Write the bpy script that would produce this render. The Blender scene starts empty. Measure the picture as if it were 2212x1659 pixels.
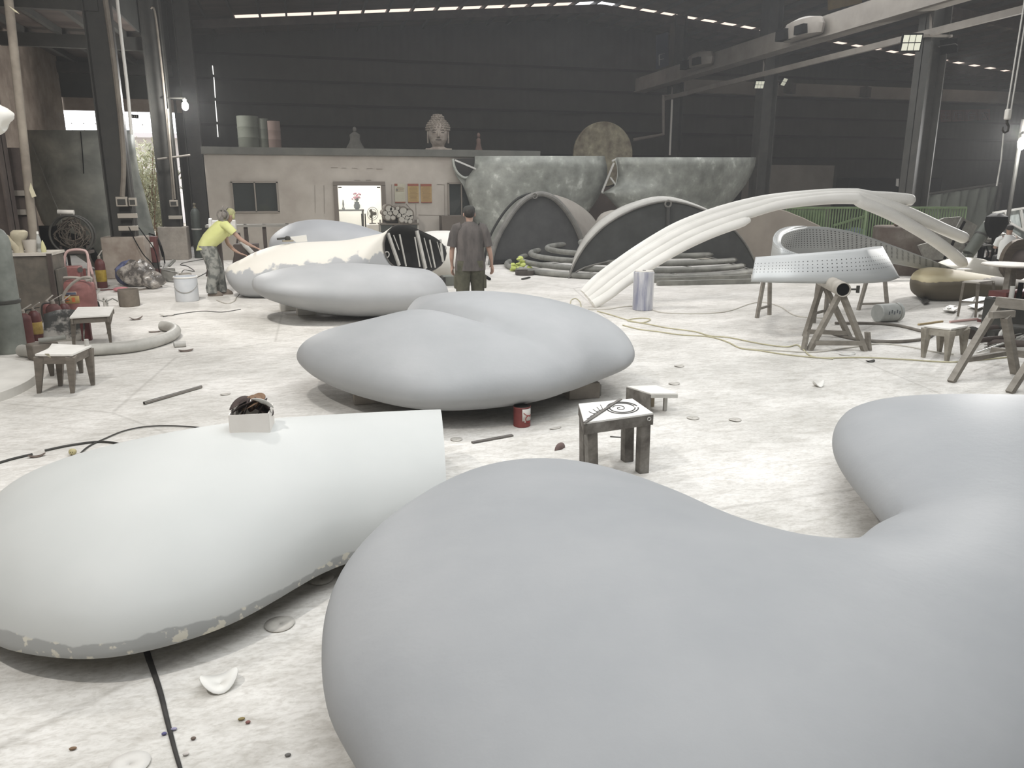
import bpy, bmesh, math, random
import numpy as np
from mathutils import Vector, Matrix, Quaternion
from mathutils.geometry import delaunay_2d_cdt

# ------------------------------------------------------------------ camera, world, light, exposure
S = bpy.context.scene
COL = S.collection
IMG_W, IMG_H, FOC = 2212.0, 1659.0, 1650.0
EYE = np.array([0.0, 0.0, 2.0])                      # the photographer's phone, 2 m above the floor
PITCH, YAW = math.radians(14.265), math.radians(14.837)
cam_data = bpy.data.cameras.new('camera'); cam = bpy.data.objects.new('camera', cam_data); COL.objects.link(cam)
cam.location = EYE; cam.rotation_euler = (math.pi/2-PITCH, 0, -YAW)
cam_data.sensor_fit = 'HORIZONTAL'; cam_data.sensor_width = 36.0; cam_data.lens = FOC/IMG_W*36.0
cam_data.clip_start = .05; cam_data.clip_end = 300
S.camera = cam
S.view_settings.view_transform = 'Standard'; S.view_settings.look = 'None'
S.view_settings.gamma = 1.0; S.view_settings.use_curve_mapping = False
S.view_settings.exposure = 0.14
S.cycles.use_denoising = True
S.cycles.max_bounces = 5; S.cycles.diffuse_bounces = 4; S.cycles.glossy_bounces = 2; S.cycles.transmission_bounces = 4
S.cycles.transparent_max_bounces = 8; S.cycles.volume_bounces = 0
S.cycles.sample_clamp_indirect = 6.0
S.cycles.use_adaptive_sampling = True; S.cycles.adaptive_threshold = 0.03

W = bpy.data.worlds.new('World'); S.world = W; W.use_nodes = True
wn = W.node_tree.nodes; wn['Background'].inputs[0].default_value = (0.93, 0.95, 1.0, 1); wn['Background'].inputs[1].default_value = 2.6

def aim(o, target):
    o.rotation_euler = (Vector(target)-o.location).to_track_quat('-Z', 'Y').to_euler()
def spot(name, loc, target, watt, angle=150, size=.2, blend=.6, col=(1, .97, .93)):
    l = bpy.data.lights.new(name, 'SPOT'); l.energy = watt; l.spot_size = math.radians(angle); l.spot_blend = blend
    l.shadow_soft_size = size; l.color = col
    o = bpy.data.objects.new(name, l); COL.objects.link(o); o.location = loc; aim(o, target); return o
def area(name, loc, target, watt, sx, sy, col=(1, 1, 1)):
    l = bpy.data.lights.new(name, 'AREA'); l.shape = 'RECTANGLE'; l.size = sx; l.size_y = sy; l.energy = watt; l.color = col
    o = bpy.data.objects.new(name, l); COL.objects.link(o); o.location = loc; aim(o, target); return o
# high floodlights on the left row of columns, the left and right floodlights in view, added spots and fills out of view
spot('floodlight_key', (-3.5, 2.5, 7.1), (2.0, 6.0, 0), 830, 150, .14)
spot('floodlight_mid', (-3.2, 11.0, 7.2), (3.5, 17.5, 0), 1300, 104, .2)
spot('floodlight_right', (17.2, 16.0, 3.4), (7.0, 10.0, 0), 1200, 105, .12)
spot('floodlight_left', (-2.95, 24.1, 4.25), (4.0, 14.0, 0), 420, 130, .1)
spot('floodlight_column', (16.9, 17.7, 5.3), (24, 20, 3.5), 300, 110, .1)
spot('fill_spot_right', (6.2, 9.6, 8.0), (6.6, 10.2, 0), 400, 120, .35)  # added overhead spot, brightens the floor towards the white arch
spot('fill_spot_left', (-1.6, 9.5, 7.6), (-1.6, 9.6, 0), 620, 120, .35)  # second added spot, lifts the floor on the left
area('fill_area_near', (4, 5, 7.2), (4, 5.5, 0), 600, 9, 8, (.95, .98, 1))  # added soft fill under closed roof sheets, not a skylight
area('fill_area_behind', (-.5, -1.5, 7.4), (-.5, 1.5, 0), 250, 6, 6, (.96, .98, 1))  # added fill from above and behind the camera, softens near shadows
spot('fill_spot_lean_to', (-3.7, 9.5, 5.4), (-5.6, 20.5, 2.0), 420, 80, .15)  # added spot, only there to brighten the big curved sheet
area('fill_area_far', (9, 19, 7.4), (9, 19, 0), 900, 16, 8, (.97, .98, 1))  # added wide fill for the far floor, no skylight above it

# ------------------------------------------------------------------ where a line of sight meets the place
_f = np.array([math.sin(YAW)*math.cos(PITCH), math.cos(YAW)*math.cos(PITCH), -math.sin(PITCH)])
_r = np.array([math.cos(YAW), -math.sin(YAW), 0.0]); _u = np.cross(_r, _f)
def ray(px, py): return _f+_r*(px-IMG_W/2)/FOC-_u*(py-IMG_H/2)/FOC
def G(px, py, z=0.0):
    d = ray(px, py); return EYE+d*((z-EYE[2])/d[2])
def V(px, py, y):
    d = ray(px, py); return EYE+d*(y/d[1])
def VX(px, py, x):
    d = ray(px, py); return EYE+d*(x/d[0])
def wall_pt(px, py, a, b):
    """point of the vertical plane through plan points a, b"""
    d = ray(px, py); n = np.array([-(b[1]-a[1]), b[0]-a[0], 0.0]); t = n@(np.array([a[0], a[1], 0])-EYE)/(n@d); return EYE+d*t

# ------------------------------------------------------------------ materials
def lin(c):
    return tuple((x/255/12.92 if x/255 <= .04045 else ((x/255+.055)/1.055)**2.4) for x in c)+(1,)
MATS = {}
def mat(name, c1, c2=None, rough=.6, scale=3.0, metal=0.0, bump=0.0, contrast=(.35, .65), stretch=(1, 1, 1), detail=6, bscale=None, spec=.5, c3=None, dist=0.0):
    """noise mix of two (three) own colours of the surface; sRGB 0-255"""
    if name in MATS: return MATS[name]
    m = bpy.data.materials.new(name); m.use_nodes = True; nt = m.node_tree; N = nt.nodes; L = nt.links
    b = N['Principled BSDF']; b.inputs['Roughness'].default_value = rough; b.inputs['Metallic'].default_value = metal
    b.inputs['Specular IOR Level'].default_value = spec
    MATS[name] = m
    if c2 is None and not bump:
        b.inputs['Base Color'].default_value = lin(c1); return m
    tc = N.new('ShaderNodeTexCoord'); mp = N.new('ShaderNodeMapping'); mp.inputs['Scale'].default_value = stretch
    L.new(tc.outputs['Object'], mp.inputs[0])
    n = N.new('ShaderNodeTexNoise'); n.inputs['Scale'].default_value = scale; n.inputs['Detail'].default_value = detail; n.inputs['Roughness'].default_value = .6
    n.inputs['Distortion'].default_value = dist
    L.new(mp.outputs[0], n.inputs['Vector'])
    r = N.new('ShaderNodeValToRGB'); r.color_ramp.elements[0].position = contrast[0]; r.color_ramp.elements[1].position = contrast[1]
    r.color_ramp.elements[0].color = lin(c1); r.color_ramp.elements[1].color = lin(c2 or c1)
    if c3:
        e = r.color_ramp.elements.new(min(.98, contrast[1]+.12)); e.color = lin(c3)
    L.new(n.outputs['Fac'], r.inputs[0]); L.new(r.outputs[0], b.inputs['Base Color'])
    if bump:
        n2 = N.new('ShaderNodeTexNoise'); n2.inputs['Scale'].default_value = bscale or scale*4; n2.inputs['Detail'].default_value = 5
        L.new(mp.outputs[0], n2.inputs['Vector'])
        bp = N.new('ShaderNodeBump'); bp.inputs['Strength'].default_value = bump; bp.inputs['Distance'].default_value = .02
        L.new(n2.outputs['Fac'], bp.inputs['Height']); L.new(bp.outputs[0], b.inputs['Normal'])
    return m
def glow(name, c, s):
    if name in MATS: return MATS[name]
    m = bpy.data.materials.new(name); m.use_nodes = True; b = m.node_tree.nodes['Principled BSDF']
    b.inputs['Base Color'].default_value = lin(c); b.inputs['Emission Color'].default_value = lin(c); b.inputs['Emission Strength'].default_value = s
    MATS[name] = m; return m

# ------------------------------------------------------------------ mesh builder
FRAME = {}                                           # name -> world matrix of things and parts
class MB:
    def __init__(s): s.v = []; s.f = []; s.uv = None
    def add(s, vs, fs):
        o = len(s.v); s.v += [tuple(map(float, p)) for p in vs]; s.f += [tuple(o+i for i in f) for f in fs]; return s
    def box(s, c, d, rz=0, M=None, taper=1.0):
        x, y, z = d[0]/2, d[1]/2, d[2]/2
        P = [(-x, -y, -z), (x, -y, -z), (x, y, -z), (-x, y, -z)]+[(-x*taper, -y*taper, z), (x*taper, -y*taper, z), (x*taper, y*taper, z), (-x*taper, y*taper, z)]
        R = (M or Matrix.Rotation(rz, 3, 'Z'))
        return s.add([Vector(c)+R@Vector(p) for p in P], [(0, 3, 2, 1), (4, 5, 6, 7), (0, 1, 5, 4), (1, 2, 6, 5), (2, 3, 7, 6), (3, 0, 4, 7)])
    def bar(s, a, b, w, h, up=(0, 0, 1), w2=None, h2=None):
        a = Vector(a); b = Vector(b); d = (b-a).normalized(); u = Vector(up)
        if abs(d.dot(u)) > .98: u = Vector((0, 1, 0))
        x = d.cross(u).normalized(); y = x.cross(d)
        w2 = w if w2 is None else w2; h2 = h if h2 is None else h2
        P = [a-x*w/2-y*h/2, a+x*w/2-y*h/2, a+x*w/2+y*h/2, a-x*w/2+y*h/2, b-x*w2/2-y*h2/2, b+x*w2/2-y*h2/2, b+x*w2/2+y*h2/2, b-x*w2/2+y*h2/2]
        return s.add(P, [(0, 1, 2, 3), (7, 6, 5, 4), (1, 0, 4, 5), (2, 1, 5, 6), (3, 2, 6, 7), (0, 3, 7, 4)])
    def rings(s, R, closed=True, caps=True, loop=False):
        n = len(R[0]); o = len(s.v); V_ = [p for r in R for p in r]; F = []
        m = len(R)
        for i in range(m if loop else m-1):
            for j in range(n if closed else n-1):
                a, b = i*n+j, i*n+(j+1) % n; c, d = ((i+1) % m)*n+(j+1) % n, ((i+1) % m)*n+j; F.append((a, b, c, d))
        if caps and closed and not loop: F.append(tuple(range(n))[::-1]); F.append(tuple((m-1)*n+j for j in range(n)))
        return s.add(V_, F)
    def tube(s, path, r, n=10, caps=True, loop=False):
        P = [Vector(p) for p in path]; m = len(P); rr = r if hasattr(r, '__len__') else [r]*m; R = []; prev = None
        for i, p in enumerate(P):
            if loop: t = (P[(i+1) % m]-P[i-1]).normalized()
            else: t = (P[min(i+1, m-1)]-P[max(i-1, 0)]).normalized()
            if prev is None:
                x = t.cross(Vector((0, 0, 1)) if abs(t.z) < .9 else Vector((0, 1, 0))).normalized()
            else: x = (prev-t*prev.dot(t)).normalized()
            prev = x; y = t.cross(x)
            R.append([p+(x*math.cos(2*math.pi*k/n)+y*math.sin(2*math.pi*k/n))*rr[i] for k in range(n)])
        return s.rings(R, caps=caps, loop=loop)
    def cyl(s, a, b, r, r2=None, n=20): return s.tube([a, b], [r, r if r2 is None else r2], n)
    def lathe(s, prof, c=(0, 0, 0), n=24, M=None, caps=True):
        R = [[(lambda q: Vector(c)+(M@q if M else q))(Vector((r*math.cos(2*math.pi*k/n), r*math.sin(2*math.pi*k/n), z))) for k in range(n)] for r, z in prof]
        return s.rings(R, caps=caps)
    def ball(s, c, r, n=12, M=None):
        r = r if hasattr(r, '__len__') else (r, r, r); R = []
        for i in range(n+1):
            a = -math.pi/2+math.pi*i/n; a = max(min(a, 1.52), -1.52)
            R.append([(lambda q: Vector(c)+(M@q if M else q))(Vector((r[0]*math.cos(a)*math.cos(t), r[1]*math.cos(a)*math.sin(t), r[2]*math.sin(a)))) for t in [2*math.pi*k/(n*2) for k in range(n*2)]])
        return s.rings(R)
    def prism(s, poly, off):
        """closed polygon of 3-D points pushed along off"""
        n = len(poly); P = [Vector(p) for p in poly]; off = Vector(off)
        return s.add(P+[p+off for p in P], [tuple(range(n))[::-1], tuple(range(n, 2*n))]+[(i, (i+1) % n, n+(i+1) % n, n+i) for i in range(n)])
    def grid(s, rows):
        m = len(rows); n = len(rows[0]); o = len(s.v)
        s.add([p for r in rows for p in r], [(i*n+j, i*n+j+1, (i+1)*n+j+1, (i+1)*n+j) for i in range(m-1) for j in range(n-1)])
        if s.uv is None: s.uv = {}
        for i in range(m):
            for j in range(n): s.uv[o+i*n+j] = (j/(n-1), i/(m-1))
        return s
    def build(s, name, material, parent=None, world=False, bevel=0, solid=0, sub=0, sharp=35, flat=False, solid_off=0):
        me = bpy.data.meshes.new(name)
        vs = s.v
        if world and parent is not None:
            Mi = FRAME[parent.name].inverted(); vs = [tuple(Mi@Vector(p)) for p in s.v]
        me.from_pydata(vs, [], s.f); me.validate()
        bm = bmesh.new(); bm.from_mesh(me)
        if not s.uv: bmesh.ops.recalc_face_normals(bm, faces=bm.faces)
        bm.to_mesh(me); bm.free()
        if s.uv:
            l = me.uv_layers.new(name='UVMap')
            for lp in me.loops: l.data[lp.index].uv = s.uv.get(lp.vertex_index, (0, 0))
        if not flat and len(me.polygons):
            me.polygons.foreach_set('use_smooth', [True]*len(me.polygons)); me.set_sharp_from_angle(angle=math.radians(sharp))
        me.materials.append(material)
        o = bpy.data.objects.new(name, me); COL.objects.link(o)
        if parent is not None: o.parent = parent; FRAME[o.name] = FRAME[parent.name]
        else: FRAME[o.name] = Matrix.Identity(4)
        if solid:
            d = o.modifiers.new('thickness', 'SOLIDIFY'); d.thickness = solid; d.offset = solid_off
        if bevel:
            d = o.modifiers.new('bevel', 'BEVEL'); d.width = bevel; d.segments = 2; d.limit_method = 'ANGLE'
        if sub:
            d = o.modifiers.new('smooth', 'SUBSURF'); d.levels = sub; d.render_levels = sub
        return o
def tag(o, label, cat, group=None, kind=None):
    if label: o['label'] = label
    if cat: o['category'] = cat
    if group: o['group'] = group
    if kind: o['kind'] = kind
    return o
def thing(name, label, cat, loc, rz=0, group=None):
    o = bpy.data.objects.new(name, None); COL.objects.link(o); o.empty_display_size = .1
    o.location = loc; o.rotation_euler = (0, 0, rz)
    FRAME[o.name] = Matrix.Translation(Vector(loc))@Matrix.Rotation(rz, 4, 'Z')
    return tag(o, label, cat, group)
def solo(name, mb, material, label, cat, group=None, **kw):
    """a thing that is one mesh, its origin moved to its base"""
    P = np.array(mb.v); c = Vector(((P[:, 0].min()+P[:, 0].max())/2, (P[:, 1].min()+P[:, 1].max())/2, P[:, 2].min()))
    mb.v = [tuple(Vector(p)-c) for p in mb.v]
    o = mb.build(name, material, None, **kw); o.location = c; FRAME[o.name] = Matrix.Translation(c)
    return tag(o, label, cat, group)
def struct(name, mb, material, parent=None, **kw):
    o = mb.build(name, material, parent, world=parent is not None, **kw)
    if parent is None: o['kind'] = 'structure'
    return o
def dup(root, loc=None, rz=None, label=None, group=None, scale=None):
    r = root.copy(); COL.objects.link(r)
    if loc is not None: r.location = loc
    if rz is not None: r.rotation_euler = (0, 0, rz)
    if scale is not None: r.scale = scale
    if label: r['label'] = label
    if group: r['group'] = group
    for ch in list(root.children):
        c = ch.copy(); COL.objects.link(c); c.parent = r
        for g in ch.children:
            d = g.copy(); COL.objects.link(d); d.parent = c
    return r
def part_label(o, text): o['label'] = text; return o
def catmull(P, n, closed=True):
    P = np.asarray(P, float); m = len(P); out = []
    for i in range(m if closed else m-1):
        if closed: a, b, c, d = P[(i-1) % m], P[i], P[(i+1) % m], P[(i+2) % m]
        else: a, b, c, d = P[max(i-1, 0)], P[i], P[i+1], P[min(i+2, m-1)]
        for k in range(n):
            t = k/n; out.append(.5*((2*b)+(c-a)*t+(2*a-5*b+4*c-d)*t*t+(3*b-a-3*c+d)*t**3))
    if not closed: out.append(P[-1])
    return np.array(out)
# ------------------------------------------------------------------ smooth swollen shells from a plan outline
def inside(poly,pts):
    x,y=pts[:,0],pts[:,1]; c=np.zeros(len(pts),bool); j=len(poly)-1
    for i in range(len(poly)):
        xi,yi=poly[i];xj,yj=poly[j]
        m=((yi>y)!=(yj>y))&(x<(xj-xi)*(y-yi)/((yj-yi) if yj!=yi else 1e-12)+xi)
        c^=m; j=i
    return c
def dist_poly(poly,pts):
    d=np.full(len(pts),1e9)
    for i in range(len(poly)):
        a=poly[i];b=poly[(i+1)%len(poly)];ab=b-a
        t=np.clip(((pts-a)@ab)/max(ab@ab,1e-12),0,1)
        q=a+t[:,None]*ab; d=np.minimum(d,np.hypot(*(pts-q).T))
    return d
def plan_mesh(rim,step,rings=(.02,.06,.13,.25,.42,.65,.95)):
    """triangulate the plan outline, denser towards its rim"""
    poly=rim[:,:2]; pts=[]
    nx=np.roll(poly,-1,0)-np.roll(poly,1,0); nx/=np.hypot(*nx.T)[:,None]+1e-9
    area=.5*np.sum(poly[:,0]*np.roll(poly[:,1],-1)-poly[:,1]*np.roll(poly[:,0],-1))
    nrm=np.stack([-nx[:,1],nx[:,0]],1)*(1 if area>0 else -1)
    for r in rings:
        q=poly+nrm*r*step; d=dist_poly(poly,q); ok=(d>r*step*.93)&inside(poly,q); pts.append(q[ok])
    lo,hi=poly.min(0),poly.max(0); g=[]
    s=step; ny=int((hi[1]-lo[1])/(s*.866))+2; nxx=int((hi[0]-lo[0])/s)+2
    for j in range(ny):
        for i in range(nxx): g.append((lo[0]+(i+.5*(j%2))*s,lo[1]+j*s*.866))
    g=np.array(g); g=g[inside(poly,g)]; g=g[dist_poly(poly,g)>step*(rings[-1]+.45)]; pts.append(g)
    allp=np.concatenate([poly]+pts); n=len(poly)
    r=delaunay_2d_cdt([Vector(p) for p in allp],[(i,(i+1)%n) for i in range(n)],[],1,1e-7)
    V=np.array([tuple(v) for v in r[0]]); T=np.array([f for f in r[2] if len(f)==3])
    orig=r[3]; b=np.full(len(V),-1)
    for i,o in enumerate(orig):
        for k in o:
            if k<n: b[i]=k
    return V,T,b
def solve(V,T,fixed,val,src):
    """cotangent Laplace solve, conjugate gradients"""
    n=len(V); I=[];J=[];W=[]; M=np.zeros(n)
    a,b,c=V[T[:,0]],V[T[:,1]],V[T[:,2]]
    ar=.5*np.abs((b-a)[:,0]*(c-a)[:,1]-(b-a)[:,1]*(c-a)[:,0])+1e-12
    for k in range(3):
        o,p,q=T[:,k],T[:,(k+1)%3],T[:,(k+2)%3]
        u=V[p]-V[o];v=V[q]-V[o]; w=np.maximum(.5*(u*v).sum(1)/(2*ar),1e-4)
        I+= [p,q];J+=[q,p];W+=[w,w]; np.add.at(M,o,ar/3)
    I=np.concatenate(I);J=np.concatenate(J);W=np.concatenate(W)
    D=np.bincount(I,W,n)
    free=~fixed; x=np.where(fixed,val,0.)
    def A(z): return D*z-np.bincount(I,W*z[J],n)
    r=np.where(free,src*M-A(x),0); z=r/D; p=z.copy(); rz=r@z
    for it in range(1500):
        Ap=np.where(free,A(p),0); al=rz/(p@Ap+1e-30); x+=al*p; r-=al*Ap
        if np.abs(r).max()<1e-10: break
        z=r/D; rn=r@z; p=z+rn/rz*p; rz=rn
    return x
def inflate(rim,step,ktop,kbot,openk=(),crease=None,ptop=.5,pbot=.5,topfn=None):
    """rim: closed loop of (x,y,z). Returns verts, tris. openk: set of rim indices on a cut end"""
    V,T,b=plan_mesh(rim,step)
    isb=b>=0; op=np.array([k in openk for k in b])
    fz=isb; z0=solve(V,T,fz,np.where(isb,rim[np.maximum(b,0),2],0),0.)
    u=solve(V,T,isb&~op,np.zeros(len(V)),1.); u=np.maximum(u,0); h=np.sqrt(2*u)
    if crease is not None:
        for line,dep,wid in crease:
            L=np.asarray(line,float); d=np.full(len(V),1e9); tt=np.zeros(len(V))
            for i in range(len(L)-1):
                a=L[i,:2];ab=L[i+1,:2]-a;t=np.clip(((V-a)@ab)/(ab@ab),0,1);dd=np.hypot(*(V-a-t[:,None]*ab).T)
                m=dd<d; d[m]=dd[m]; tt[m]=((i+t)/(len(L)-1))[m]
            fade=np.clip(1.15*(1-tt),0,1)
            cr=dep*fade*np.exp(-(d/wid))
            h=h*(1-cr)
    s=max(h.max(),1e-9)
    ht=ktop*s*(h/s)**(2*ptop); hb=kbot*s*(h/s)**(2*pbot)
    if topfn is not None: ht=ht*topfn(V)
    top=np.column_stack([V,z0+ht]); bot=np.column_stack([V,z0-hb])
    n=len(V); shared=isb&~op; mapb=np.where(shared,np.arange(n),np.arange(n)+n)
    verts=np.concatenate([top,bot])
    f=[tuple(t) for t in T]; 
    # orient up
    a,bb,c=V[T[:,0]],V[T[:,1]],V[T[:,2]]
    ccw=((bb-a)[:,0]*(c-a)[:,1]-(bb-a)[:,1]*(c-a)[:,0])>0
    F=[]; 
    for t,o in zip(T,ccw):
        t=tuple(int(q) for q in t)
        if not o: t=t[::-1]
        F.append(t); F.append(tuple(int(mapb[q]) for q in t[::-1]))
    order=[int(i) for i in np.where(op)[0]]
    return verts,F,order,n,b
def shell_from_rim(name, rim, step, ktop, kbot, material, parent, sub=3, crease=None, cut=None):
    """cut = (point, outward normal): the shell is sawn off along that plane and the cut is closed"""
    fine = catmull(rim, 8); seg = np.hypot(*(np.roll(fine, -1, 0)-fine)[:, :2].T); acc = np.concatenate([[0], np.cumsum(seg)]); loop = np.vstack([fine, fine[:1]])
    k = int(acc[-1]/(step*.8)); t = np.linspace(0, acc[-1], k, endpoint=False); fine = np.stack([np.interp(t, acc, loop[:, i]) for i in range(3)], 1)
    v, F, order, n, b = inflate(fine, step, ktop, kbot, crease=crease)
    v[:, 2] = np.maximum(v[:, 2], .035)
    used = sorted({i for f in F for i in f}); rem = {u: k for k, u in enumerate(used)}
    m = MB(); m.v = [tuple(v[u]) for u in used]; m.f = [tuple(rem[i] for i in f) for f in F]
    if cut:
        bm = bmesh.new(); vs = [bm.verts.new(p) for p in m.v]
        for f in m.f:
            if bm.faces.get([vs[i] for i in f]) is None: bm.faces.new([vs[i] for i in f])
        r = bmesh.ops.bisect_plane(bm, geom=bm.verts[:]+bm.edges[:]+bm.faces[:], plane_co=cut[0], plane_no=cut[1], clear_outer=True)
        bmesh.ops.holes_fill(bm, edges=[e for e in bm.edges if e.is_boundary], sides=0)
        bm.verts.index_update(); m.v = [tuple(q.co) for q in bm.verts]; m.f = [tuple(q.index for q in f.verts) for f in bm.faces]; bm.free()
    return m.build(name, material, parent, world=True, sharp=50)
def fit_ellipse(px, ytop, ybot, Y, a):
    """vertical ellipse at depth Y whose upper and lower tangents from the eye pass through two rows: centre, half height"""
    ym = (ytop+ybot)/2; d = ray(px, ym); az = np.array([d[0], d[1]]); az /= np.hypot(*az)
    D = Y/az[1]; sl = []
    for yy in (ytop, ybot):
        q = ray(px, yy); sl.append(q[2]/np.hypot(q[0], q[1]))
    m1, m2 = sl; lo, hi = 1e-4, 3.0; a = min(a, .9*(m1-m2)*D/(abs(m1)+abs(m2)+1e-6))
    f = lambda b: math.sqrt(a*a*m1*m1+b*b)+math.sqrt(a*a*m2*m2+b*b)-(m1-m2)*D
    for _ in range(50):
        mid = (lo+hi)/2
        if f(mid) > 0: hi = mid
        else: lo = mid
    b = lo; zc = EYE[2]+m1*D-math.sqrt(a*a*m1*m1+b*b)
    return np.array([az[0]*D, az[1]*D, zc]), az, a, b
def pod_rings(st, n=36, squash=1.0):
    R = []
    for px, yt, yb, Y, a in st:
        c, az, a, b = fit_ellipse(px, yt, yb, Y, a)
        R.append([c+np.array([az[0]*a*math.cos(t), az[1]*a*math.cos(t), b*math.sin(t)]) for t in [2*math.pi*k/n for k in range(n)]])
    return np.array(R)
def smooth_rings(R, k=3): return catmull(R.reshape(len(R), -1), k, closed=False).reshape(-1, R.shape[1], 3)
# plan outlines (x, y, height of the rim) of the three big shells near the camera
RIM_A = [[0.048, 1.947, 0.36], [0.007, 2.078, 0.36], [-0.026, 2.207, 0.36], [-0.041, 2.353, 0.36], [-0.043, 2.52, 0.36], [-0.033, 2.698, 0.36], [-0.007, 2.876, 0.36], [0.039, 3.052, 0.36], [0.113, 3.233, 0.36], [0.222, 3.425, 0.36], [0.368, 3.627, 0.36], [0.54, 3.823, 0.36], [0.723, 3.986, 0.36], [0.898, 4.089, 0.36], [1.058, 4.129, 0.36], [1.205, 4.124, 0.36], [1.349, 4.081, 0.36], [1.485, 3.987, 0.36], [1.603, 3.832, 0.36], [1.703, 3.636, 0.36], [1.794, 3.424, 0.36], [1.866, 3.193, 0.36], [1.911, 2.942, 0.36], [1.961, 2.726, 0.36], [2.081, 2.632, 0.36], [2.307, 2.709, 0.36], [2.572, 2.872, 0.36], [2.701, 2.881, 0.36], [2.764, 2.987, 0.36], [2.858, 3.209, 0.36], [2.963, 3.475, 0.36], [3.075, 3.739, 0.36], [3.212, 3.995, 0.36], [3.389, 4.243, 0.36], [3.59, 4.461, 0.36], [3.79, 4.618, 0.36], [3.975, 4.685, 0.36], [4.146, 4.661, 0.36], [4.325, 4.58, 0.36], [4.547, 4.484, 0.36], [4.873, 4.434, 0.36], [5.359, 4.481, 0.36], [5.824, 4.477, 0.36], [5.707, 3.958, 0.36], [5.181, 3.335, 0.36], [4.345, 2.675, 0.36], [3.475, 2.074, 0.36], [2.744, 1.627, 0.36], [2.131, 1.314, 0.36], [1.589, 1.148, 0.36], [1.127, 1.076, 0.36], [0.739, 1.095, 0.36], [0.462, 1.189, 0.36], [0.277, 1.358, 0.36], [0.158, 1.582, 0.36], [0.09, 1.786, 0.36]]
RIM_B = [[-1.75, 3.75, 0.13], [-1.8, 4.15, 0.13], [-1.86, 4.5, 0.13], [-1.87, 4.85, 0.13], [-1.785, 5.079, 0.13], [-1.593, 5.095, 0.13], [-1.356, 5.009, 0.13], [-1.136, 4.991, 0.13], [-0.94, 5.065, 0.13], [-0.749, 5.163, 0.13], [-0.551, 5.222, 0.13], [-0.348, 5.223, 0.13], [-0.143, 5.217, 0.13], [0.063, 5.256, 0.13], [0.275, 5.324, 0.13], [0.496, 5.381, 0.13], [0.733, 5.446, 0.13], [1.001, 5.603, 0.13], [1.303, 5.88, 0.13], [1.583, 6.067, 0.13], [1.707, 5.654, 0.13], [1.549, 5.008, 0.13], [1.233, 4.491, 0.13], [0.911, 4.156, 0.13], [0.627, 3.966, 0.13], [0.375, 3.822, 0.13], [0.221, 3.751, 0.13], [0.086, 3.691, 0.13], [-0.036, 3.612, 0.13], [-0.15, 3.505, 0.13], [-0.266, 3.387, 0.13], [-0.386, 3.28, 0.13], [-0.51, 3.2, 0.13], [-0.637, 3.149, 0.13], [-0.761, 3.118, 0.13], [-0.883, 3.108, 0.13], [-1.003, 3.127, 0.13], [-1.119, 3.17, 0.13], [-1.234, 3.227, 0.13], [-1.36, 3.313, 0.13], [-1.526, 3.489, 0.13], [-1.764, 3.837, 0.13]]
RIM_C = [[0.904, 8.241, 0.5], [1.11, 9.086, 0.58], [1.308, 9.626, 0.64], [1.503, 9.595, 0.64], [1.719, 9.289, 0.64], [1.961, 8.934, 0.64], [2.216, 8.575, 0.64], [2.486, 8.289, 0.64], [2.768, 8.123, 0.6], [3.016, 7.989, 0.55], [3.166, 7.759, 0.5], [3.201, 7.422, 0.46], [3.149, 7.065, 0.42], [3.042, 6.788, 0.4], [2.904, 6.659, 0.37], [2.742, 6.626, 0.35], [2.54, 6.539, 0.33], [2.296, 6.349, 0.33], [2.044, 6.171, 0.33], [1.803, 6.083, 0.33], [1.563, 6.047, 0.33], [1.317, 6.019, 0.33], [1.072, 6.02, 0.33], [0.841, 6.092, 0.33], [0.627, 6.249, 0.33], [0.431, 6.472, 0.34], [0.251, 6.732, 0.34], [0.091, 7.008, 0.34], [-0.041, 7.285, 0.35], [-0.133, 7.547, 0.37], [-0.17, 7.785, 0.38], [-0.136, 7.992, 0.4], [-0.034, 8.169, 0.42], [0.118, 8.32, 0.43], [0.302, 8.373, 0.45], [0.503, 8.242, 0.46], [0.704, 8.072, 0.48]]
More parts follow.
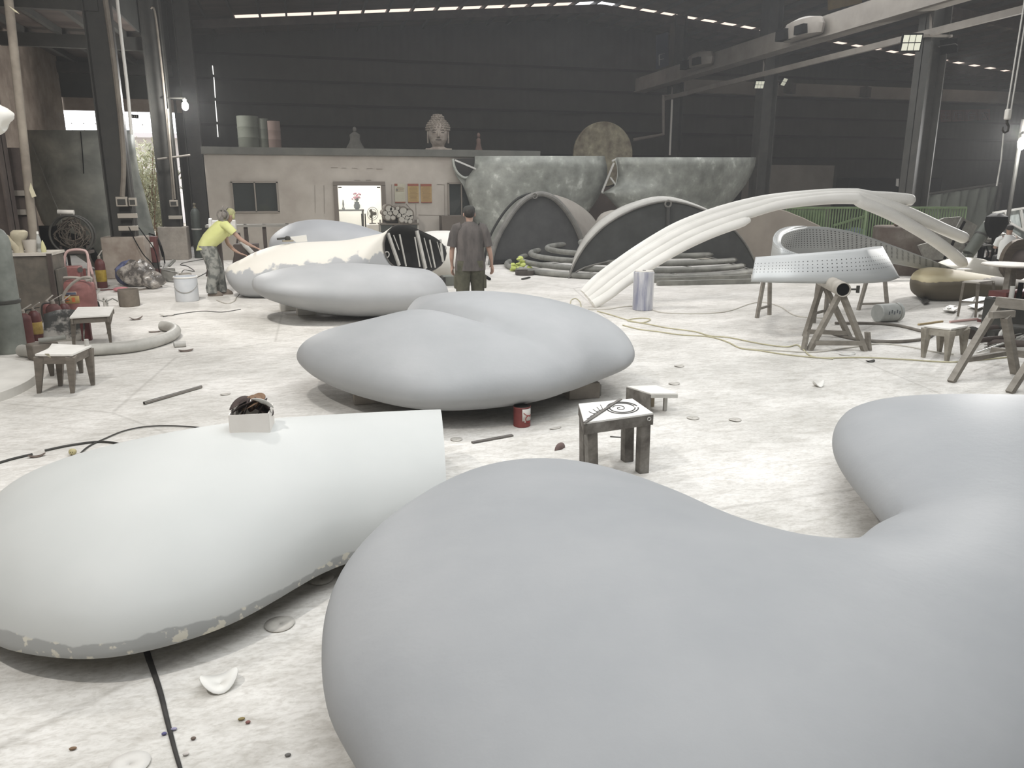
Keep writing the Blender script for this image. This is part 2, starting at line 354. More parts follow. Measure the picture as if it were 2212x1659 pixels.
# ------------------------------------------------------------------ materials of the hall
M_floor = bpy.data.materials.new('dusty_concrete'); M_floor.use_nodes = True
def _floor():
    nt = M_floor.node_tree; N = nt.nodes; L = nt.links; b = N['Principled BSDF']; b.inputs['Roughness'].default_value = .75; b.inputs['Specular IOR Level'].default_value = .3
    tc = N.new('ShaderNodeTexCoord')
    def noise(sc, det=6, stretch=(1, 1, 1), rot=0, dist=0):
        mp = N.new('ShaderNodeMapping'); mp.inputs['Scale'].default_value = stretch; mp.inputs['Rotation'].default_value = (0, 0, rot); L.new(tc.outputs['Object'], mp.inputs[0])
        n = N.new('ShaderNodeTexNoise'); n.inputs['Scale'].default_value = sc; n.inputs['Detail'].default_value = det; n.inputs['Roughness'].default_value = .65; n.inputs['Distortion'].default_value = dist
        L.new(mp.outputs[0], n.inputs[0]); return n.outputs['Fac']
    def ramp(fac, a, b_, ca, cb):
        r = N.new('ShaderNodeValToRGB'); r.color_ramp.elements[0].position = a; r.color_ramp.elements[1].position = b_
        r.color_ramp.elements[0].color = ca; r.color_ramp.elements[1].color = cb; L.new(fac, r.inputs[0]); return r.outputs[0]
    def mix(fac, a, b_, mode='MIX'):
        m = N.new('ShaderNodeMix'); m.data_type = 'RGBA'; m.blend_type = mode
        if isinstance(fac, float): m.inputs[0].default_value = fac
        else: L.new(fac, m.inputs[0])
        L.new(a, m.inputs[6]); L.new(b_, m.inputs[7]); return m.outputs[2]
    dust = ramp(noise(.9, 8, (1, 1.5, 1), .5), .34, .62, lin((210, 207, 201)), lin((238, 235, 230)))
    mottle = ramp(noise(5.5, 8, (1, 2.6, 1), -.9, .6), .36, .56, lin((205, 202, 197)), lin((255, 255, 255)))
    fine = ramp(noise(26, 6, (1, 2, 1), .4, .4), .34, .55, lin((224, 222, 219)), lin((255, 255, 255)))
    big = ramp(noise(.23, 3), .38, .6, lin((226, 226, 224)), lin((255, 255, 255)))
    c = mix(.48, dust, mottle, 'MULTIPLY'); c = mix(.7, c, fine, 'MULTIPLY'); c = mix(.6, c, big, 'MULTIPLY')
    vo = N.new('ShaderNodeTexVoronoi'); vo.feature = 'DISTANCE_TO_EDGE'; vo.inputs['Scale'].default_value = .16; vo.inputs['Randomness'].default_value = .9
    L.new(tc.outputs['Object'], vo.inputs[0])
    crack = ramp(vo.outputs['Distance'], 0.0, .0022, lin((150, 146, 140)), lin((255, 255, 255))); c = mix(.28, c, crack, 'MULTIPLY')
    L.new(c, b.inputs['Base Color'])
    bp = N.new('ShaderNodeBump'); bp.inputs['Strength'].default_value = .35; bp.inputs['Distance'].default_value = .02
    L.new(noise(9, 8, (1, 2, 1), -.8, .5), bp.inputs['Height']); L.new(bp.outputs[0], b.inputs['Normal'])
_floor()
M_steel_dark = mat('painted_dark_steel', (50, 50, 46), (64, 62, 57), .6, 2.5)
M_steel_brown = mat('rusty_brown_steel', (58, 48, 44), (78, 68, 62), .7, 2.5, bump=.2)
M_steel_grey = mat('grey_girder_paint', (118, 112, 104), (136, 130, 121), .6, 1.5)
M_sheet = mat('green_grey_sheet', (46, 47, 43), (55, 56, 51), .8, 1.2)
M_roof = mat('old_roof_sheet', (62, 52, 46), (88, 76, 68), .7, 1.6, stretch=(.3, 1, 1))
M_plaster = mat('dusty_plaster', (156, 148, 138), (172, 165, 155), .85, 1.3, bump=.15)
M_concrete = mat('old_concrete', (150, 142, 132), (178, 170, 160), .85, 3, bump=.3, bscale=14)
M_black = mat('black', (16, 16, 16), None, .8, spec=.1)
M_white = mat('white_paint', (222, 220, 214), None, .5)
M_rail_white = mat('white_conduit', (214, 210, 202), None, .5)
M_glass = bpy.data.materials.new('window_glass'); M_glass.use_nodes = True
b_ = M_glass.node_tree.nodes['Principled BSDF']; b_.inputs['Base Color'].default_value = lin((70, 74, 72)); b_.inputs['Roughness'].default_value = .04; b_.inputs['Alpha'].default_value = .6

def corrugate(p0, p1, z0, z1, pitch=.32, amp=.012, out=(0, -1)):
    """vertical corrugated sheet between two plan points; tops may differ"""
    p0 = np.array(p0, float); p1 = np.array(p1, float); L_ = np.hypot(*(p1-p0)); n = int(L_/pitch)*4; m = MB(); lo = []; hi = []
    zt = z1 if callable(z1) else (lambda q: z1)
    for i in range(n+1):
        q = p0+(p1-p0)*i/n; k = (0, .5, 1, .5)[i % 4]; w = q+np.array(out)*amp*k
        lo.append((w[0], w[1], z0)); hi.append((w[0], w[1], zt(q)))
    return m.grid([lo, hi])
RX = 12.4                                            # the ridge runs along the depth of the hall
ROOF = lambda x: 9.6-.0884*abs(x-RX)
HX0, HX1, HY0, HY1 = -4.1, 40.0, -6.0, 36.0
# floor
struct('floor', MB().box((15, 15, -.1), (54, 42.4, .2)), M_floor)
M_ground = mat('yard_ground', (168, 160, 142), (196, 190, 176), .9, 2)
struct('ground', MB().box((-12, 56, -.12), (60, 52, .2)), M_ground)
# walls
def hall_wall(name, a, b, out, z0=0, mt=None, zf=None):
    return struct(name, corrugate(a, b, z0, zf or (lambda q: ROOF(q[0])+.05), out=out), mt or M_sheet, sharp=80)
wb = hall_wall('wall_back', (-4.1, HY1), (HX1, HY1), (0, -1)); struct('wall_back_left', MB().box((-4.1, 33, 4.2), (.08, 6, 8.4)), M_sheet)
g = MB()
for z in [V(1000, r_, HY1)[2] for r_ in (138, 188, 236)]+[V(1600, r_, HY1)[2] for r_ in (292, 340)]: g.box(((-4.1+HX1)/2, HY1-.06, z), (HX1+4.1, .04, .1))
struct('trim_1', g, mat('near_black_girt', (24, 24, 22), None, .9))
hall_wall('wall_right', (HX1, HY1), (HX1, HY0), (-1, 0))
hall_wall('wall_front', (-10, HY0), (HX1, HY0), (0, 1), zf=lambda q: ROOF(max(q[0], -4.1)) if q[0] > -4.1 else 6.9)
# a lean-to runs along the left row of columns
M_liner = mat('rusty_corrugated_sheet', (126, 112, 100), (160, 146, 132), .7, 1.5)
struct('wall_left', corrugate((-7.6, 30.0), (-7.6, HY0), 0, 6.3, pitch=.22, amp=.03, out=(1, 0)), M_liner, flat=True)
m = MB().box((-5.85, 30, 5.65), (4.2, .06, 1.3)); struct('wall_far_upper', m, M_sheet)
m = MB().box((-5.85, 30.05, 4.8), (4.2, .06, .42)); struct('wall_far_lower', m, M_liner)
# roof: two slopes with the ridge along the depth of the hall, translucent sheets in two strips
STRIPS = ((32.5, 33.8), (25.7, 26.7))
SX = ((-2.1, 34.0), (22.5, 30.5))
def roof_piece(name, x0, x1, y0, y1, mt, n=8, dz=0.0):
    xs = np.linspace(x0, x1, n+1); m = MB(); lo = [(x, y0, ROOF(x)+dz) for x in xs]; hi = [(x, y1, ROOF(x)+dz) for x in xs]
    m.grid([lo, hi]); o = struct(name, m, mt, flat=True); d = o.modifiers.new('t', 'SOLIDIFY'); d.thickness = .03; return o
edges = [HY0, STRIPS[1][0], STRIPS[1][1], STRIPS[0][0], STRIPS[0][1], HY1+.2]
rp = MB(); xs = [HX0-.5, RX, HX1+.1]
for i in (0, 2, 4):
    rp.grid([[(x, edges[i], ROOF(x)) for x in xs], [(x, edges[i+1], ROOF(x)) for x in xs]])
# closed ends of the skylight strips
for (y0, y1), (sx0, sx1) in zip((STRIPS[0], STRIPS[1]), SX):
    for a, b in ((HX0-.5, sx0), (sx1, HX1+.1)): 
        q = [a, RX, b] if a < RX < b else [a, b]
        rp.grid([[(x, y0, ROOF(x)) for x in q], [(x, y1, ROOF(x)) for x in q]])
o = struct('ceiling', rp, M_roof, flat=True); d = o.modifiers.new('t', 'SOLIDIFY'); d.thickness = .03
M_sky = bpy.data.materials.new('translucent_roof_sheet'); M_sky.use_nodes = True
nt = M_sky.node_tree; nt.nodes.remove(nt.nodes['Principled BSDF'])
tr = nt.nodes.new('ShaderNodeBsdfTransparent'); tr.inputs[0].default_value = (.42, .32, .26, 1)
tl = nt.nodes.new('ShaderNodeBsdfTranslucent'); tl.inputs[0].default_value = (.7, .55, .45, 1); mx = nt.nodes.new('ShaderNodeMixShader'); mx.inputs[0].default_value = .3
nt.links.new(tr.outputs[0], mx.inputs[1]); nt.links.new(tl.outputs[0], mx.inputs[2]); nt.links.new(mx.outputs[0], nt.nodes['Material Output'].inputs[0])
k = 0
for (y0, y1), (sx0, sx1) in zip((STRIPS[0], STRIPS[1]), SX):
    x = sx0
    while x < sx1-.01:
        x2 = min(x+.95, sx1); k += 1
        if abs(x+.5-RX) > 1.1:
            m = MB().grid([[(x, y0, ROOF(x)), (x2, y0, ROOF(x2))], [(x, y1, ROOF(x)), (x2, y1, ROOF(x2))]])
            struct('window_%d' % (k+10), m, M_sky, flat=True)
        x = x2
pr = MB()
for i in range(47):
    x = HX0+.1+i*.95
    if x < HX1: pr.box((x, (HY0+HY1)/2, ROOF(x)-.1), (.07, HY1-HY0, .14))
struct('trim_2', pr, M_steel_dark)
rf = MB()
for y in (2.0, 10, 17.8, 25.3, 32.4):
    rf.bar((HX0, y, ROOF(HX0)-.32), (RX, y, ROOF(RX)-.32), .16, .3); rf.bar((RX, y, ROOF(RX)-.32), (HX1, y, ROOF(HX1)-.32), .16, .3)
struct('trim_3', rf, M_steel_brown)
# lean-to roof, its beams and purlins
m = MB().box((-5.98, 12, 6.28), (3.7, 37, .06)); struct('ceiling_lean_to', m, M_roof)
m = MB()
for y in (9.8, 14.8, 19.8, 24.8, 29.9): m.box((-5.85, y, 5.92), (3.6, .16, .34))
struct('trim_4', m, M_steel_dark)
m = MB()
for x in (-7.0, -6.1, -5.2, -4.5): m.box((x, 12, 6.15), (.12, 36, .16))
struct('trim_5', m, M_steel_dark)
m = MB().box((-4.1, 12, 7.2), (.05, 36, 2.0)); struct('wall_upper_left', m, M_sheet)
# office: plastered box of a building, its roof slab is a shelf
OX0, OX1, OY = -2.66, 7.2, 24.0
DX0, DX1, DZ = .98, 2.28, 2.13
wx = [V(500, 395, OY)[0], V(598, 395, OY)[0]]; wz = [V(545, 458, OY)[2], V(545, 393, OY)[2]]
w2 = [V(968, 400, OY)[0], V(1000, 400, OY)[0]+.35]; w2z = [V(985, 466, OY)[2], V(985, 396, OY)[2]]
m = MB()
def wallpiece(x0, x1, z0, z1): m.box(((x0+x1)/2, OY+.1, (z0+z1)/2), (x1-x0, .2, z1-z0))
wallpiece(OX0, wx[0], 0, 2.98); wallpiece(wx[0], wx[1], 0, wz[0]); wallpiece(wx[0], wx[1], wz[1], 2.98); wallpiece(wx[1], DX0, 0, 2.98)
wallpiece(DX0, DX1, DZ, 2.98); wallpiece(DX1, w2[0], 0, 2.98); wallpiece(w2[0], w2[1], 0, w2z[0]); wallpiece(w2[0], w2[1], w2z[1], 2.98); wallpiece(w2[1], OX1, 0, 2.98)
m.box((OX0+.1, OY+2.6, 1.49), (.2, 4.8, 2.98)); m.box((OX1-.1, OY+2.6, 1.49), (.2, 4.8, 2.98)); m.box(((OX0+OX1)/2, OY+4.9, 1.49), (OX1-OX0, .2, 2.98))
struct('wall_office', m, M_plaster)
struct('ceiling_office', MB().box(((OX0+OX1)/2, OY+2.5, 3.08), (OX1-OX0+.1, 5.2, .2)), mat('roof_slab_paint', (84, 84, 78), (98, 97, 90), .8, 2))
M_inner = mat('white_inner_wall', (226, 224, 216), None, .8)
m = MB().box(((DX0+DX1)/2, OY+2.35, 1.49), (4.0, .1, 2.9)); m.box((-.3, OY+1.3, 1.49), (.1, 2.2, 2.9)); m.box((3.4, OY+1.3, 1.49), (.1, 2.2, 2.9)); m.box((1.55, OY+1.3, 2.93), (3.8, 2.2, .06))
struct('wall_office_inner', m, M_inner)
m = MB()
for x in (DX0-.05, DX1+.05): m.box((x, OY-.02, DZ/2), (.12, .08, DZ))
m.box(((DX0+DX1)/2, OY-.02, DZ+.05), (DX1-DX0+.22, .08, .12)); struct('trim_6', m, mat('door_surround', (110, 102, 93), None, .8))
area('office_lamp', (1.6, OY+1.2, 2.85), (1.6, OY+1.2, 0), 75, 1.6, .6, (1, .98, .94))
for i, ((x0, x1), (z0, z1)) in enumerate((((wx[0], wx[1]), wz), ((w2[0], w2[1]), w2z))):
    f = MB(); xm = (x0+x1)/2
    for x in (x0, xm, x1): f.box((x, OY-.02, (z0+z1)/2), (.05 if x != xm else .035, .07, z1-z0))
    for z in (z0, z1): f.box((xm, OY-.02, z), (x1-x0+.05, .07, .05))
    fo = struct('window_%d' % (i+1), f, mat('window_frame', (128, 120, 110), None, .6))
    struct('window_glass', MB().box((xm, OY+.03, (z0+z1)/2), (x1-x0, .012, z1-z0)), M_glass, fo)
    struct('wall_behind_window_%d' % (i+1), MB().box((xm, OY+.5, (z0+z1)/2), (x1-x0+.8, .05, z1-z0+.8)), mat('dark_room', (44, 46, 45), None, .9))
# glass door leaf with black clamps and bar handles
fo = struct('door_1', MB().box((1.34, OY+.05, 1.05), (.70, .012, 2.06)), bpy.data.materials.new('door_glass'))
dg = fo.data.materials[0]; dg.use_nodes = True; q = dg.node_tree.nodes['Principled BSDF']; q.inputs['Base Color'].default_value = (.9, .95, .93, 1); q.inputs['Alpha'].default_value = .12; q.inputs['Roughness'].default_value = .05
for x in (1.06, 2.2): struct('door_hinge', MB().box((x, OY+.03, 2.07), (.1, .05, .035)), M_black, fo)
for x in (1.66, 1.76): struct('door_handle', MB().cyl((x, OY-.02, .72), (x, OY-.02, 1.3), .016), M_black, fo)
# the second plastered block far right
a = V(1640, 356, 29); b = V(1803, 358, 29)
struct('wall_block', MB().box(((a[0]+b[0])/2, 29.6, a[2]/2), (b[0]-a[0], 1.2, a[2])), mat('far_plaster', (112, 106, 98), (124, 118, 109), .85, 1.5))

# columns of the left row: H sections on concrete plinths
def h_column(name, label, x, y, z0, z1, w=.5, d=.4, mt=None, rz=0, group=None):
    t = thing(name, label, 'column', (x, y, z0), rz, group)
    m = MB(); h = z1-z0
    m.box((-w/2+.015, 0, h/2), (.03, d, h)); m.box((w/2-.015, 0, h/2), (.03, d, h)); m.box((0, 0, h/2), (w, .03, h))
    m.build('steel_post', mt or M_steel_dark, t, flat=True); return t
plinths = {19.8: (-4.08, .84, .74, .83), 24.8: (-3.75, .72, .66, .90)}
LC = [(-4.98, 14.8, 8.25, 'brown steel column at the left edge beside the leaning pipe'), (-4.08, 19.8, 8.3, 'dark steel column on a painted concrete plinth, junction boxes low on it'),
      (-3.78, 24.8, 8.25, 'dark steel column on a bare concrete plinth beside the leafy opening'), (-3.55, 29.6, 8.25, 'dark end column against the back wall left of the office'),
      (-4.1, 9.8, 8.25, 'steel column of the left row close to the tall grey gas cylinder')]
for x, y, h, lab in LC[:4]:
    z0 = .95 if y in (19.8, 24.8) else 0
    t = h_column('steel_column', lab, x, y, z0, h, .52, .42, M_steel_brown if y < 15 else M_steel_dark)
    if y in (19.8, 24.8):
        pm = MB().box((0, 0, -.475), (.78 if y > 20 else .92, .66, .95))
        pm.build('concrete_plinth', mat('stained_plinth', (146, 132, 120), (182, 172, 160), .9, 2.2, bump=.3, c3=(150, 92, 82)) if y < 20 else M_concrete, t, bevel=.02)
for y, z, lab in ((32.4, 9.2, 'brown steel column in the right row, far one behind the girder end with a blue letter board'), (25.3, 9.2, 'dark steel column in the right row, middle one in front of the plaster block'), (17.8, 9.2, 'dark steel column in the right row, nearest one carrying the six-cell floodlight')):
    h_column('steel_column', lab, 15.95, y, 0, z, .55, .5, M_steel_dark)

hz = MB().box((16, 15.0, 4.15), (39.6, 41.6, 8.2)).build('dust_haze', bpy.data.materials.new('dust_haze'), None)
hz['kind'] = 'stuff'; hz['label'] = 'thin grey dust haze hanging in the air of the whole hall'; hz['category'] = 'haze'
q = hz.data.materials[0]; q.use_nodes = True; nt = q.node_tree; nt.nodes.remove(nt.nodes['Principled BSDF'])
vs = nt.nodes.new('ShaderNodeVolumeScatter'); vs.inputs['Density'].default_value = .0028; vs.inputs['Anisotropy'].default_value = .2; vs.inputs[0].default_value = (1, 1, 1, 1)
nt.links.new(vs.outputs[0], nt.nodes['Material Output'].inputs['Volume'])
# ------------------------------------------------------------------ the big primed shells
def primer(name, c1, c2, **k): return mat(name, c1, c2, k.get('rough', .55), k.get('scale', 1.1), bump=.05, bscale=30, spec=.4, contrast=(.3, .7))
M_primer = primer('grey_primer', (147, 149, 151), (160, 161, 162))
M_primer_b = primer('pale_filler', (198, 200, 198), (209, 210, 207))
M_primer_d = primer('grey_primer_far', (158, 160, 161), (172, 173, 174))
M_shellB = bpy.data.materials.new('pale_filler_patched_edge'); M_shellB.use_nodes = True
def _edge():
    nt = M_shellB.node_tree; N = nt.nodes; L = nt.links; b = N['Principled BSDF']; b.inputs['Roughness'].default_value = .55; b.inputs['Specular IOR Level'].default_value = .4
    tc = N.new('ShaderNodeTexCoord'); sp = N.new('ShaderNodeSeparateXYZ'); L.new(tc.outputs['Object'], sp.inputs[0])
    def noise(sc): n = N.new('ShaderNodeTexNoise'); n.inputs['Scale'].default_value = sc; n.inputs['Detail'].default_value = 7; L.new(tc.outputs['Object'], n.inputs[0]); return n.outputs['Fac']
    def ramp(f, p0, p1, c0, c1): r = N.new('ShaderNodeValToRGB'); e = r.color_ramp.elements; e[0].position = p0; e[1].position = p1; e[0].color = c0; e[1].color = c1; L.new(f, r.inputs[0]); return r.outputs[0]
    def mix(f, a, c): m = N.new('ShaderNodeMix'); m.data_type = 'RGBA'; L.new(f, m.inputs[0]); L.new(a, m.inputs[6]); L.new(c, m.inputs[7]); return m.outputs[2]
    base = ramp(noise(1.1), .3, .7, lin((194, 196, 193)), lin((204, 205, 202)))
    spots = ramp(noise(16), .56, .6, lin((166, 167, 165)), lin((214, 210, 196)))
    ma = N.new('ShaderNodeMath'); ma.operation = 'MULTIPLY_ADD'; ma.inputs[1].default_value = .16; L.new(noise(3.2), ma.inputs[0]); L.new(sp.outputs['Z'], ma.inputs[2])
    f = ramp(ma.outputs[0], .262, .268, (1, 1, 1, 1), (0, 0, 0, 1)); L.new(mix(f, base, spots), b.inputs['Base Color'])
_edge()
tA = thing('sculpture_shell', 'huge smooth grey lobed sculpture shell filling the near right of the floor', 'sculpture', (2.4, 2.6, 0))
shell_from_rim('shell', RIM_A, .07, .42, .35, M_primer, tA)
for p in ((1.0, 2.6), (2.2, 2.1), (3.9, 3.3)): MB().box((p[0], p[1], .05), (.3, .22, .1)).build('support_block', M_concrete, tA, world=True, bevel=.01)
tB = thing('sculpture_shell', 'pale half pod shell with a cut end, sandpaper box standing on it', 'sculpture', (-.5, 3.8, 0))
shell_from_rim('shell', RIM_B, .07, .72, .05, M_shellB, tB, cut=((.86, 5.3, 0), (1.3, -.18, 0)))
for p in ((-.9, 3.9), (.1, 4.4)): MB().box((p[0], p[1], .04), (.3, .22, .08)).build('support_block', M_concrete, tB, world=True, bevel=.01)
tC = thing('sculpture_shell', 'grey two-lobed pod shell with fine seams, lying in the middle of the floor', 'sculpture', (1.5, 7.2, 0))
n0 = G(845, 683, .66)
crease = [([n0, G(1000, 684, .8), G(1090, 700, .8), G(1180, 712, .78), G(1330, 760, .6)], .32, .08)]
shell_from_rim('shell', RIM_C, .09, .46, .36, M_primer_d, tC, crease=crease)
for p in ((.5, 7.3), (2.55, 6.95), (1.6, 8.2)): MB().box((p[0], p[1], .08), (.32, .24, .16)).build('support_block', M_concrete, tC, world=True, bevel=.01)
# pod with the chamfered end
st = [(544, 612, 616, 12.7, .05), (548, 602, 627, 12.7, .3), (562, 594, 639, 12.65, .5), (580, 588, 648, 12.6, .65), (610, 580, 658, 12.6, .8), (660, 573, 671, 12.6, .92), (710, 569, 679, 12.6, .98), (760, 568, 684, 12.6, 1.0), (810, 570.5, 684, 12.6, .97), (860, 575, 681, 12.6, .92), (895, 578.5, 676, 12.6, .86), (907, 580, 672, 12.6, .83)]
R = smooth_rings(pod_rings(st))
n = R.shape[1]
sh = np.array([.36*max(0, -math.cos(2*math.pi*k/n)+.25)+.05*max(0, -math.sin(2*math.pi*k/n)) for k in range(n)])
tt = np.clip((np.arange(len(R))/(len(R)-1)-.55)/.45, 0, 1)**1.5
for i in range(len(R)): R[i][:, 0] += sh*tt[i]
tD = thing('sculpture_shell', 'smooth grey pod shell with an angled cut end, on white foam blocks', 'sculpture', (.5, 12.6, 0))
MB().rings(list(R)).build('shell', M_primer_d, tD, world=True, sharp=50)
for p in (G(618, 672), G(655, 682)): MB().box((p[0]+.05, p[1]+.12, .1), (.3, .24, .2), .1).build('support_block', M_white, tD, world=True, bevel=.01)
MB().box((1.4, 12.6, .1), (.3, .3, .2)).build('support_block', M_white, tD, world=True)
# pod with the open ribbed mouth
M_two = bpy.data.materials.new('filler_over_primer'); M_two.use_nodes = True
def _two():
    nt = M_two.node_tree; N = nt.nodes; L = nt.links; b = N['Principled BSDF']; b.inputs['Roughness'].default_value = .6
    tc = N.new('ShaderNodeTexCoord'); sp = N.new('ShaderNodeSeparateXYZ'); L.new(tc.outputs['Object'], sp.inputs[0])
    nz = N.new('ShaderNodeTexNoise'); nz.inputs['Scale'].default_value = 4; nz.inputs['Detail'].default_value = 8; L.new(tc.outputs['Object'], nz.inputs[0])
    ma = N.new('ShaderNodeMath'); ma.operation = 'MULTIPLY_ADD'; ma.inputs[1].default_value = .45; L.new(nz.outputs['Fac'], ma.inputs[0]); L.new(sp.outputs['Z'], ma.inputs[2])
    mb = N.new('ShaderNodeMath'); mb.operation = 'MULTIPLY_ADD'; mb.inputs[1].default_value = -.12; L.new(sp.outputs['X'], mb.inputs[0]); L.new(ma.outputs[0], mb.inputs[2])
    r = N.new('ShaderNodeValToRGB'); r.color_ramp.elements[0].position = 1.03; r.color_ramp.elements[1].position = 1.08
    r.color_ramp.elements[0].position = .90; r.color_ramp.elements[1].position = .935
    r.color_ramp.elements[0].color = lin((176, 178, 180)); r.color_ramp.elements[1].color = lin((232, 228, 218)); L.new(mb.outputs[0], r.inputs[0]); L.new(r.outputs[0], b.inputs['Base Color'])
_two()
st = [(488, 592, 595, 15.6, .05), (493, 577, 612, 15.6, .28), (509, 567, 631, 15.6, .45), (527, 559, 641, 15.6, .55), (556, 544, 645, 15.6, .65), (600, 530, 645, 15.6, .74), (650, 523.5, 641, 15.5, .75), (700, 521, 634, 15.4, .7), (745, 519, 624, 15.3, .64), (785, 512, 612, 15.2, .6)]
R = smooth_rings(pod_rings(st)); n = R.shape[1]
mo = [(848, 487), (866, 485), (888, 489), (908, 498), (938, 512), (956, 524), (965, 538), (966, 550), (960, 566), (944, 581), (922, 590), (892, 590), (862, 582), (841, 571), (830, 550), (826, 530), (829, 512), (837, 497)]
A0, A1 = (V(826, 540, 14.85)[0], 14.85), (V(966, 545, 15.75)[0], 15.75)
M3 = catmull([wall_pt(x, y, A0, A1) for x, y in mo], 6); cen = M3.mean(0); u_ = np.array([A1[0]-A0[0], A1[1]-A0[1], 0]); u_ /= np.linalg.norm(u_)
ang = np.arctan2(M3[:, 2]-cen[2], (M3-cen)@u_); mouth = []
for k in range(n):
    t = 2*math.pi*k/n; dd = np.abs((ang-t+math.pi) % (2*math.pi)-math.pi); mouth.append(M3[int(dd.argmin())])
mouth = np.array(mouth)
mouth = np.array([(mouth[i-1]+2*mouth[i]+mouth[(i+1) % n])/4 for i in range(n)])
mid1 = R[-1]*.5+mouth*.5; full = list(R)+[mid1*.9+.1*mouth, mouth]
full = list(R[:-2])+list(catmull(np.array([R[-2], R[-1], mid1, mouth]).reshape(4, -1), 4, False).reshape(-1, n, 3))[4:]
tE = thing('sculpture_shell', 'long grey pod shell with white filler on top and an open ribbed mouth', 'sculpture', (.2, 15.4, 0))
b = MB().rings(full, caps=False); b.f.append(tuple(range(n))[::-1]); so = b.build('shell', M_two, tE, world=True, sharp=60)
nrm = np.cross(u_, [0, 0, 1]); inner = cen+(mouth-cen)*.93-nrm*.02; back = cen+(mouth-cen)*.8-nrm*.55
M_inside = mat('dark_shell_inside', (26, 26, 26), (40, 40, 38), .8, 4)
b = MB().rings([mouth, mouth+nrm*.015, inner], caps=False); b.build('mouth_rim', mat('dark_lip', (92, 88, 84), None, .7), tE, world=True)
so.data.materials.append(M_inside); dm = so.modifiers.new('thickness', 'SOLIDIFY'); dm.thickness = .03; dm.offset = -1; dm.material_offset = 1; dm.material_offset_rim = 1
M_strut = mat('galvanised_strut', (176, 174, 168), (196, 194, 188), .5, 6)
def onmouth(x, y, off=0): return wall_pt(x, y, A0, A1)-nrm*off
for i, (x0, y0, x1, y1, w) in enumerate(((838, 504, 862, 573, .05), (850, 508, 862, 540, .015), (863, 506, 877, 575, .025), (896, 512, 907, 576, .025), (900, 498, 919, 580, .055), (916, 514, 932, 578, .016), (928, 518, 940, 578, .025), (951, 517, 957, 568, .045), (944, 522, 955, 560, .014))):
    MB().bar(onmouth(x0, y0, .0), onmouth(x1, y1, .0), w, w).build('strut', M_strut, tE, world=True)
for x, y in ((837, 550), (961, 537)):
    c = onmouth(x, y, .02); MB().tube([c+u_*.055*math.cos(t)+np.array([0, 0, .055])*math.sin(t) for t in [2*math.pi*k/16 for k in range(16)]], .012, 6, loop=True).build('pipe_ring', M_strut, tE, world=True)
for p in ((-.6, 15.6), (.9, 15.3)): MB().box((p[0], p[1], .06), (.35, .3, .12)).build('support_block', M_white, tE, world=True)
MB().box((1.55, 15.5, .14), (.35, .3, .3)).build('support_block', M_white, tE, world=True)
# pods further back
def simple_pod(label, st, mt, loc, blocks=(), nm='sculpture_shell', cat='sculpture'):
    R = smooth_rings(pod_rings(st)); t = thing(nm, label, cat, loc)
    MB().rings(list(R)).build('shell', mt, t, world=True, sharp=60)
    for p, d in blocks: MB().box(p, d).build('support_block', M_concrete, t, world=True)
    return t
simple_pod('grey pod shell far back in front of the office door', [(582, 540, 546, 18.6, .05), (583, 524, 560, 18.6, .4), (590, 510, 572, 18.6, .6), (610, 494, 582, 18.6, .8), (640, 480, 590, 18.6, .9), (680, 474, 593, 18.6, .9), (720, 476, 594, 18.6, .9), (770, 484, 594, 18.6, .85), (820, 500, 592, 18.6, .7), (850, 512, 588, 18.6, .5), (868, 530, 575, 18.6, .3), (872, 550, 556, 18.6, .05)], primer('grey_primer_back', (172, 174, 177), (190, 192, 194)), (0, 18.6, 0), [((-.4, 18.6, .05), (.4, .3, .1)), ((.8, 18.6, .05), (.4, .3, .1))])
simple_pod('white pod end just behind the ribbed mouth, beside the walking man', [(880, 520, 575, 17.4, .1), (900, 506, 588, 17.4, .4), (925, 500, 594, 17.4, .55), (955, 498, 598, 17.4, .6), (985, 500, 600, 17.4, .55), (1010, 510, 598, 17.4, .4), (1022, 530, 585, 17.4, .2), (1025, 555, 560, 17.4, .03)], mat('white_gelcoat', (230, 227, 219), None, .5), (2.8, 17.4, 0), [((2.8, 17.4, .04), (.4, .3, .08))])
# ------------------------------------------------------------------ people: one skinned body each, clothes follow it
def skin(name, J, E, material, parent, sub=2, root=0):
    """J: list of ((x, y, z), r) or ((x, y, z), (rx, ry)); E: edges; local coordinates of the parent"""
    me = bpy.data.meshes.new(name); me.from_pydata([j[0] for j in J], E, [])
    o = bpy.data.objects.new(name, me); COL.objects.link(o); me.materials.append(material)
    o.parent = parent; FRAME[o.name] = FRAME[parent.name]
    md = o.modifiers.new('skin', 'SKIN'); md.use_smooth_shade = True; md.branch_smoothing = .6
    sv = me.skin_vertices[0].data
    for i, j in enumerate(J):
        r = j[1]; sv[i].radius = r if hasattr(r, '__len__') else (r, r)
    sv[root].use_root = True
    d = o.modifiers.new('smooth', 'SUBSURF'); d.levels = sub; d.render_levels = sub
    # bake the skin so that the body is a plain mesh of its own
    dg = bpy.context.evaluated_depsgraph_get(); ev = o.evaluated_get(dg); nm = bpy.data.meshes.new_from_object(ev)
    o.modifiers.clear(); o.data = nm
    if not nm.materials: nm.materials.append(material)
    return o
def chainE(a, n, start): return [(start, a)]+[(a+i, a+i+1) for i in range(n-1)]
M_skin = mat('skin', (158, 128, 112), (172, 142, 126), .6, 8)
M_hair = mat('dark_hair', (34, 30, 28), (48, 44, 40), .8, 20)
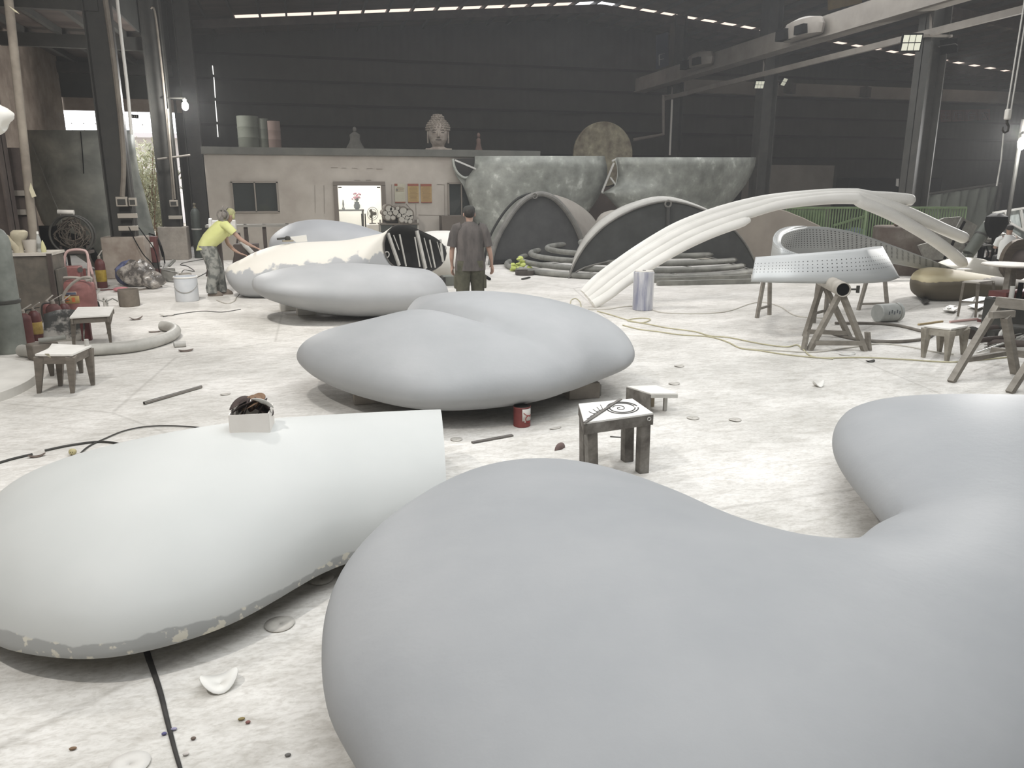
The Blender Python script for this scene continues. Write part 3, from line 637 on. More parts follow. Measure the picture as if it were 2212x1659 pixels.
def hand(J, E, wrist, wi, d, side, fingers=((.085, .0), (.095, .01), (.09, 0), (.075, -.01)), curl=(0, 0, 0)):
    """palm and five fingers from joint index wi; d points along the hand, side towards the thumb"""
    w = Vector(wrist); d = Vector(d).normalized(); s_ = Vector(side).normalized(); c = Vector(curl)
    palm = w+d*.075; J.append((tuple(palm), (.036, .018))); pi_ = len(J)-1; E.append((wi, pi_))
    for k, (ln, _) in enumerate(fingers):
        b = palm+d*.015+s_*(.027-.018*k); m1 = b+d*ln*.45; m2 = m1+(d+c*1.2).normalized()*ln*.5
        for q, r in ((b, .0105), (m1, .0095), (m2, .0075)): J.append((tuple(q), r))
        n_ = len(J); E += [(pi_, n_-3), (n_-3, n_-2), (n_-2, n_-1)]
    t0 = w+d*.03+s_*.032; t1 = t0+(d*.8+s_*.7).normalized()*.045
    J.append((tuple(t0), .012)); J.append((tuple(t1), .010)); n_ = len(J); E += [(wi, n_-2), (n_-2, n_-1)]
# --- the man walking away: origin between the feet, he faces +y (away from the eye)
mz = thing('person', 'person in dark grey t-shirt, olive cargo trousers and dark cap walking away', 'person', (2.41, 11.62, 0), -.12)
J = [((0, 0, .98), (.155, .105)), ((0, .0, 1.12), (.15, .10)), ((0, .01, 1.28), (.17, .11)), ((0, .0, 1.42), (.16, .10)), ((0, 0, 1.505), .06), ((0, .02, 1.56), (.055, .058)),
     ((0, .03, 1.62), (.072, .088)), ((0, .035, 1.68), (.074, .094)), ((0, .03, 1.735), (.045, .055))]
E_ = [(0, 1), (1, 2), (2, 3), (3, 4), (4, 5), (5, 6), (6, 7), (7, 8)]
def limb(pts, start):
    a = len(J); J.extend(pts); E_.extend(chainE(a, len(pts), start)); return len(J)-1
l = limb([((-.19, 0, 1.42), .058), ((-.25, -.01, 1.22), .045), ((-.275, .0, 1.10), .04), ((-.28, .02, .98), .036), ((-.275, .05, .88), .026)], 3); hand(J, E_, (-.275, .05, .88), l, (.02, .12, -1), (.55, .8, 0), curl=(.5, .1, 0))
l = limb([((.19, 0, 1.42), .058), ((.265, -.02, 1.22), .045), ((.30, -.02, 1.10), .042), ((.325, .01, .99), .036), ((.345, .05, .89), .026)], 3); hand(J, E_, (.345, .05, .89), l, (.05, .12, -1), (-.55, .8, 0), curl=(-.5, .1, 0))
limb([((-.10, 0, .86), .09), ((-.115, .0, .5), .06), ((-.12, -.03, .28), .055), ((-.12, -.04, .08), .04), ((-.12, .05, .045), (.042, .03)), ((-.125, .13, .04), (.04, .022))], 0)
limb([((.10, 0, .86), .09), ((.115, .06, .5), .06), ((.12, .08, .28), .055), ((.12, .08, .08), .04), ((.125, .17, .045), (.042, .03)), ((.13, .25, .04), (.04, .022))], 0)
skin('body', J, E_, M_skin, mz)
# ears and nose belong to the face; cap over dark hair
for s_ in (-1, 1): MB().ball((s_*.082, .02, 1.635), (.014, .022, .033), 6).build('ear', M_skin, mz)
MB().ball((0, .125, 1.64), (.014, .02, .022), 6).build('nose', M_skin, mz)
b = MB().ball((0, .0, 1.665), (.083, .09, .085), 10); b.build('hair', M_hair, mz)
b = MB().lathe([(.088, 1.665), (.092, 1.69), (.088, 1.73), (.065, 1.758), (.02, 1.77), (.001, 1.771)], (0, .02, 0), 24); b.bar((0, .09, 1.685), (0, .175, 1.67), .14, .01)
b.build('cap', mat('dark_cap', (52, 52, 50), (62, 62, 59), .9, 12), mz)
def cloth_rings(rows, n=28, amp=0, seed=1, fr=7):
    """rows: (cx, cy, z, rx, ry); soft folds of the given amplitude"""
    random.seed(seed); ph = [random.uniform(0, 6.28) for _ in range(4)]; R = []
    for i, (cx, cy, z, rx, ry) in enumerate(rows):
        R.append([(cx+rx*math.cos(t)*(1+amp*math.sin(fr*t+ph[0]+i*.4)), cy+ry*math.sin(t)*(1+amp*math.sin((fr-2)*t+ph[1]-i*.3)), z+amp*.05*math.sin(5*t+ph[2])) for t in [2*math.pi*k/n for k in range(n)]])
    return R
M_tee = mat('faded_grey_tshirt', (72, 68, 66), (98, 92, 89), .95, 5, stretch=(2, 2, .6), bump=.3, bscale=12)
M_cargo = mat('olive_cargo_cloth', (62, 62, 50), (88, 86, 72), .95, 6, bump=.4, bscale=14)
R = cloth_rings([(0, 0, .80, .235, .155), (0, 0, .86, .235, .155), (0, 0, .96, .225, .15), (0, 0, 1.08, .21, .145), (0, 0, 1.2, .215, .145), (0, 0, 1.32, .225, .145), (0, 0, 1.40, .225, .135), (0, 0, 1.455, .19, .115), (0, 0, 1.49, .12, .085), (0, .005, 1.525, .075, .07), (0, .005, 1.535, .066, .066)], 36, .02)
b = MB().rings(R, caps=False)
for s_ in (-1, 1):
    b.tube([(s_*.13, 0, 1.44), (s_*.19, 0, 1.425), (s_*.235, -.005, 1.33), (s_*.262, -.01, 1.23), (s_*.275, -.01, 1.16)], [.085, .09, .082, .075, .078], 16, caps=False)
b.build('tshirt', M_tee, mz, sharp=80)
b = MB()
for s_, k, fo in ((-1, 0, 0), (1, .08, .08)):
    R = cloth_rings([(s_*.085, 0, .95, .135, .14), (s_*.095, 0, .86, .135, .135), (s_*.11, k*.3, .7, .12, .12), (s_*.118, k*.7, .55, .105, .11), (s_*.12, k*.85, .45, .1, .1), (s_*.122, k-.02*(1-s_), .3, .095, .1), (s_*.123, k-.03*(1-s_), .16, .09, .098), (s_*.123, k-.035*(1-s_), .07, .09, .1)], 24, .04, 3+int(s_))
    b.rings(R)
b.ball((0, 0, .9), (.2, .135, .12), 10); b.build('cargo_trousers', M_cargo, mz, sharp=80)
for s_ in (-1, 1):
    MB().box((s_*.225, .03, .62), (.05, .14, .2)).build('cargo_pocket', M_cargo, mz, bevel=.015)
    y = .1 if s_ < 0 else .21
    MB().rings([[(s_*.125+a*math.cos(t), y-.04+c*math.sin(t), z) for t in [2*math.pi*k/16 for k in range(16)]] for a, c, z in ((.05, .14, 0), (.052, .142, .03), (.046, .12, .06), (.035, .06, .1))]).build('shoe', M_black, mz)
# --- the worker bending over the ribbed pod: origin at the feet, he leans towards +x
wk = thing('person', 'person in yellow t-shirt and ear protection bending over the grey pod', 'person', (-1.78, 15.9, 0), .0)
J = [((-.06, 0, .93), (.15, .12)), ((.02, 0, 1.08), (.13, .12)), ((.14, 0, 1.22), (.14, .12)), ((.26, 0, 1.33), (.13, .11)), ((.34, 0, 1.40), .055), ((.37, 0, 1.44), .055),
     ((.385, 0, 1.50), (.08, .078)), ((.40, 0, 1.56), (.088, .08)), ((.39, 0, 1.61), (.05, .05))]
E_ = [(i, i+1) for i in range(8)]
l = limb([((.30, -.17, 1.36), .055), ((.45, -.2, 1.21), .044), ((.56, -.2, 1.08), .04), ((.68, -.15, .99), .034), ((.78, -.1, .93), .026)], 3); hand(J, E_, (.78, -.1, .93), l, (1, .3, -.5), (0, 1, .1), curl=(0, 0, -.6))
l = limb([((.26, .17, 1.33), .055), ((.26, .22, 1.12), .044), ((.28, .2, .98), .04), ((.40, .1, .86), .034), ((.5, .0, .80), .026)], 3); hand(J, E_, (.5, .0, .80), l, (1, -.2, -.3), (0, -1, .1), curl=(0, 0, -.6))
limb([((-.05, -.09, .84), .09), ((-.0, -.1, .48), .06), ((-.05, -.1, .26), .055), ((-.07, -.1, .08), .04), ((.02, -.1, .045), (.04, .03)), ((.10, -.1, .04), (.04, .022))], 0)
limb([((-.05, .09, .84), .09), ((.06, .1, .48), .06), ((.1, .1, .26), .055), ((.1, .1, .08), .04), ((.2, .1, .045), (.04, .03)), ((.28, .1, .04), (.04, .022))], 0)
skin('body', J, E_, M_skin, wk)
b = MB().ball((.395, 0, 1.575), (.098, .09, .085), 10); b.box((.45, 0, 1.51), (.05, .13, .12)); b.build('dust_hood', mat('yellow_grey_cloth', (138, 136, 100), (168, 166, 122), .95, 9), wk, bevel=.02, sharp=70)
b = MB()
b.tube([(.27+.11*math.cos(t)*.9, -.12, 1.53+.11*math.sin(t)) for t in [2*math.pi*k/20 for k in range(20)]], .014, 8, loop=True)
b.ball((.3, -.09, 1.54), (.055, .04, .07), 8); b.ball((.3, .09, 1.54), (.055, .04, .07), 8)
b.tube([(.3, -.09, 1.6), (.36, -.05, 1.68), (.36, .05, 1.68), (.3, .09, 1.6)], .012, 6)
b.cyl((.17, -.05, 1.32), (.3, -.06, 1.55), .05, .045); b.tube([(.24, -.08, 1.6), (.28, -.05, 1.7), (.26, 0, 1.66)], .014, 6)
b.build('respirator_gear', mat('grey_rubber_gear', (96, 92, 88), (132, 126, 120), .7, 12), wk, sharp=60)
M_yel = mat('yellow_tshirt', (194, 197, 128), (206, 208, 144), .9, 5, bump=.2, bscale=10)
def tilt_rings(P, n=32, amp=.02):
    """P: (x, z, along-thickness, across, tilt) rings of a bent trunk"""
    R = []
    for i, (x, z, rt, ra, th) in enumerate(P):
        R.append([(x+rt*math.cos(t)*math.cos(th)*(1+amp*math.sin(6*t+i)), ra*math.sin(t)*(1+amp*math.sin(5*t-i)), z+rt*math.cos(t)*math.sin(th)) for t in [2*math.pi*k/n for k in range(n)]])
    return R
b = MB().rings(tilt_rings([(-.1, .90, .18, .19, .15), (-.04, 1.0, .185, .2, -.1), (.04, 1.1, .18, .2, -.45), (.14, 1.2, .175, .2, -.6), (.22, 1.29, .16, .2, -.72), (.28, 1.355, .13, .18, -.8), (.325, 1.40, .085, .1, -.85), (.345, 1.42, .065, .07, -.85)]), caps=False)
b.tube([(.24, -.1, 1.33), (.31, -.18, 1.35), (.39, -.2, 1.27), (.45, -.205, 1.2)], [.08, .085, .078, .074], 16, caps=False)
b.tube([(.24, .1, 1.33), (.27, .18, 1.32), (.265, .21, 1.2), (.265, .22, 1.12)], [.08, .085, .078, .074], 16, caps=False)
b.build('tshirt', M_yel, wk, sharp=80)
M_camo = mat('dusty_camouflage', (98, 100, 96), (146, 146, 140), .95, 7, contrast=(.45, .55), bump=.3, bscale=12)
b = MB()
for s_, kn, an in ((-1, .02, -.06), (1, .07, .1)):
    R = cloth_rings([(-.07, s_*.075, .96, .15, .13), (-.05, s_*.09, .84, .15, .12), (-.02+kn*.5, s_*.1, .66, .125, .11), (kn, s_*.1, .48, .11, .1), ((kn+an)/2, s_*.1, .3, .105, .1), (an, s_*.1, .16, .1, .095), (an+.01, s_*.1, .06, .1, .095)], 24, .04, 5+int(s_)); b.rings(R)
b.ball((-.07, 0, .9), (.15, .18, .12), 10); b.build('camouflage_trousers', M_camo, wk, sharp=80)
for s_, x in ((-1, .0), (1, .17)):
    MB().rings([[(x+a*math.cos(t), s_*.1+c*math.sin(t), z) for t in [2*math.pi*k/16 for k in range(16)]] for a, c, z in ((.14, .05, 0), (.142, .052, .03), (.12, .046, .06), (.06, .035, .1))]).build('shoe', mat('dusty_shoe', (120, 110, 100), None, .9), wk)
# --- the seated man far right
P0 = V(2147, 560, 13.9); sm = thing('person', 'person in white shirt sitting with his back turned at the far right workbench', 'person', (P0[0]+.35, 13.9, 0), -.6)
J = [((0, 0, .56), (.16, .12)), ((0, .02, .72), (.14, .1)), ((0, .05, .9), (.16, .11)), ((0, .08, 1.02), (.15, .1)), ((0, .1, 1.1), .055), ((0, .12, 1.16), (.07, .08)), ((0, .13, 1.23), (.074, .09)), ((0, .13, 1.29), (.05, .06))]
E_ = [(i, i+1) for i in range(7)]
l = limb([((-.19, .08, 1.0), .055), ((-.24, .15, .8), .045), ((-.2, .38, .76), .03)], 3); hand(J, E_, (-.2, .38, .76), l, (.2, 1, 0), (1, 0, 0))
l = limb([((.19, .08, 1.0), .055), ((.24, .15, .8), .045), ((.2, .38, .76), .03)], 3); hand(J, E_, (.2, .38, .76), l, (-.2, 1, 0), (-1, 0, 0))
for s_ in (-1, 1): limb([((s_*.1, .1, .53), .085), ((s_*.13, .42, .5), .062), ((s_*.14, .44, .25), .05), ((s_*.14, .42, .07), .04), ((s_*.14, .55, .04), (.04, .025))], 0)
skin('body', J, E_, M_skin, sm)
MB().ball((0, .11, 1.265), (.08, .09, .075), 8).build('hair', M_hair, sm)
b = MB().rings(cloth_rings([(0, 0, .52, .2, .16), (0, .01, .66, .2, .15), (0, .03, .82, .205, .15), (0, .06, .96, .2, .14), (0, .08, 1.04, .16, .11), (0, .1, 1.1, .07, .07)], 28, .02), caps=False)
for s_ in (-1, 1): b.tube([(s_*.13, .07, 1.01), (s_*.2, .08, .98), (s_*.235, .13, .84)], [.08, .08, .07], 12, caps=False)
b.build('shirt', mat('white_shirt', (226, 226, 222), None, .9), sm, sharp=80)
b = MB(); b.ball((0, 0, .55), (.19, .17, .12), 8)
for s_ in (-1, 1): b.tube([(s_*.1, .05, .54), (s_*.13, .42, .52), (s_*.14, .45, .3), (s_*.14, .43, .1)], [.11, .09, .075, .075], 12)
b.build('dark_trousers', mat('dark_cloth', (40, 40, 42), None, .95), sm, sharp=80)
sb = thing('stool', 'small dark stool under the seated person in the white shirt', 'stool', (P0[0]+.35, 13.9, 0), -.6)
MB().box((0, 0, .42), (.36, .34, .04)).build('seat', M_steel_dark, sb, bevel=.005)
for x in (-.14, .14):
    for y in (-.13, .13): MB().box((x, y, .2), (.035, .035, .4)).build('leg', M_steel_dark, sb)
sm.scale = (.93, .93, .93); sb.scale = (.93, .93, .93)
# ------------------------------------------------------------------ metal hulls, dark-faced shells and tube rings in the far middle
M_patina = mat('blotchy_grey_metal', (116, 118, 111), (146, 148, 140), .55, 2.6, metal=.15, contrast=(.35, .6), c3=(192, 194, 186), bump=.05)
def hull(label, rows, Y0, bulge, loc, lean=0.0):
    """rows: (row px, left px, right px) from the top edge down; bulges towards the eye"""
    t = thing('metal_hull', label, 'sculpture part', loc); m = MB(); g = []
    for k, (y, xl, xr) in enumerate(rows):
        r = []
        for i in range(25):
            u = i/24; x = xl+(xr-xl)*u; p = V(x, y, Y0-bulge*math.sin(math.pi*u)**.8*(1-.35*k/(len(rows)-1))+lean*k); r.append(tuple(p))
        g.append(r)
    m.grid(g).build('hull_sheet', M_patina, t, world=True, solid=.03, solid_off=1, sharp=80)
    return t
t1 = hull('left blotchy metal hull with a round arm opening, behind the walking man', [(337, 1027, 1306), (362, 1025, 1312), (385, 1008, 1312), (405, 1003, 1304), (430, 1012, 1291), (460, 1018, 1270), (490, 1026, 1240), (520, 1034, 1205), (550, 1042, 1170), (575, 1050, 1140)], 23.7, .8, (6.2, 23.4, 0))
lip = [V(x, y, 23.75) for x, y in ((979, 343), (981, 357), (987, 371), (996, 380), (1006, 384), (1017, 379), (1025, 366), (1028, 350), (1028, 338))]
MB().tube(catmull(lip, 4, False), .035, 8).build('opening_rim', mat('pale_worn_metal', (150, 152, 144), (176, 178, 170), .5, 5), t1, world=True)
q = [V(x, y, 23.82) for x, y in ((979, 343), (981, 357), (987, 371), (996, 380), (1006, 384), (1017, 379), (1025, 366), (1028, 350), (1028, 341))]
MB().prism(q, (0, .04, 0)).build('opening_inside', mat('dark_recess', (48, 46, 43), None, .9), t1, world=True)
q = [V(x, y, 23.8) for x, y in ((976, 343), (979, 343), (987, 371), (996, 381), (1006, 386), (1020, 384), (1030, 420), (1035, 450), (1018, 450), (1010, 425), (1000, 400), (986, 380), (978, 360))]
MB().prism(q, (0, .05, 0)).build('side_flange', M_patina, t1, world=True)
MB().bar(V(983, 346, 23.65), V(1028, 365, 23.65), .05, .05).build('brace', M_strut, t1, world=True)
t2 = hull('right blotchy metal hull with a pointed opening, beside the round plate', [(340, 1331, 1633), (358, 1334, 1631), (380, 1335, 1622), (400, 1330, 1610), (416, 1302, 1598), (432, 1318, 1585), (450, 1334, 1568), (480, 1350, 1535), (520, 1365, 1500), (560, 1380, 1460)], 23.2, 1.0, (13, 23.2, 0))
lip = [V(x, y, 23.25) for x, y in ((1330, 345), (1335, 365), (1333, 390), (1325, 408), (1312, 417), (1300, 416))]
MB().tube(catmull(lip, 4, False), .03, 8).build('opening_rim', MATS['pale_worn_metal'], t2, world=True)
for a, b in (((1300, 416), (1326, 352)), ((1318, 383), (1332, 402)), ((1322, 348), (1332, 343))): MB().bar(V(*a, 23.3), V(*b, 23.3), .05, .05).build('brace', M_strut, t2, world=True)
# big round plate standing on a rusty box, resting against the wall
pc = V(1302, 334, 25.3); pr_ = 67.6/FOC*float(np.dot(pc-EYE, _f))
M_stone = mat('mottled_stone_plate', (82, 72, 58), (118, 112, 92), .8, 3.2, contrast=(.38, .6), c3=(146, 142, 122), bump=.2)
Mx = Matrix.Rotation(math.pi/2, 3, 'X')
solo('round_plate', MB().lathe([(.05, -.06), (pr_-.02, -.06), (pr_, -.04), (pr_, .06), (pr_-.02, .08), (pr_-.1, .05), (.05, .05)], tuple(pc), 48, M=Mx), M_stone, 'big mottled round plate standing upright behind the two metal hulls', 'plate', sharp=40)
solo('storage_box', MB().box((pc[0]-.2, 25.3, (pc[2]-pr_)/2), (3.6, 1.2, pc[2]-pr_)), mat('dark_rusty_box', (62, 52, 46), (74, 62, 54), .8, 2), 'dark brown storage box between the metal hulls under the round plate', 'box', bevel=.01)
# arched shell with a dark flat face, left
M_face = mat('dark_cloth_face', (70, 70, 70), (80, 80, 79), .95, 3)
M_grip = mat('grey_rim_tube', (104, 102, 98), (128, 126, 120), .7, 3)
M_beige = mat('beige_primer', (142, 136, 128), (156, 150, 141), .7, 1.6)
fa, fb = (G(1057, 572)[0], G(1057, 572)[1]), (G(1262, 562)[0], G(1262, 562)[1])
def onface(pts, a, b, off=0):
    n_ = np.array([b[1]-a[1], a[0]-b[0], 0.0]); n_ /= np.linalg.norm(n_)
    return [wall_pt(x, y, a, b)+n_*off for x, y in pts]
arch = [(1057, 572), (1062, 545), (1072, 515), (1088, 485), (1108, 455), (1130, 432), (1150, 422), (1170, 419), (1192, 427), (1214, 447), (1237, 480), (1253, 517), (1262, 557)]
td = thing('arched_shell', 'left arched shell with a dark flat face, behind the walking man', 'sculpture part', (6.3, 21.3, 0))
A_ = onface(arch, fa, fb); A_[0][2] = max(A_[0][2], .02)
As = catmull(A_, 4, False)
MB().prism([tuple(p) for p in As], tuple(np.array([0, .08, 0]))).build('dark_face', M_face, td, world=True, flat=True)
MB().tube(onface(catmull(arch, 4, False)[:, :2], fa, fb, .06), .075, 10).build('rim_tube', M_grip, td, world=True)
MB().bar(A_[0]+[0, -.03, .05], A_[-1]+[0, -.03, .05], .08, .1).build('bottom_rail', mat('dark_rail', (40, 40, 40), None, .8), td, world=True)
rows = []
for k in range(7):
    f_ = k/6; cen_ = np.array([sum(p[0] for p in As)/len(As), As[:, 1].mean(), 0.0]); s_ = 1-.22*f_**2
    rows.append([tuple(cen_+(p-cen_)*np.array([s_, s_, s_])+np.array([1.55*f_+.02, 1.15*f_+.08, 0])) for p in As])
MB().grid(rows).build('hood', M_beige, td, world=True, solid=.03, sharp=80)
c_ = onface([(1150, 423)], fa, fb, .14)[0]
MB().tube([c_+np.array([.07*math.cos(t), 0, .07*math.sin(t)]) for t in [2*math.pi*k/14 for k in range(14)]], .016, 6, loop=True).build('pipe_ring', M_grip, td, world=True)
out = onface(catmull([(1046, 566), (1049, 545), (1058, 512), (1074, 481), (1095, 451), (1120, 428), (1147, 418)], 4, False)[:, :2], (fa[0], fa[1]+.12), (fb[0], fb[1]+.12))
MB().tube(out, .035, 8).build('back_edge', mat('dark_edge', (44, 44, 42), None, .8), td, world=True)
# wide arched shell, right: crescent face with a pale rim
M_pale_rim = mat('pale_rim', (168, 166, 160), (186, 184, 177), .6, 3)
ga, gb = (G(1226, 601)[0], G(1226, 601)[1]), (G(1640, 591)[0], G(1640, 591)[1])
topc = [(1227, 600), (1236, 575), (1252, 545), (1276, 513), (1310, 482), (1350, 458), (1390, 442), (1432, 433), (1470, 436), (1510, 448), (1545, 464), (1580, 491), (1606, 521), (1626, 556), (1640, 591)]
botc = [(1640, 591), (1602, 577), (1540, 559), (1470, 548), (1400, 549), (1330, 562), (1262, 578), (1227, 600)]
te = thing('arched_shell', 'wide dark crescent-faced shell with a pale rim, behind the white arch', 'sculpture part', (8.5, 17.4, 0))
T_ = catmull(onface(topc, ga, gb), 3, False); B_ = catmull(onface(botc, ga, gb), 3, False)
T_[:, 2] = np.maximum(T_[:, 2], .015); B_[:, 2] = np.maximum(B_[:, 2], .015)
MB().prism([tuple(p) for p in list(T_)+list(B_)[1:-1]], (0, .05, 0)).build('dark_face', mat('dark_face_plate', (64, 65, 64), (76, 77, 76), .9, 3), te, world=True, flat=True)
w_ = np.sin(np.linspace(0, math.pi, len(T_)))
MB().grid([[tuple(p+[0, -.04, 0]) for p in T_], [tuple(p+[.03, .35*w, .075*w+.01]) for p, w in zip(T_, w_)], [tuple(p+[.06, .8*w, .03*w]) for p, w in zip(T_, w_)]]).build('outer_skin', M_pale_rim, te, world=True, solid=.02)
MB().tube([tuple(p+[0, -.05, -.02]) for p in T_], .022, 6).build('edge_tube', M_grip, te, world=True)
MB().tube([tuple(p+[0, -.05, .01]) for p in B_], .022, 6).build('edge_tube', M_grip, te, world=True)
c_ = onface([(1441, 440)], ga, gb, .06)[0]
MB().tube([c_+np.array([.075*math.cos(t), 0, .075*math.sin(t)]) for t in [2*math.pi*k/14 for k in range(14)]], .022, 6, loop=True).build('pipe_ring', M_grip, te, world=True)
MB().cyl(c_+[0, 0, -.08], onface([(1440, 497)], ga, gb, .05)[0], .04, n=12).build('inner_pipe', mat('dark_pipe', (62, 62, 60), None, .7), te, world=True)
# low beige mound between the two arched shells
simple_pod('beige mound shell peeking out between the two arched shells', [(1270, 520, 550, 20.6, .1), (1290, 470, 570, 20.6, .4), (1310, 456, 576, 20.6, .55), (1335, 454, 578, 20.6, .6), (1360, 462, 578, 20.6, .55), (1400, 490, 570, 20.6, .4), (1420, 520, 550, 20.6, .1)], M_beige, (8.3, 20.6, 0), [((8.3, 20.6, .08), (.6, .6, .16))], 'sculpture_shell')
# leaning brown panel behind the perforated band
q = [(1552, 446), (1600, 440), (1650, 444), (1700, 456), (1735, 470), (1772, 488), (1790, 520), (1795, 562), (1700, 566), (1640, 566), (1600, 540)]
pl = [V(x, y, 16.9) for x, y in q]; zmin = min(p[2] for p in pl)
solo('leaning_shell', MB().prism([tuple(p) if p[2] > .1 else (p[0], p[1], .0) for p in pl], (.1, .35, 0)), mat('brown_grey_panel', (132, 124, 115), (146, 138, 128), .8, 1.5), 'large brown-grey shell piece leaning behind the perforated metal band', 'sculpture part', bevel=.02, flat=True)
# relief board on a thin post
tp = thing('relief_board', 'small grey board with wavy relief strips on a thin post', 'sign', (V(1632, 500, 17.9)[0], 17.9, 0))
q = [V(x, y, 17.9) for x, y in ((1604, 488), (1659, 487), (1663, 512), (1610, 514))]
MB().prism([tuple(p) for p in q], (0, .03, 0)).build('board', mat('grey_board', (150, 146, 138), None, .8), tp, world=True)
c = V(1632, 512, 17.93); MB().cyl((c[0], 17.95, 0), (c[0], 17.95, c[2]), .02, n=8).build('post', M_grip, tp, world=True)
MB().box((0, .02, .02), (.3, .3, .04)).build('foot', M_grip, tp)
for a, b, c in (((1610, 506), (1620, 498), (1634, 493)), ((1618, 508), (1630, 500), (1652, 492)), ((1630, 508), (1640, 504), (1652, 507)), ((1612, 498), (1622, 492), (1634, 490))):
    MB().tube([V(*k, 17.86) for k in (a, b, c)], .022, 6).build('relief_strip', mat('dark_relief', (92, 88, 82), None, .8), tp, world=True)
# rings of bent tube stacked on the floor
M_tube = mat('grey_bent_tube', (112, 112, 106), (146, 145, 138), .6, 3)
cx, cy = 8.35, 19.2
for k, (r_, z, a0, a1, lab) in enumerate(((3.3, .07, 150, 392, 'lowest and widest grey bent tube ring on the floor under the crescent shell'), (3.05, .2, 128, 380, 'second grey bent tube ring resting on the lowest one'), (2.85, .34, 105, 372, 'third grey bent tube ring of the stack, tied with flat bars'), (2.5, .48, 95, 400, 'topmost and smallest grey bent tube ring of the stack'), (1.7, .62, 150, 330, 'short curved tube lying across the top of the tube rings'))):
    t = thing('bent_tube', lab, 'tube', (cx+.1*k, cy, z-.07), 0, 'stacked bent tube rings')
    pts = [(r_*math.cos(math.radians(a)), r_*math.sin(math.radians(a)), .07) for a in np.linspace(a0, a1, 60)]
    MB().tube(pts, .068, 10).build('tube', M_tube, t, sharp=60)
    if k < 4:
        e = pts[-1]; e2 = pts[-4]
        MB().tube([e2, pts[-2], e], .073, 10).build('wrapped_end', M_rail_white, t)
    for a in (200, 230, 265, 300) if k < 4 else ():
        r1 = r_-.25; an = math.radians(a+7*k); MB().bar((r_*math.cos(an), r_*math.sin(an), .135), ((r_-.6)*math.cos(an), (r_-.6)*math.sin(an), .135), .05, .015).build('flat_bar', M_strut if a == 230 else M_tube, t)
# long rails on the floor before the rings
for k, (a, b, lab) in enumerate((((1400, 606), (1620, 598), 'long flat steel bar on the floor under the white arch'), ((1420, 612), (1640, 607), 'long square steel bar on the floor nearest the white arch'))):
    p, q = G(*a, .05), G(*b, .05); solo('steel_bar', MB().bar(p, q, .1, .1), M_tube, lab, 'bar')
# the white arch of joined foam tubes
M_foam = mat('white_foam_tube', (226, 224, 218), (240, 238, 232), .7, 3, stretch=(.4, 1, 1))
ta = thing('tube_arch', 'tall white arch of joined round tubes splitting into separate ends', 'sculpture', (8.8, 12.6, 0))
up = [(1258, 629), (1275, 607), (1300, 586), (1350, 549), (1400, 516), (1450, 487), (1500, 466), (1550, 449), (1600, 436), (1650, 427), (1700, 421.5), (1750, 418), (1800, 415.5), (1850, 416)]
lo = [(1284, 662), (1322, 640), (1352, 617), (1402, 583), (1452, 553), (1500, 528), (1550, 506), (1600, 488), (1648, 471), (1690, 455), (1735, 446), (1780, 440), (1815, 437), (1850, 437)]
U = catmull(up, 4, False); L_ = catmull(lo, 4, False)
def along(t, n0=0, n1=None): return [(1-t)*U[i]+t*L_[i] for i in range(n0, n1 or len(U))]
def place(pts, Y, dy=0): return [V(p[0], p[1], Y+dy*i/len(pts)) for i, p in enumerate(pts)]
tubes = [(.14, None, [(1880, 424.5), (1920, 427), (1955, 430.5), (1973, 433)], 12.75), (.38, None, [(1880, 432), (1920, 444), (1960, 459), (2000, 477), (2040, 496), (2075, 511), (2086, 516)], 12.68), (.63, None, [(1862, 437), (1895, 450), (1930, 466), (1965, 486), (2000, 507), (2035, 531), (2062, 552), (2085, 573)], 12.62), (.88, 31, [], 12.55)]
for t, cut, ext, Y in tubes:
    pts = along(t, 0, cut)+[np.array(e, float) for e in catmull([along(t)[-1]]+ext, 3, False)[1:]] if ext else along(t, 0, cut)
    W3 = place(pts, Y); n_ = len(W3)
    rr = [.088+.024*min(1, max(0, (i-38)/20)) for i in range(n_)]
    rr[-1] = rr[-1]*.55; rr[-2] = rr[-2]*.92
    MB().tube(W3, rr, 14).build('foam_tube', M_foam, ta, world=True, sharp=70)
for t0, t1, cut, Y in ((.14, .38, 52, 12.72), (.38, .63, 52, 12.66), (.63, .88, 31, 12.6)):
    a_, b_2 = place(along(t0, 0, cut), Y), place(along(t1, 0, cut), Y)
    MB().grid([[tuple(p) for p in a_], [tuple(p) for p in b_2]]).build('joining_web', M_foam, ta, world=True, solid=.13)
# prop under the far end of the arch
e = place([(2085, 573)], 12.62)[0]; MB().box((e[0], 12.62, e[2]/2-.02), (.2, .2, max(.05, e[2]-.1))).build('foot_block', M_foam, ta, world=True)
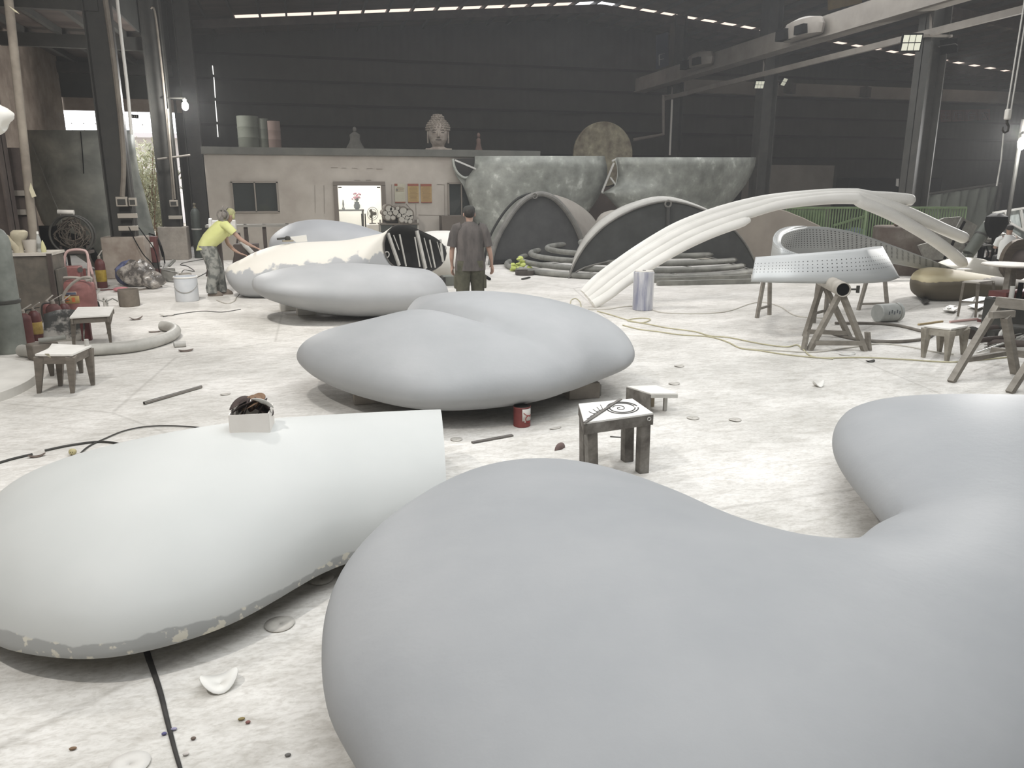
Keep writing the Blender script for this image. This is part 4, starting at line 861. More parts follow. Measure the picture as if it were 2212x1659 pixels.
# perforated aluminium band
M_alu = bpy.data.materials.new('perforated_aluminium'); M_alu.use_nodes = True
M_alu2 = bpy.data.materials.new('finely_perforated_aluminium'); M_alu2.use_nodes = True
def _alu(M_, nx_, ny_, rad, v0, v1):
    nt = M_.node_tree; N = nt.nodes; L = nt.links; b = N['Principled BSDF']; b.inputs['Metallic'].default_value = .25; b.inputs['Roughness'].default_value = .5
    uv = N.new('ShaderNodeTexCoord'); mp = N.new('ShaderNodeMapping'); mp.inputs['Scale'].default_value = (nx_, ny_, 1); L.new(uv.outputs['UV'], mp.inputs[0])
    fr = N.new('ShaderNodeVectorMath'); fr.operation = 'FRACTION'; L.new(mp.outputs[0], fr.inputs[0])
    sb = N.new('ShaderNodeVectorMath'); sb.operation = 'SUBTRACT'; sb.inputs[1].default_value = (.5, .5, 0); L.new(fr.outputs[0], sb.inputs[0])
    ml = N.new('ShaderNodeVectorMath'); ml.operation = 'MULTIPLY'; ml.inputs[1].default_value = (1, .9, 0); L.new(sb.outputs[0], ml.inputs[0])
    ln = N.new('ShaderNodeVectorMath'); ln.operation = 'LENGTH'; L.new(ml.outputs[0], ln.inputs[0])
    lt = N.new('ShaderNodeMath'); lt.operation = 'LESS_THAN'; lt.inputs[1].default_value = rad; L.new(ln.outputs['Value'], lt.inputs[0])
    sx = N.new('ShaderNodeSeparateXYZ'); L.new(uv.outputs['UV'], sx.inputs[0])
    g1 = N.new('ShaderNodeMath'); g1.operation = 'GREATER_THAN'; g1.inputs[1].default_value = v0; L.new(sx.outputs['Y'], g1.inputs[0])
    g2 = N.new('ShaderNodeMath'); g2.operation = 'LESS_THAN'; g2.inputs[1].default_value = v1; L.new(sx.outputs['Y'], g2.inputs[0])
    a = N.new('ShaderNodeMath'); a.operation = 'MULTIPLY'; L.new(g1.outputs[0], a.inputs[0]); L.new(g2.outputs[0], a.inputs[1])
    a2 = N.new('ShaderNodeMath'); a2.operation = 'MULTIPLY'; L.new(a.outputs[0], a2.inputs[0]); L.new(lt.outputs[0], a2.inputs[1])
    nz = N.new('ShaderNodeTexNoise'); nz.inputs['Scale'].default_value = 2.5; m2 = N.new('ShaderNodeMapping'); m2.inputs['Scale'].default_value = (.3, .3, 6); L.new(uv.outputs['Object'], m2.inputs[0]); L.new(m2.outputs[0], nz.inputs[0])
    r = N.new('ShaderNodeValToRGB'); r.color_ramp.elements[0].color = lin((178, 180, 180)); r.color_ramp.elements[1].color = lin((206, 208, 206)); L.new(nz.outputs['Fac'], r.inputs[0])
    mx = N.new('ShaderNodeMix'); mx.data_type = 'RGBA'; L.new(a2.outputs[0], mx.inputs[0]); L.new(r.outputs[0], mx.inputs[6]); mx.inputs[7].default_value = lin((70, 70, 70)); L.new(mx.outputs[2], b.inputs['Base Color'])
_alu(M_alu, 40, 9, .13, .3, .78); _alu(M_alu2, 78, 14, .2, .32, .92)
tb = thing('perforated_band', 'twisted perforated aluminium band lying on the sawhorses', 'sculpture part', (8.6, 10.2, 0))
top = catmull([(1632, 556), (1680, 552.5), (1725, 549), (1790, 544), (1855, 538), (1882, 533.5), (1906, 533)], 6, False)
bot = catmull([(1622, 609), (1675, 610.5), (1722, 611.5), (1795, 612.5), (1862, 612), (1915, 608.5), (1943, 600)], 6, False)
rows = []; n_ = len(top)
for v in np.linspace(0, 1, 12):
    rows.append([tuple(V(top[i][0]*(1-v)+bot[i][0]*v, top[i][1]*(1-v)+bot[i][1]*v, 9.25-.45*math.sin(math.pi*v*.5)*(1-v*.2)-.25*math.sin(math.pi*i/(n_-1))+.9*max(0, i/(n_-1)-.72)**1.2)) for i in range(n_)])
MB().grid(rows[::-1]).build('front_sheet', M_alu, tb, world=True, solid=.012, sharp=80)
rim = catmull([(1760, 547, 9.5), (1725, 549, 9.45), (1704, 542, 9.45), (1690, 532, 9.6), (1686, 520, 9.95), (1693, 505, 10.54), (1712, 495, 10.98), (1742, 489.5, 11.35), (1790, 491.5, 11.57), (1850, 503, 11.79), (1920, 527, 12.01), (2000, 557, 12.23), (2092, 593, 12.45)], 6, False)
low = catmull([(1760, 590, 9.3), (1722, 590, 9.25), (1690, 588, 9.25), (1670, 580, 9.4), (1662, 562, 9.85), (1670, 556, 10.54), (1700, 556, 11.05), (1745, 557, 11.5), (1795, 557, 11.79), (1850, 556, 12.01), (1920, 568, 12.23), (2000, 583, 12.38), (2092, 601, 12.53)], 6, False)
rows = []
for v in np.linspace(0, 1, 12): rows.append([tuple(V(*(rim[i]*(1-v)+low[i]*v))) for i in range(len(rim))])
MB().grid(rows[::-1]).build('turned_sheet', M_alu2, tb, world=True, solid=.012, sharp=80)
lip = catmull([(1725, 549, 9.43), (1700, 541, 9.4), (1680, 532, 9.5), (1670, 519, 9.85), (1676, 503, 10.39), (1692, 493, 10.83), (1716, 488.5, 11.13), (1742, 489, 11.35)], 6, False)
rr_ = catmull([(1725, 549, 9.45), (1704, 542, 9.45), (1690, 532, 9.6), (1686, 520, 9.95), (1693, 505, 10.54), (1712, 495, 10.98), (1728, 491.5, 11.2), (1742, 489.5, 11.36)], 6, False)
lo_ = catmull([(1725, 556, 9.35), (1698, 556, 9.35), (1677, 556, 9.45), (1667, 556, 9.8), (1668, 554, 10.39), (1690, 553, 10.98), (1716, 553, 11.27), (1742, 553, 11.5)], 6, False)
MB().grid([[tuple(V(*p)) for p in lo_], [tuple(V(*p)) for p in lip], [tuple(V(*p)) for p in rr_]]).build('turned_lip', M_alu, tb, world=True, solid=.012, sharp=60)
# ------------------------------------------------------------------ girders, floodlights, hook, signs and things on the office roof
def on_x(x, px, py): return VX(px, py, x)
gx = 15.2
e0, e1 = on_x(gx, 1373, 170), on_x(gx, 1373, 197); zt, zb = e0[2], e1[2]
tg = thing('crane_girder', 'long box girder running from the far end towards the upper right corner', 'crane girder', (gx, e0[1], zb))
m = MB().box((gx+.2, (e0[1]+9)/2, (zt+zb)/2), (.4, e0[1]-9, zt-zb)); m.build('box_beam', M_steel_grey, tg, world=True, flat=True)
MB().box((gx+.2, (e0[1]+9)/2, zb-.03), (.56, e0[1]-9, .05)).build('bottom_flange', M_steel_grey, tg, world=True, flat=True)
for px, py in ((1512, 130), (1735, 62)):
    c = on_x(gx-.25, px, py); t = thing('drive_housing', 'pale motor housing on the %s of the long box girder' % ('far half' if px < 1600 else 'near half'), 'motor', (c[0], c[1], c[2]-.25), 0, 'motor housings on the long girder')
    MB().rings([[(a*math.cos(q), b*math.sin(q), z) for q in [2*math.pi*k/16 for k in range(16)]] for a, b, z in ((.3, .9, 0), (.34, .95, .25), (.3, .8, .45), (.12, .3, .55))]).build('housing', M_steel_grey, t)
    MB().box((-.3, .55, .15), (.25, .5, .3)).build('vent_opening', M_black, t); MB().box((-.3, -.35, .15), (.2, .45, .25)).build('vent_opening', M_black, t)
f0, f1 = V(1478, 172, 33.5), V(1478, 200, 33.5); f2 = V(2212, 200, 33.5)
solo('crane_girder', MB().box(((f0[0]+f2[0]+4)/2, 33.5, (f0[2]+f1[2])/2), (f2[0]+4-f0[0], .4, f0[2]-f1[2])), mat('pale_girder', (128, 124, 114), (142, 138, 128), .7, 1), 'pale girder crossing far back behind all three right columns', 'crane girder', flat=True)
for k, (px, py) in enumerate(((1706, 190), (1870, 199), (2025, 205))):
    c = V(px, py, 33.1); t = thing('drive_housing', ('dark lamp box on the far pale girder beside the middle column', 'dark lamp box on the far pale girder midway between two columns', 'dark lamp box on the far pale girder right of the nearest column')[k], 'motor', (c[0], c[1], c[2]-.2), 0, 'housings on the far girder')
    MB().box((0, 0, .2), (.7, .3, .45), .6).build('housing', M_steel_dark, t)
r0, r1 = on_x(15.58, 1432, 214), on_x(15.58, 2212, 20)
tr_ = thing('conductor_rail', 'thin straight rail fixed along the right columns below the long girder', 'rail', (15.55, r0[1], r0[2]))
MB().bar(r0, r1, .1, .16).build('rail', M_steel_grey, tr_, world=True)
for y in (17.8, 25.3, 32.3): MB().bar((15.58, y-.3, r0[2]+.02), (15.7, y-.1, r0[2]+.45), .05, .05).build('bracket', M_steel_grey, tr_, world=True)
# hanging drop pipe beside the far column
c0, c1, c2 = V(1433, 206, 32.15), V(1433, 290, 32.15), V(1368, 302, 32.15)
solo('drop_pipe', MB().tube([(15.8, 32.1, c0[2]), c0, c1, c2], .07, 8), M_steel_grey, 'thin pipe dropping beside the far column and bending left', 'pipe')
solo('drop_pipe', MB().cyl(V(1452, 215, 32.14), V(1447, 335, 32.14), .045, n=8), M_rail_white, 'pale straight pipe down the right side of the far column', 'pipe')
# letter board: white F on blue
tl_ = thing('letter_board', 'blue board with a white letter F beside the far column', 'sign', (V(1430, 110, 31.9)[0], 31.9, V(1430, 150, 31.9)[2]))
q = [V(x, y, 31.9) for x, y in ((1418, 76), (1444, 68), (1444, 142), (1418, 150))]
MB().prism([tuple(p) for p in q], (0, .05, 0)).build('board', mat('dull_blue_board', (58, 64, 78), None, .7), tl_, world=True)
def F_(x0, y0, x1, y1): a, b = V(x0, y0, 31.85), V(x1, y1, 31.85); return MB().bar(a, b, .09, .02, up=(0, 1, 0))
m = MB()
for a in ((1424, 118, 1424, 142), (1424, 118, 1435, 116), (1424, 129, 1433, 127)): m.bar(V(a[0], a[1], 31.86), V(a[2], a[3], 31.86), .02, .075, up=(0, 1, 0))
m.build('letter_f', mat('sign_white', (168, 168, 164), None, .7), tl_, world=True)
tl2 = thing('hanging_board', 'yellow-brown board hanging high under the roof at the top edge', 'sign', (V(1850, 0, 24)[0], 24, V(1850, 8, 24)[2]))
q = [V(x, y, 24) for x, y in ((1790, -30), (1862, -34), (1862, 6), (1790, 22))]
MB().prism([tuple(p) for p in q], (0, .05, 0)).build('board', mat('ochre_board', (120, 102, 66), (134, 114, 74), .7, 4), tl2, world=True)
# floodlights
def flood(label, loc, rz, tilt, lit, s_=.34, group=None):
    t = thing('floodlight', label, 'floodlight', loc, rz, group); M_ = Matrix.Rotation(tilt, 3, 'X')
    MB().box((0, 0, 0), (s_, .07, s_*.85), M=M_).build('case', M_black, t, bevel=.01)
    for i in range(3):
        for j in range(2):
            c = M_@Vector(((i-1)*s_*.3, -.04, (j-.5)*s_*.38)); MB().box(c, (s_*.26, .02, s_*.33), M=M_).build('lens', lit, t)
    MB().tube([(-s_*.5, 0, 0), (-s_*.52, .12, .02), (s_*.52, .12, .02), (s_*.5, 0, 0)], .012, 6).build('bracket', M_steel_dark, t); return t
M_led_dim = glow('dim_led', (214, 214, 196), .35)
M_led = glow('lit_lamp', (255, 252, 244), 60)
c = V(1968, 92, 17.45); flood('six-cell floodlight, pale lenses, on the nearest right column', (c[0], c[1], c[2]), -.35, .25, M_led_dim, .5)
c = V(2050, 100, 17.5); t = flood('black floodlight aimed away to the right, back of the nearest right column', (c[0], c[1], c[2]), 1.9, -.3, M_led_dim, .42)
solo('light_bracket', MB().bar(V(1962, 76, 17.5), V(2056, 78, 17.5), .06, .06), M_steel_grey, 'short arm across the nearest right column holding two floodlights', 'bracket')
c = V(1634, 181, 25.0); flood('small unlit floodlight on the left side of the middle right column', (15.52, 25.1, c[2]), -.2, .5, M_led_dim, .34)
c = V(1692, 176, 24.9); flood('small unlit floodlight on the right side of the middle right column', (c[0], c[1], c[2]), .6, .5, M_led_dim, .34)
def lit_lamp(label, c, r_, watt):
    t = thing('floodlight', label, 'floodlight', tuple(c), 0)
    MB().ball((0, 0, 0), (r_, r_*.5, r_*1.35), 8).build('glowing_bulb', M_led, t)
    MB().lathe([(r_*.5, r_*1.1), (r_*.7, r_*1.9), (r_*.35, r_*2.4), (.01, r_*2.45)], n=14).build('lamp_holder', M_steel_dark, t)
    l = bpy.data.lights.new('lamp_light', 'POINT'); l.energy = watt; l.shadow_soft_size = r_*1.6; o = bpy.data.objects.new('lamp_light', l); COL.objects.link(o); o.location = (c[0]+.05, c[1]-.35, c[2]); return t
c = V(400, 229, 24.2); lit_lamp('glaring white lamp on the left row, brightest spot above the gas cylinder', c, .09, 260)
solo('wall_bracket', MB().bar((c[0], c[1], c[2]+.2), (-3.7, 24.75, c[2]+.25), .04, .04), M_steel_dark, 'thin arm holding the glaring white lamp on the far plinth column', 'bracket')
c = V(2207, 310, 16.3); lit_lamp('glaring white lamp at the right edge of the hall', c, .12, 420)
solo('lamp_post', MB().cyl((c[0]+.15, c[1]+.2, 0), (c[0]+.15, c[1]+.2, c[2]+.6), .05, n=10), M_steel_dark, 'thin post behind the glaring lamp at the right edge', 'post')
# chain hoist hook
c = V(2175, 262, 10.0)
th = thing('chain_hoist', 'hoist hook hanging on a doubled chain at the upper right', 'hoist', (c[0], 10.0, c[2]))
for dx in (-.03, .045): MB().cyl((dx, 0, .1), (dx+.06, 0, 5.0), .012, n=6).build('chain', M_strut, th)
MB().box((0, 0, .1), (.09, .07, .16)).build('hook_block', M_rail_white, th, bevel=.02)
MB().tube([(0, 0, .04), (0, 0, -.02), (.05, 0, -.07), (.045, 0, -.14), (-.01, 0, -.17), (-.06, 0, -.13), (-.055, 0, -.08)], [.02, .02, .018, .017, .016, .014, .008], 8).build('hook', M_steel_dark, th)
a, b = V(2168, 288, 9.9), V(2153, 402, 9.9)
MB().tube([a, (a+b)/2+[.02, 0, 0], b], .012, 6).build('loose_chain', M_strut, th, world=True)
# faded wall sign with four red characters on the far right wall panels
sg = thing('wall_sign', 'faded sign of four red painted characters on the back wall far right', 'sign', (V(2085, 250, 35.6)[0], 35.7, V(2085, 262, 35.7)[2]))
M_red_faint = mat('faded_red_panel', (88, 60, 58), (96, 70, 67), .9, 3); M_grey_faint = mat('faded_grey_stroke', (108, 106, 102), None, .9)
chars = [[((0, .9), (1, .9)), ((.1, .6), (.9, .6)), ((.5, .9), (.5, .1)), ((.15, .35), (.4, .1)), ((.85, .35), (.6, .1)), ((0, .1), (1, .1))],
         [((.1, .9), (.1, .1)), ((.1, .9), (.9, .9)), ((.9, .9), (.9, .1)), ((.3, .65), (.7, .65)), ((.3, .4), (.7, .4)), ((.5, .8), (.5, .1))],
         [((.1, .8), (.9, .8)), ((.5, 1), (.1, .5)), ((.2, .55), (.8, .55)), ((.2, .55), (.2, .1)), ((.8, .55), (.8, .1)), ((.2, .1), (.8, .1))],
         [((.1, .8), (.5, .8)), ((.5, .8), (.2, .1)), ((.55, .9), (.95, .1)), ((.7, .9), (.9, .75)), ((.35, .6), (.6, .3))]]
for k, x0 in enumerate((2032, 2057, 2086, 2113)):
    w = (23, 27, 26, 26)[k]; q = [V(x, y, 35.75) for x, y in ((x0, 238-k*.6), (x0+w, 237-k*.6), (x0+w, 262-k*1.2), (x0, 264-k*1.2))]
    pnl = MB().prism([tuple(p) for p in q], (0, .04, 0)).build('red_panel', M_red_faint, sg, world=True)
    m = MB()
    for (ax, ay), (bx, by) in chars[k]:
        m.bar(V(x0+2+ax*(w-5), 261-ay*21, 35.72), V(x0+2+bx*(w-5), 261-by*21, 35.72), .02, .055, up=(0, 1, 0))
    m.build('character', M_grey_faint, pnl, world=True)
# on the office roof: stone head, two small figures, drums
zr = 3.18
def on_roof(px, y=25.2): return (V(px, 325, y)[0], y, zr)
M_bust = mat('weathered_pale_stone', (118, 108, 98), (156, 147, 136), .85, 6, bump=.3)
x, y, z = on_roof(947)
tb_ = thing('stone_head', 'large pale serene stone head with curled hair on the office roof', 'statue', (x, y, z), -.12)
hd = MB()
prof = [(.30, 0), (.31, .05), (.22, .1), (.155, .14), (.16, .2), (.2, .26), (.235, .36), (.255, .48), (.26, .6), (.25, .7), (.22, .78), (.16, .84), (.05, .87)]
R = []
for r_, z_ in prof:
    ring = []
    for k in range(32):
        a = 2*math.pi*k/32; fx = math.cos(a); fy = math.sin(a); rx, ry = r_*.92, r_*1.0
        px_, py_ = rx*fx, ry*fy
        if z_ < .15: py_ *= .7
        ring.append((px_, py_, z_))
    R.append(ring)
hd.rings(R); hd.build('head', M_bust, tb_)
m = MB(); m.rings([[(w*math.cos(t), -.235-dp*(.5+.5*math.sin(t)), z_+0*t) for t in [2*math.pi*k/8 for k in range(8)]] for w, dp, z_ in ((.02, .03, .56), (.022, .05, .5), (.03, .075, .43), (.045, .06, .40), (.03, .02, .385))]); m.build('nose', M_bust, tb_)
for s_ in (-1, 1):
    MB().ball((s_*.09, -.225, .535), (.055, .03, .02), 8).build('eyelid', mat('dark_eye_line', (88, 80, 72), None, .9), tb_)
    MB().tube([(s_*.03, -.245, .58), (s_*.09, -.25, .605), (s_*.16, -.205, .575)], .01, 6).build('eyebrow', MATS['dark_eye_line'], tb_)
    MB().rings([[(s_*(.245+.02*math.cos(t)), .0+.05*math.sin(t)*w, z_) for t in [2*math.pi*k/10 for k in range(10)]] for w, z_ in ((.5, .24), (.9, .3), (.7, .42), (1.1, .52), (.7, .6))]).build('long_ear', M_bust, tb_)
m = MB().tube([(-.075, -.205, .325), (-.03, -.232, .335), (0, -.235, .328), (.03, -.232, .335), (.075, -.205, .325)], [.008, .018, .02, .018, .008], 8); m.build('mouth', mat('dark_eye_line', (88, 80, 72)), tb_)
M_curl = mat('stone_curls', (104, 96, 86), (140, 131, 120), .9, 18, bump=.5, bscale=30)
hair = MB().rings([[(r_*math.cos(t), .03+r_*math.sin(t)*.98+(0 if z_ > .62 else .03), z_) for t in [2*math.pi*k/28 for k in range(28)]] for r_, z_ in ((.225, .5), (.262, .6), (.272, .68), (.25, .78), (.2, .86), (.14, .91), (.135, .95), (.12, 1.0), (.07, 1.06), (.01, 1.08))])
hair.build('hair_cap', M_curl, tb_)
cu = []
for ring, (r_, z_) in enumerate(((.268, .62), (.272, .685), (.256, .75), (.226, .81), (.185, .87), (.14, .925), (.128, .985), (.09, 1.035))):
    n_ = max(5, int(2*math.pi*r_/.075))
    for k in range(n_):
        a = 2*math.pi*(k+.5*(ring % 2))/n_
        if math.sin(a) < .5: cu.append((r_*math.cos(a), .03+r_*.98*math.sin(a), z_))
m = MB()
for c in cu: m.ball(c, .034, 4)
m.build('curls', M_curl, tb_)
for px, h_, lab, tn in ((768, .75, 'small dim seated figure on the office roof left of the stone head', (70, 68, 62)), (1034, .62, 'small reddish standing figure on the office roof right of the stone head', (84, 66, 58))):
    x, y, z = on_roof(px); t = thing('figurine', lab, 'statue', (x, y, z)); mt_ = mat('dim_figure_%d' % px, tn, tuple(min(255, v+14) for v in tn), .9, 6)
    w_ = .27 if px == 768 else .12
    MB().rings([[(a*math.cos(q), a*.7*math.sin(q), z_*h_) for q in [2*math.pi*k/14 for k in range(14)]] for a, z_ in ((w_, 0), (w_*1.02, .12), (w_*.7, .3), (w_*.55, .45), (w_*.62, .62), (w_*.3, .7), (.05, .73))]).build('robe', mt_, t)
    MB().ball((0, 0, h_*.83), (.06, .06, .085), 6).build('head', mt_, t)
for px, w, h_, lab, c1 in ((540, .62, .92, 'wide dark green drum on the office roof', (66, 68, 58)), (571, .34, .86, 'narrow dark green drum on the office roof between two others', (70, 72, 62)), (594, .4, .8, 'reddish brown drum on the office roof right of the green ones', (92, 76, 68))):
    x, y, z = on_roof(px, 25.0); t = thing('drum', lab, 'drum', (x, y, z), 0, 'drums on the office roof'); mt_ = mat('drum_%d' % px, c1, tuple(v+8 for v in c1), .8, 3)
    MB().lathe([(w*.48, 0), (w*.5, .02), (w*.5, h_*.32), (w*.52, h_*.34), (w*.5, h_*.36), (w*.5, h_*.64), (w*.52, h_*.66), (w*.5, h_*.68), (w*.5, h_), (w*.47, h_), (w*.47, h_-.03), (.02, h_-.03)], n=28).build('barrel', mt_, t)
tb_.scale = (1.32, 1.2, 1.06)
MB().box((0, 0, .04), (.62, .5, .08)).build('base', M_bust, tb_)
# slit of daylight between wall sheets, left of the office
for k, (y0, y1, x0, x1) in enumerate(((142, 161, 459, 461), (167, 211, 462, 465), (218, 263, 465, 469), (269, 296, 469, 471))):
    a, b = V(x0, y0, 35.9), V(x1, y1, 35.9)
    m = MB().bar(a, b, .03, .09, up=(0, 1, 0)); struct('window_%d' % (60+k), m, glow('daylight_slit', (240, 240, 236), 1.2))
# office interior and front
tp = thing('shelf_unit', 'dark metal shelf unit seen through the lit office door', 'shelf', (1.35, 25.1, 0))
M_dk = mat('dark_furniture', (92, 90, 84), (112, 110, 103), .6, 3)
for x in (-.42, .42):
    for y in (-.15, .15): MB().box((x, y, .7), (.04, .04, 1.4)).build('leg', M_dk, tp)
for z in (.3, .62, 1.38): MB().box((0, 0, z), (.9, .36, .05)).build('shelf', M_dk, tp)
MB().box((.02, 0, .42), (.8, .3, .2)).build('stored_box', M_dk, tp)
tv = thing('flower_vase', 'dark vase of pink blossoms on the office shelf', 'vase', (1.6, 25.05, 1.405))
MB().lathe([(.05, 0), (.09, .04), (.1, .12), (.07, .2), (.085, .23)], n=16).build('vase', mat('dark_vase', (70, 72, 70), None, .4), tv)
random.seed(4); m = MB(); m2 = MB()
for k in range(26):
    a, r_, h_ = random.uniform(0, 6.28), random.uniform(0, .16), random.uniform(.3, .5); p = (r_*math.cos(a), r_*math.sin(a), h_); m.ball(p, .03, 3); m2.cyl((0, 0, .2), p, .005, n=4)
m.build('blossoms', mat('pink_blossom', (186, 120, 136), (206, 150, 160), .9, 9), tv); m2.build('stems', mat('stem_green', (90, 96, 70), None, .9), tv)
solo('ornament', MB().lathe([(.04, 0), (.05, .03), (.02, .08), (.03, .16), (.015, .27), (.005, .3)], (1.18, 25.05, 1.405), 10), M_dk, 'slim grey ornament standing on the office shelf left of the vase', 'ornament')
tf = thing('fan', 'round wire fan on a white cabinet inside the office', 'fan', (2.06, 25.0, .95), .5)
Mf = Matrix.Rotation(math.pi/2, 3, 'X')
for r_ in (.2, .14, .08): MB().tube([(r_*math.cos(t), -.02, .32+r_*math.sin(t)) for t in [2*math.pi*k/24 for k in range(24)]], .008, 5, loop=True).build('wire_ring', M_dk, tf)
for k in range(3):
    a = k*2.094; MB().bar((0, 0, .32), (.15*math.cos(a), 0, .32+.15*math.sin(a)), .09, .01, up=(0, 1, 0)).build('blade', M_dk, tf)
MB().cyl((0, .03, 0), (0, .03, .32), .02, n=8).build('stand', M_dk, tf)
MB().lathe([(.12, 0), (.1, .03), (.02, .04)], n=16).build('base', M_dk, tf)
solo('cabinet', MB().box((2.1, 25.05, .475), (.5, .5, .95)), M_white, 'white cabinet under the fan inside the office', 'cabinet', bevel=.02)
solo('cardboard_box', MB().box((1.9, 24.55, .32), (.3, .25, .64)), mat('tan_card', (168, 156, 138), None, .9), 'tan box standing before the white cabinet in the office door', 'box', bevel=.01)
# three notices on the office wall
for k, (x0, x1, y0, y1, c) in enumerate(((852, 876, 397, 438, (172, 168, 150)), (880.5, 905, 397, 438, (166, 142, 96)), (908.5, 933, 397.5, 438, (162, 136, 94)))):
    lab = ('pale certificate with a dark stamp, leftmost of the three wall notices', 'ochre notice with a red header, middle one of three on the office wall', 'ochre notice with a red header, last of three towards the dark window')[k]
    a, b = V(x0, y0, OY-.02), V(x1, y1, OY-.02); w, h_ = b[0]-a[0], a[2]-b[2]
    t = thing('notice', lab, 'poster', ((a[0]+b[0])/2, OY-.015, b[2]), 0, 'three notices on the office wall')
    MB().box((0, 0, h_/2), (w, .02, h_)).build('sheet', mat('notice_%d' % k, c, tuple(v-10 for v in c), .8, 5), t)
    MB().box((0, -.012, h_*.94), (w, .01, h_*.12)).build('header_band', mat('faded_red_header', (132, 78, 62), None, .8), t) if k else MB().box((-w*.36, -.012, h_*.94), (w*.28, .01, h_*.12)).build('header_corner', mat('faded_red_header', (132, 78, 62), None, .8), t)
    MB().box((0, -.012, h_*.03), (w, .01, h_*.06)).build('footer_band', MATS['faded_red_header'], t)
    m = MB()
    for j in range(11 if k else 4): m.box((random.uniform(-.01, .01), -.013, h_*(.82-.068*j)), (w*(.78 if j % 4 else .6), .004, .012))
    m.build('text_lines', mat('brown_print', (128, 106, 74), None, .8), t)
    if k == 0: MB().box((-w*.28, -.013, h_*.68), (w*.16, .005, h_*.11)).build('stamp', M_dk, t)
# chalk outlines drawn on the plaster
m = MB()
for a, b in (((944, 398), (960, 399)), ((960, 399), (961, 465)), ((961, 465), (904, 464)), ((846, 398), (847, 448)), ((898, 440), (899, 464)), ((877, 440), (888, 452)), ((680, 400), (681, 460)), ((700, 400), (701, 462)), ((715, 362), (730, 362)), ((738, 363), (748, 363)), ((760, 363), (772, 364)), ((792, 364), (805, 364)), ((813, 365), (826, 365)), ((765, 389), (778, 390)), ((790, 389), (802, 389))):
    m.bar(V(*a, OY-.004), V(*b, OY-.004), .006, .018, up=(0, 1, 0))
struct('trim_7', m, mat('pencil_line', (108, 100, 91), None, .9))
# rack of round tubes stored end-on beside the door
M_end = mat('tube_end', (150, 146, 136), (172, 168, 158), .8, 6); M_tside = mat('tube_side', (104, 96, 86), None, .8)
spots = [(840, 451, 9), (832, 460, 6), (842, 461, 6), (855, 459, 8), (866, 456, 7), (838, 469, 8), (849, 470, 6), (871, 456, 10), (884, 461, 10), (862, 465, 6), (873, 466, 6), (879, 470, 6), (888, 469, 6), (868, 474, 8), (877, 477, 5), (886, 478, 6), (847, 452, 6), (859, 450, 5)]
spots = [s for s in spots if s[:2] != (866, 456)]
ROWN = ('top', 'upper middle', 'lower middle', 'bottom'); NTH = ('nearest the door', 'second from the door', 'third from the door', 'fourth from the door', 'fifth from the door', 'last from the door')
rowof = lambda s: 0 if s[1] < 458 else 1 if s[1] < 463 else 2 if s[1] < 471.5 else 3
names = {}
for rw_ in range(4):
    for i, q in enumerate(sorted([q for q in spots if rowof(q) == rw_])): names[q] = '%s round tube end in the %s row of the heap, %s' % ('wide' if q[2] > 7 else 'small' if q[2] < 7 else 'medium', ROWN[rw_], NTH[min(i, 5)])
for k, (px, py, r_) in enumerate(spots):
    c = V(px, py, OY-.9); rr = r_/FOC*25.5*.92
    t = thing('stored_tube', names[(px, py, r_)], 'tube', (c[0], c[1], c[2]-rr), 0, 'heap of tubes beside the office door')
    MB().tube([(0, 0, rr), (0, .75, rr)], rr, 16).build('wall', M_tside, t); MB().tube([(0, -.01, rr), (0, .02, rr)], rr*.72, 16).build('filled_end', M_end, t)
rk = thing('tube_rack', 'dark cabinet rack carrying the heap of tubes beside the office door', 'rack', (V(860, 480, OY-.5)[0], OY-.5, 0))
zt_ = V(850, 482, OY-.9)[2]
for dx in (-.38, .34): MB().box((dx, 0, zt_/2-.02), (.34, .7, zt_-.04)).build('cabinet_block', mat('dark_green_case', (62, 64, 60), None, .8), rk)
MB().box((0, 0, zt_-.03), (1.15, .75, .04)).build('top_board', M_tside, rk)
for dx in (-.56, .0, .55): MB().box((dx, -.3, zt_/2+.05), (.05, .05, zt_+.1)).build('post', M_end, rk)
solo('plank', MB().bar((V(894, 470, OY-.3)[0], OY-.3, 0), (V(900, 478, OY-.1)[0], OY-.05, 1.1), .1, .04), M_tside, 'short plank leaning right of the stored tubes', 'plank')
a, b = V(962, 466, OY-.35), V(1002, 466, OY-.35)
solo('cabinet', MB().box(((a[0]+b[0])/2, OY-.35, a[2]/2), (b[0]-a[0]+.3, .5, a[2])), mat('brown_cabinet', (88, 80, 72), (98, 90, 81), .8, 2), 'brown cabinet under the dark window behind the walking man', 'cabinet', bevel=.01)
# ------------------------------------------------------------------ left side: cylinders, extinguishers, cabinet, trolley, sheet, plinth gear
# tall curved metal sheet standing between the columns
M_bigsheet = mat('blotchy_green_sheet', (108, 112, 106), (156, 157, 148), .6, 1.1, metal=.05, contrast=(.35, .62), c3=(184, 181, 168), dist=.4, bump=.05)
rows = []
for y, xl, xr in ((281, 58, 288), (330, 60, 293), (380, 64, 301), (434, 74, 316), (480, 92, 327), (515, 118, 337), (548, 160, 343), (575, 200, 346)):
    rows.append([tuple(V(xl+(xr-xl)*i/24, y, 22.3-.8*math.sin(math.pi*i/24))) for i in range(25)])
z0 = min(p[2] for p in rows[-1]); rows.append([(p[0]+.05, p[1], .02) for p in rows[-1]])
ts = thing('curved_metal_sheet', 'huge curved greenish metal sheet standing behind the painted plinth', 'sculpture part', (-5.0, 21.9, 0))
MB().grid(rows).build('sheet', M_bigsheet, ts, world=True, solid=.03, sharp=80)
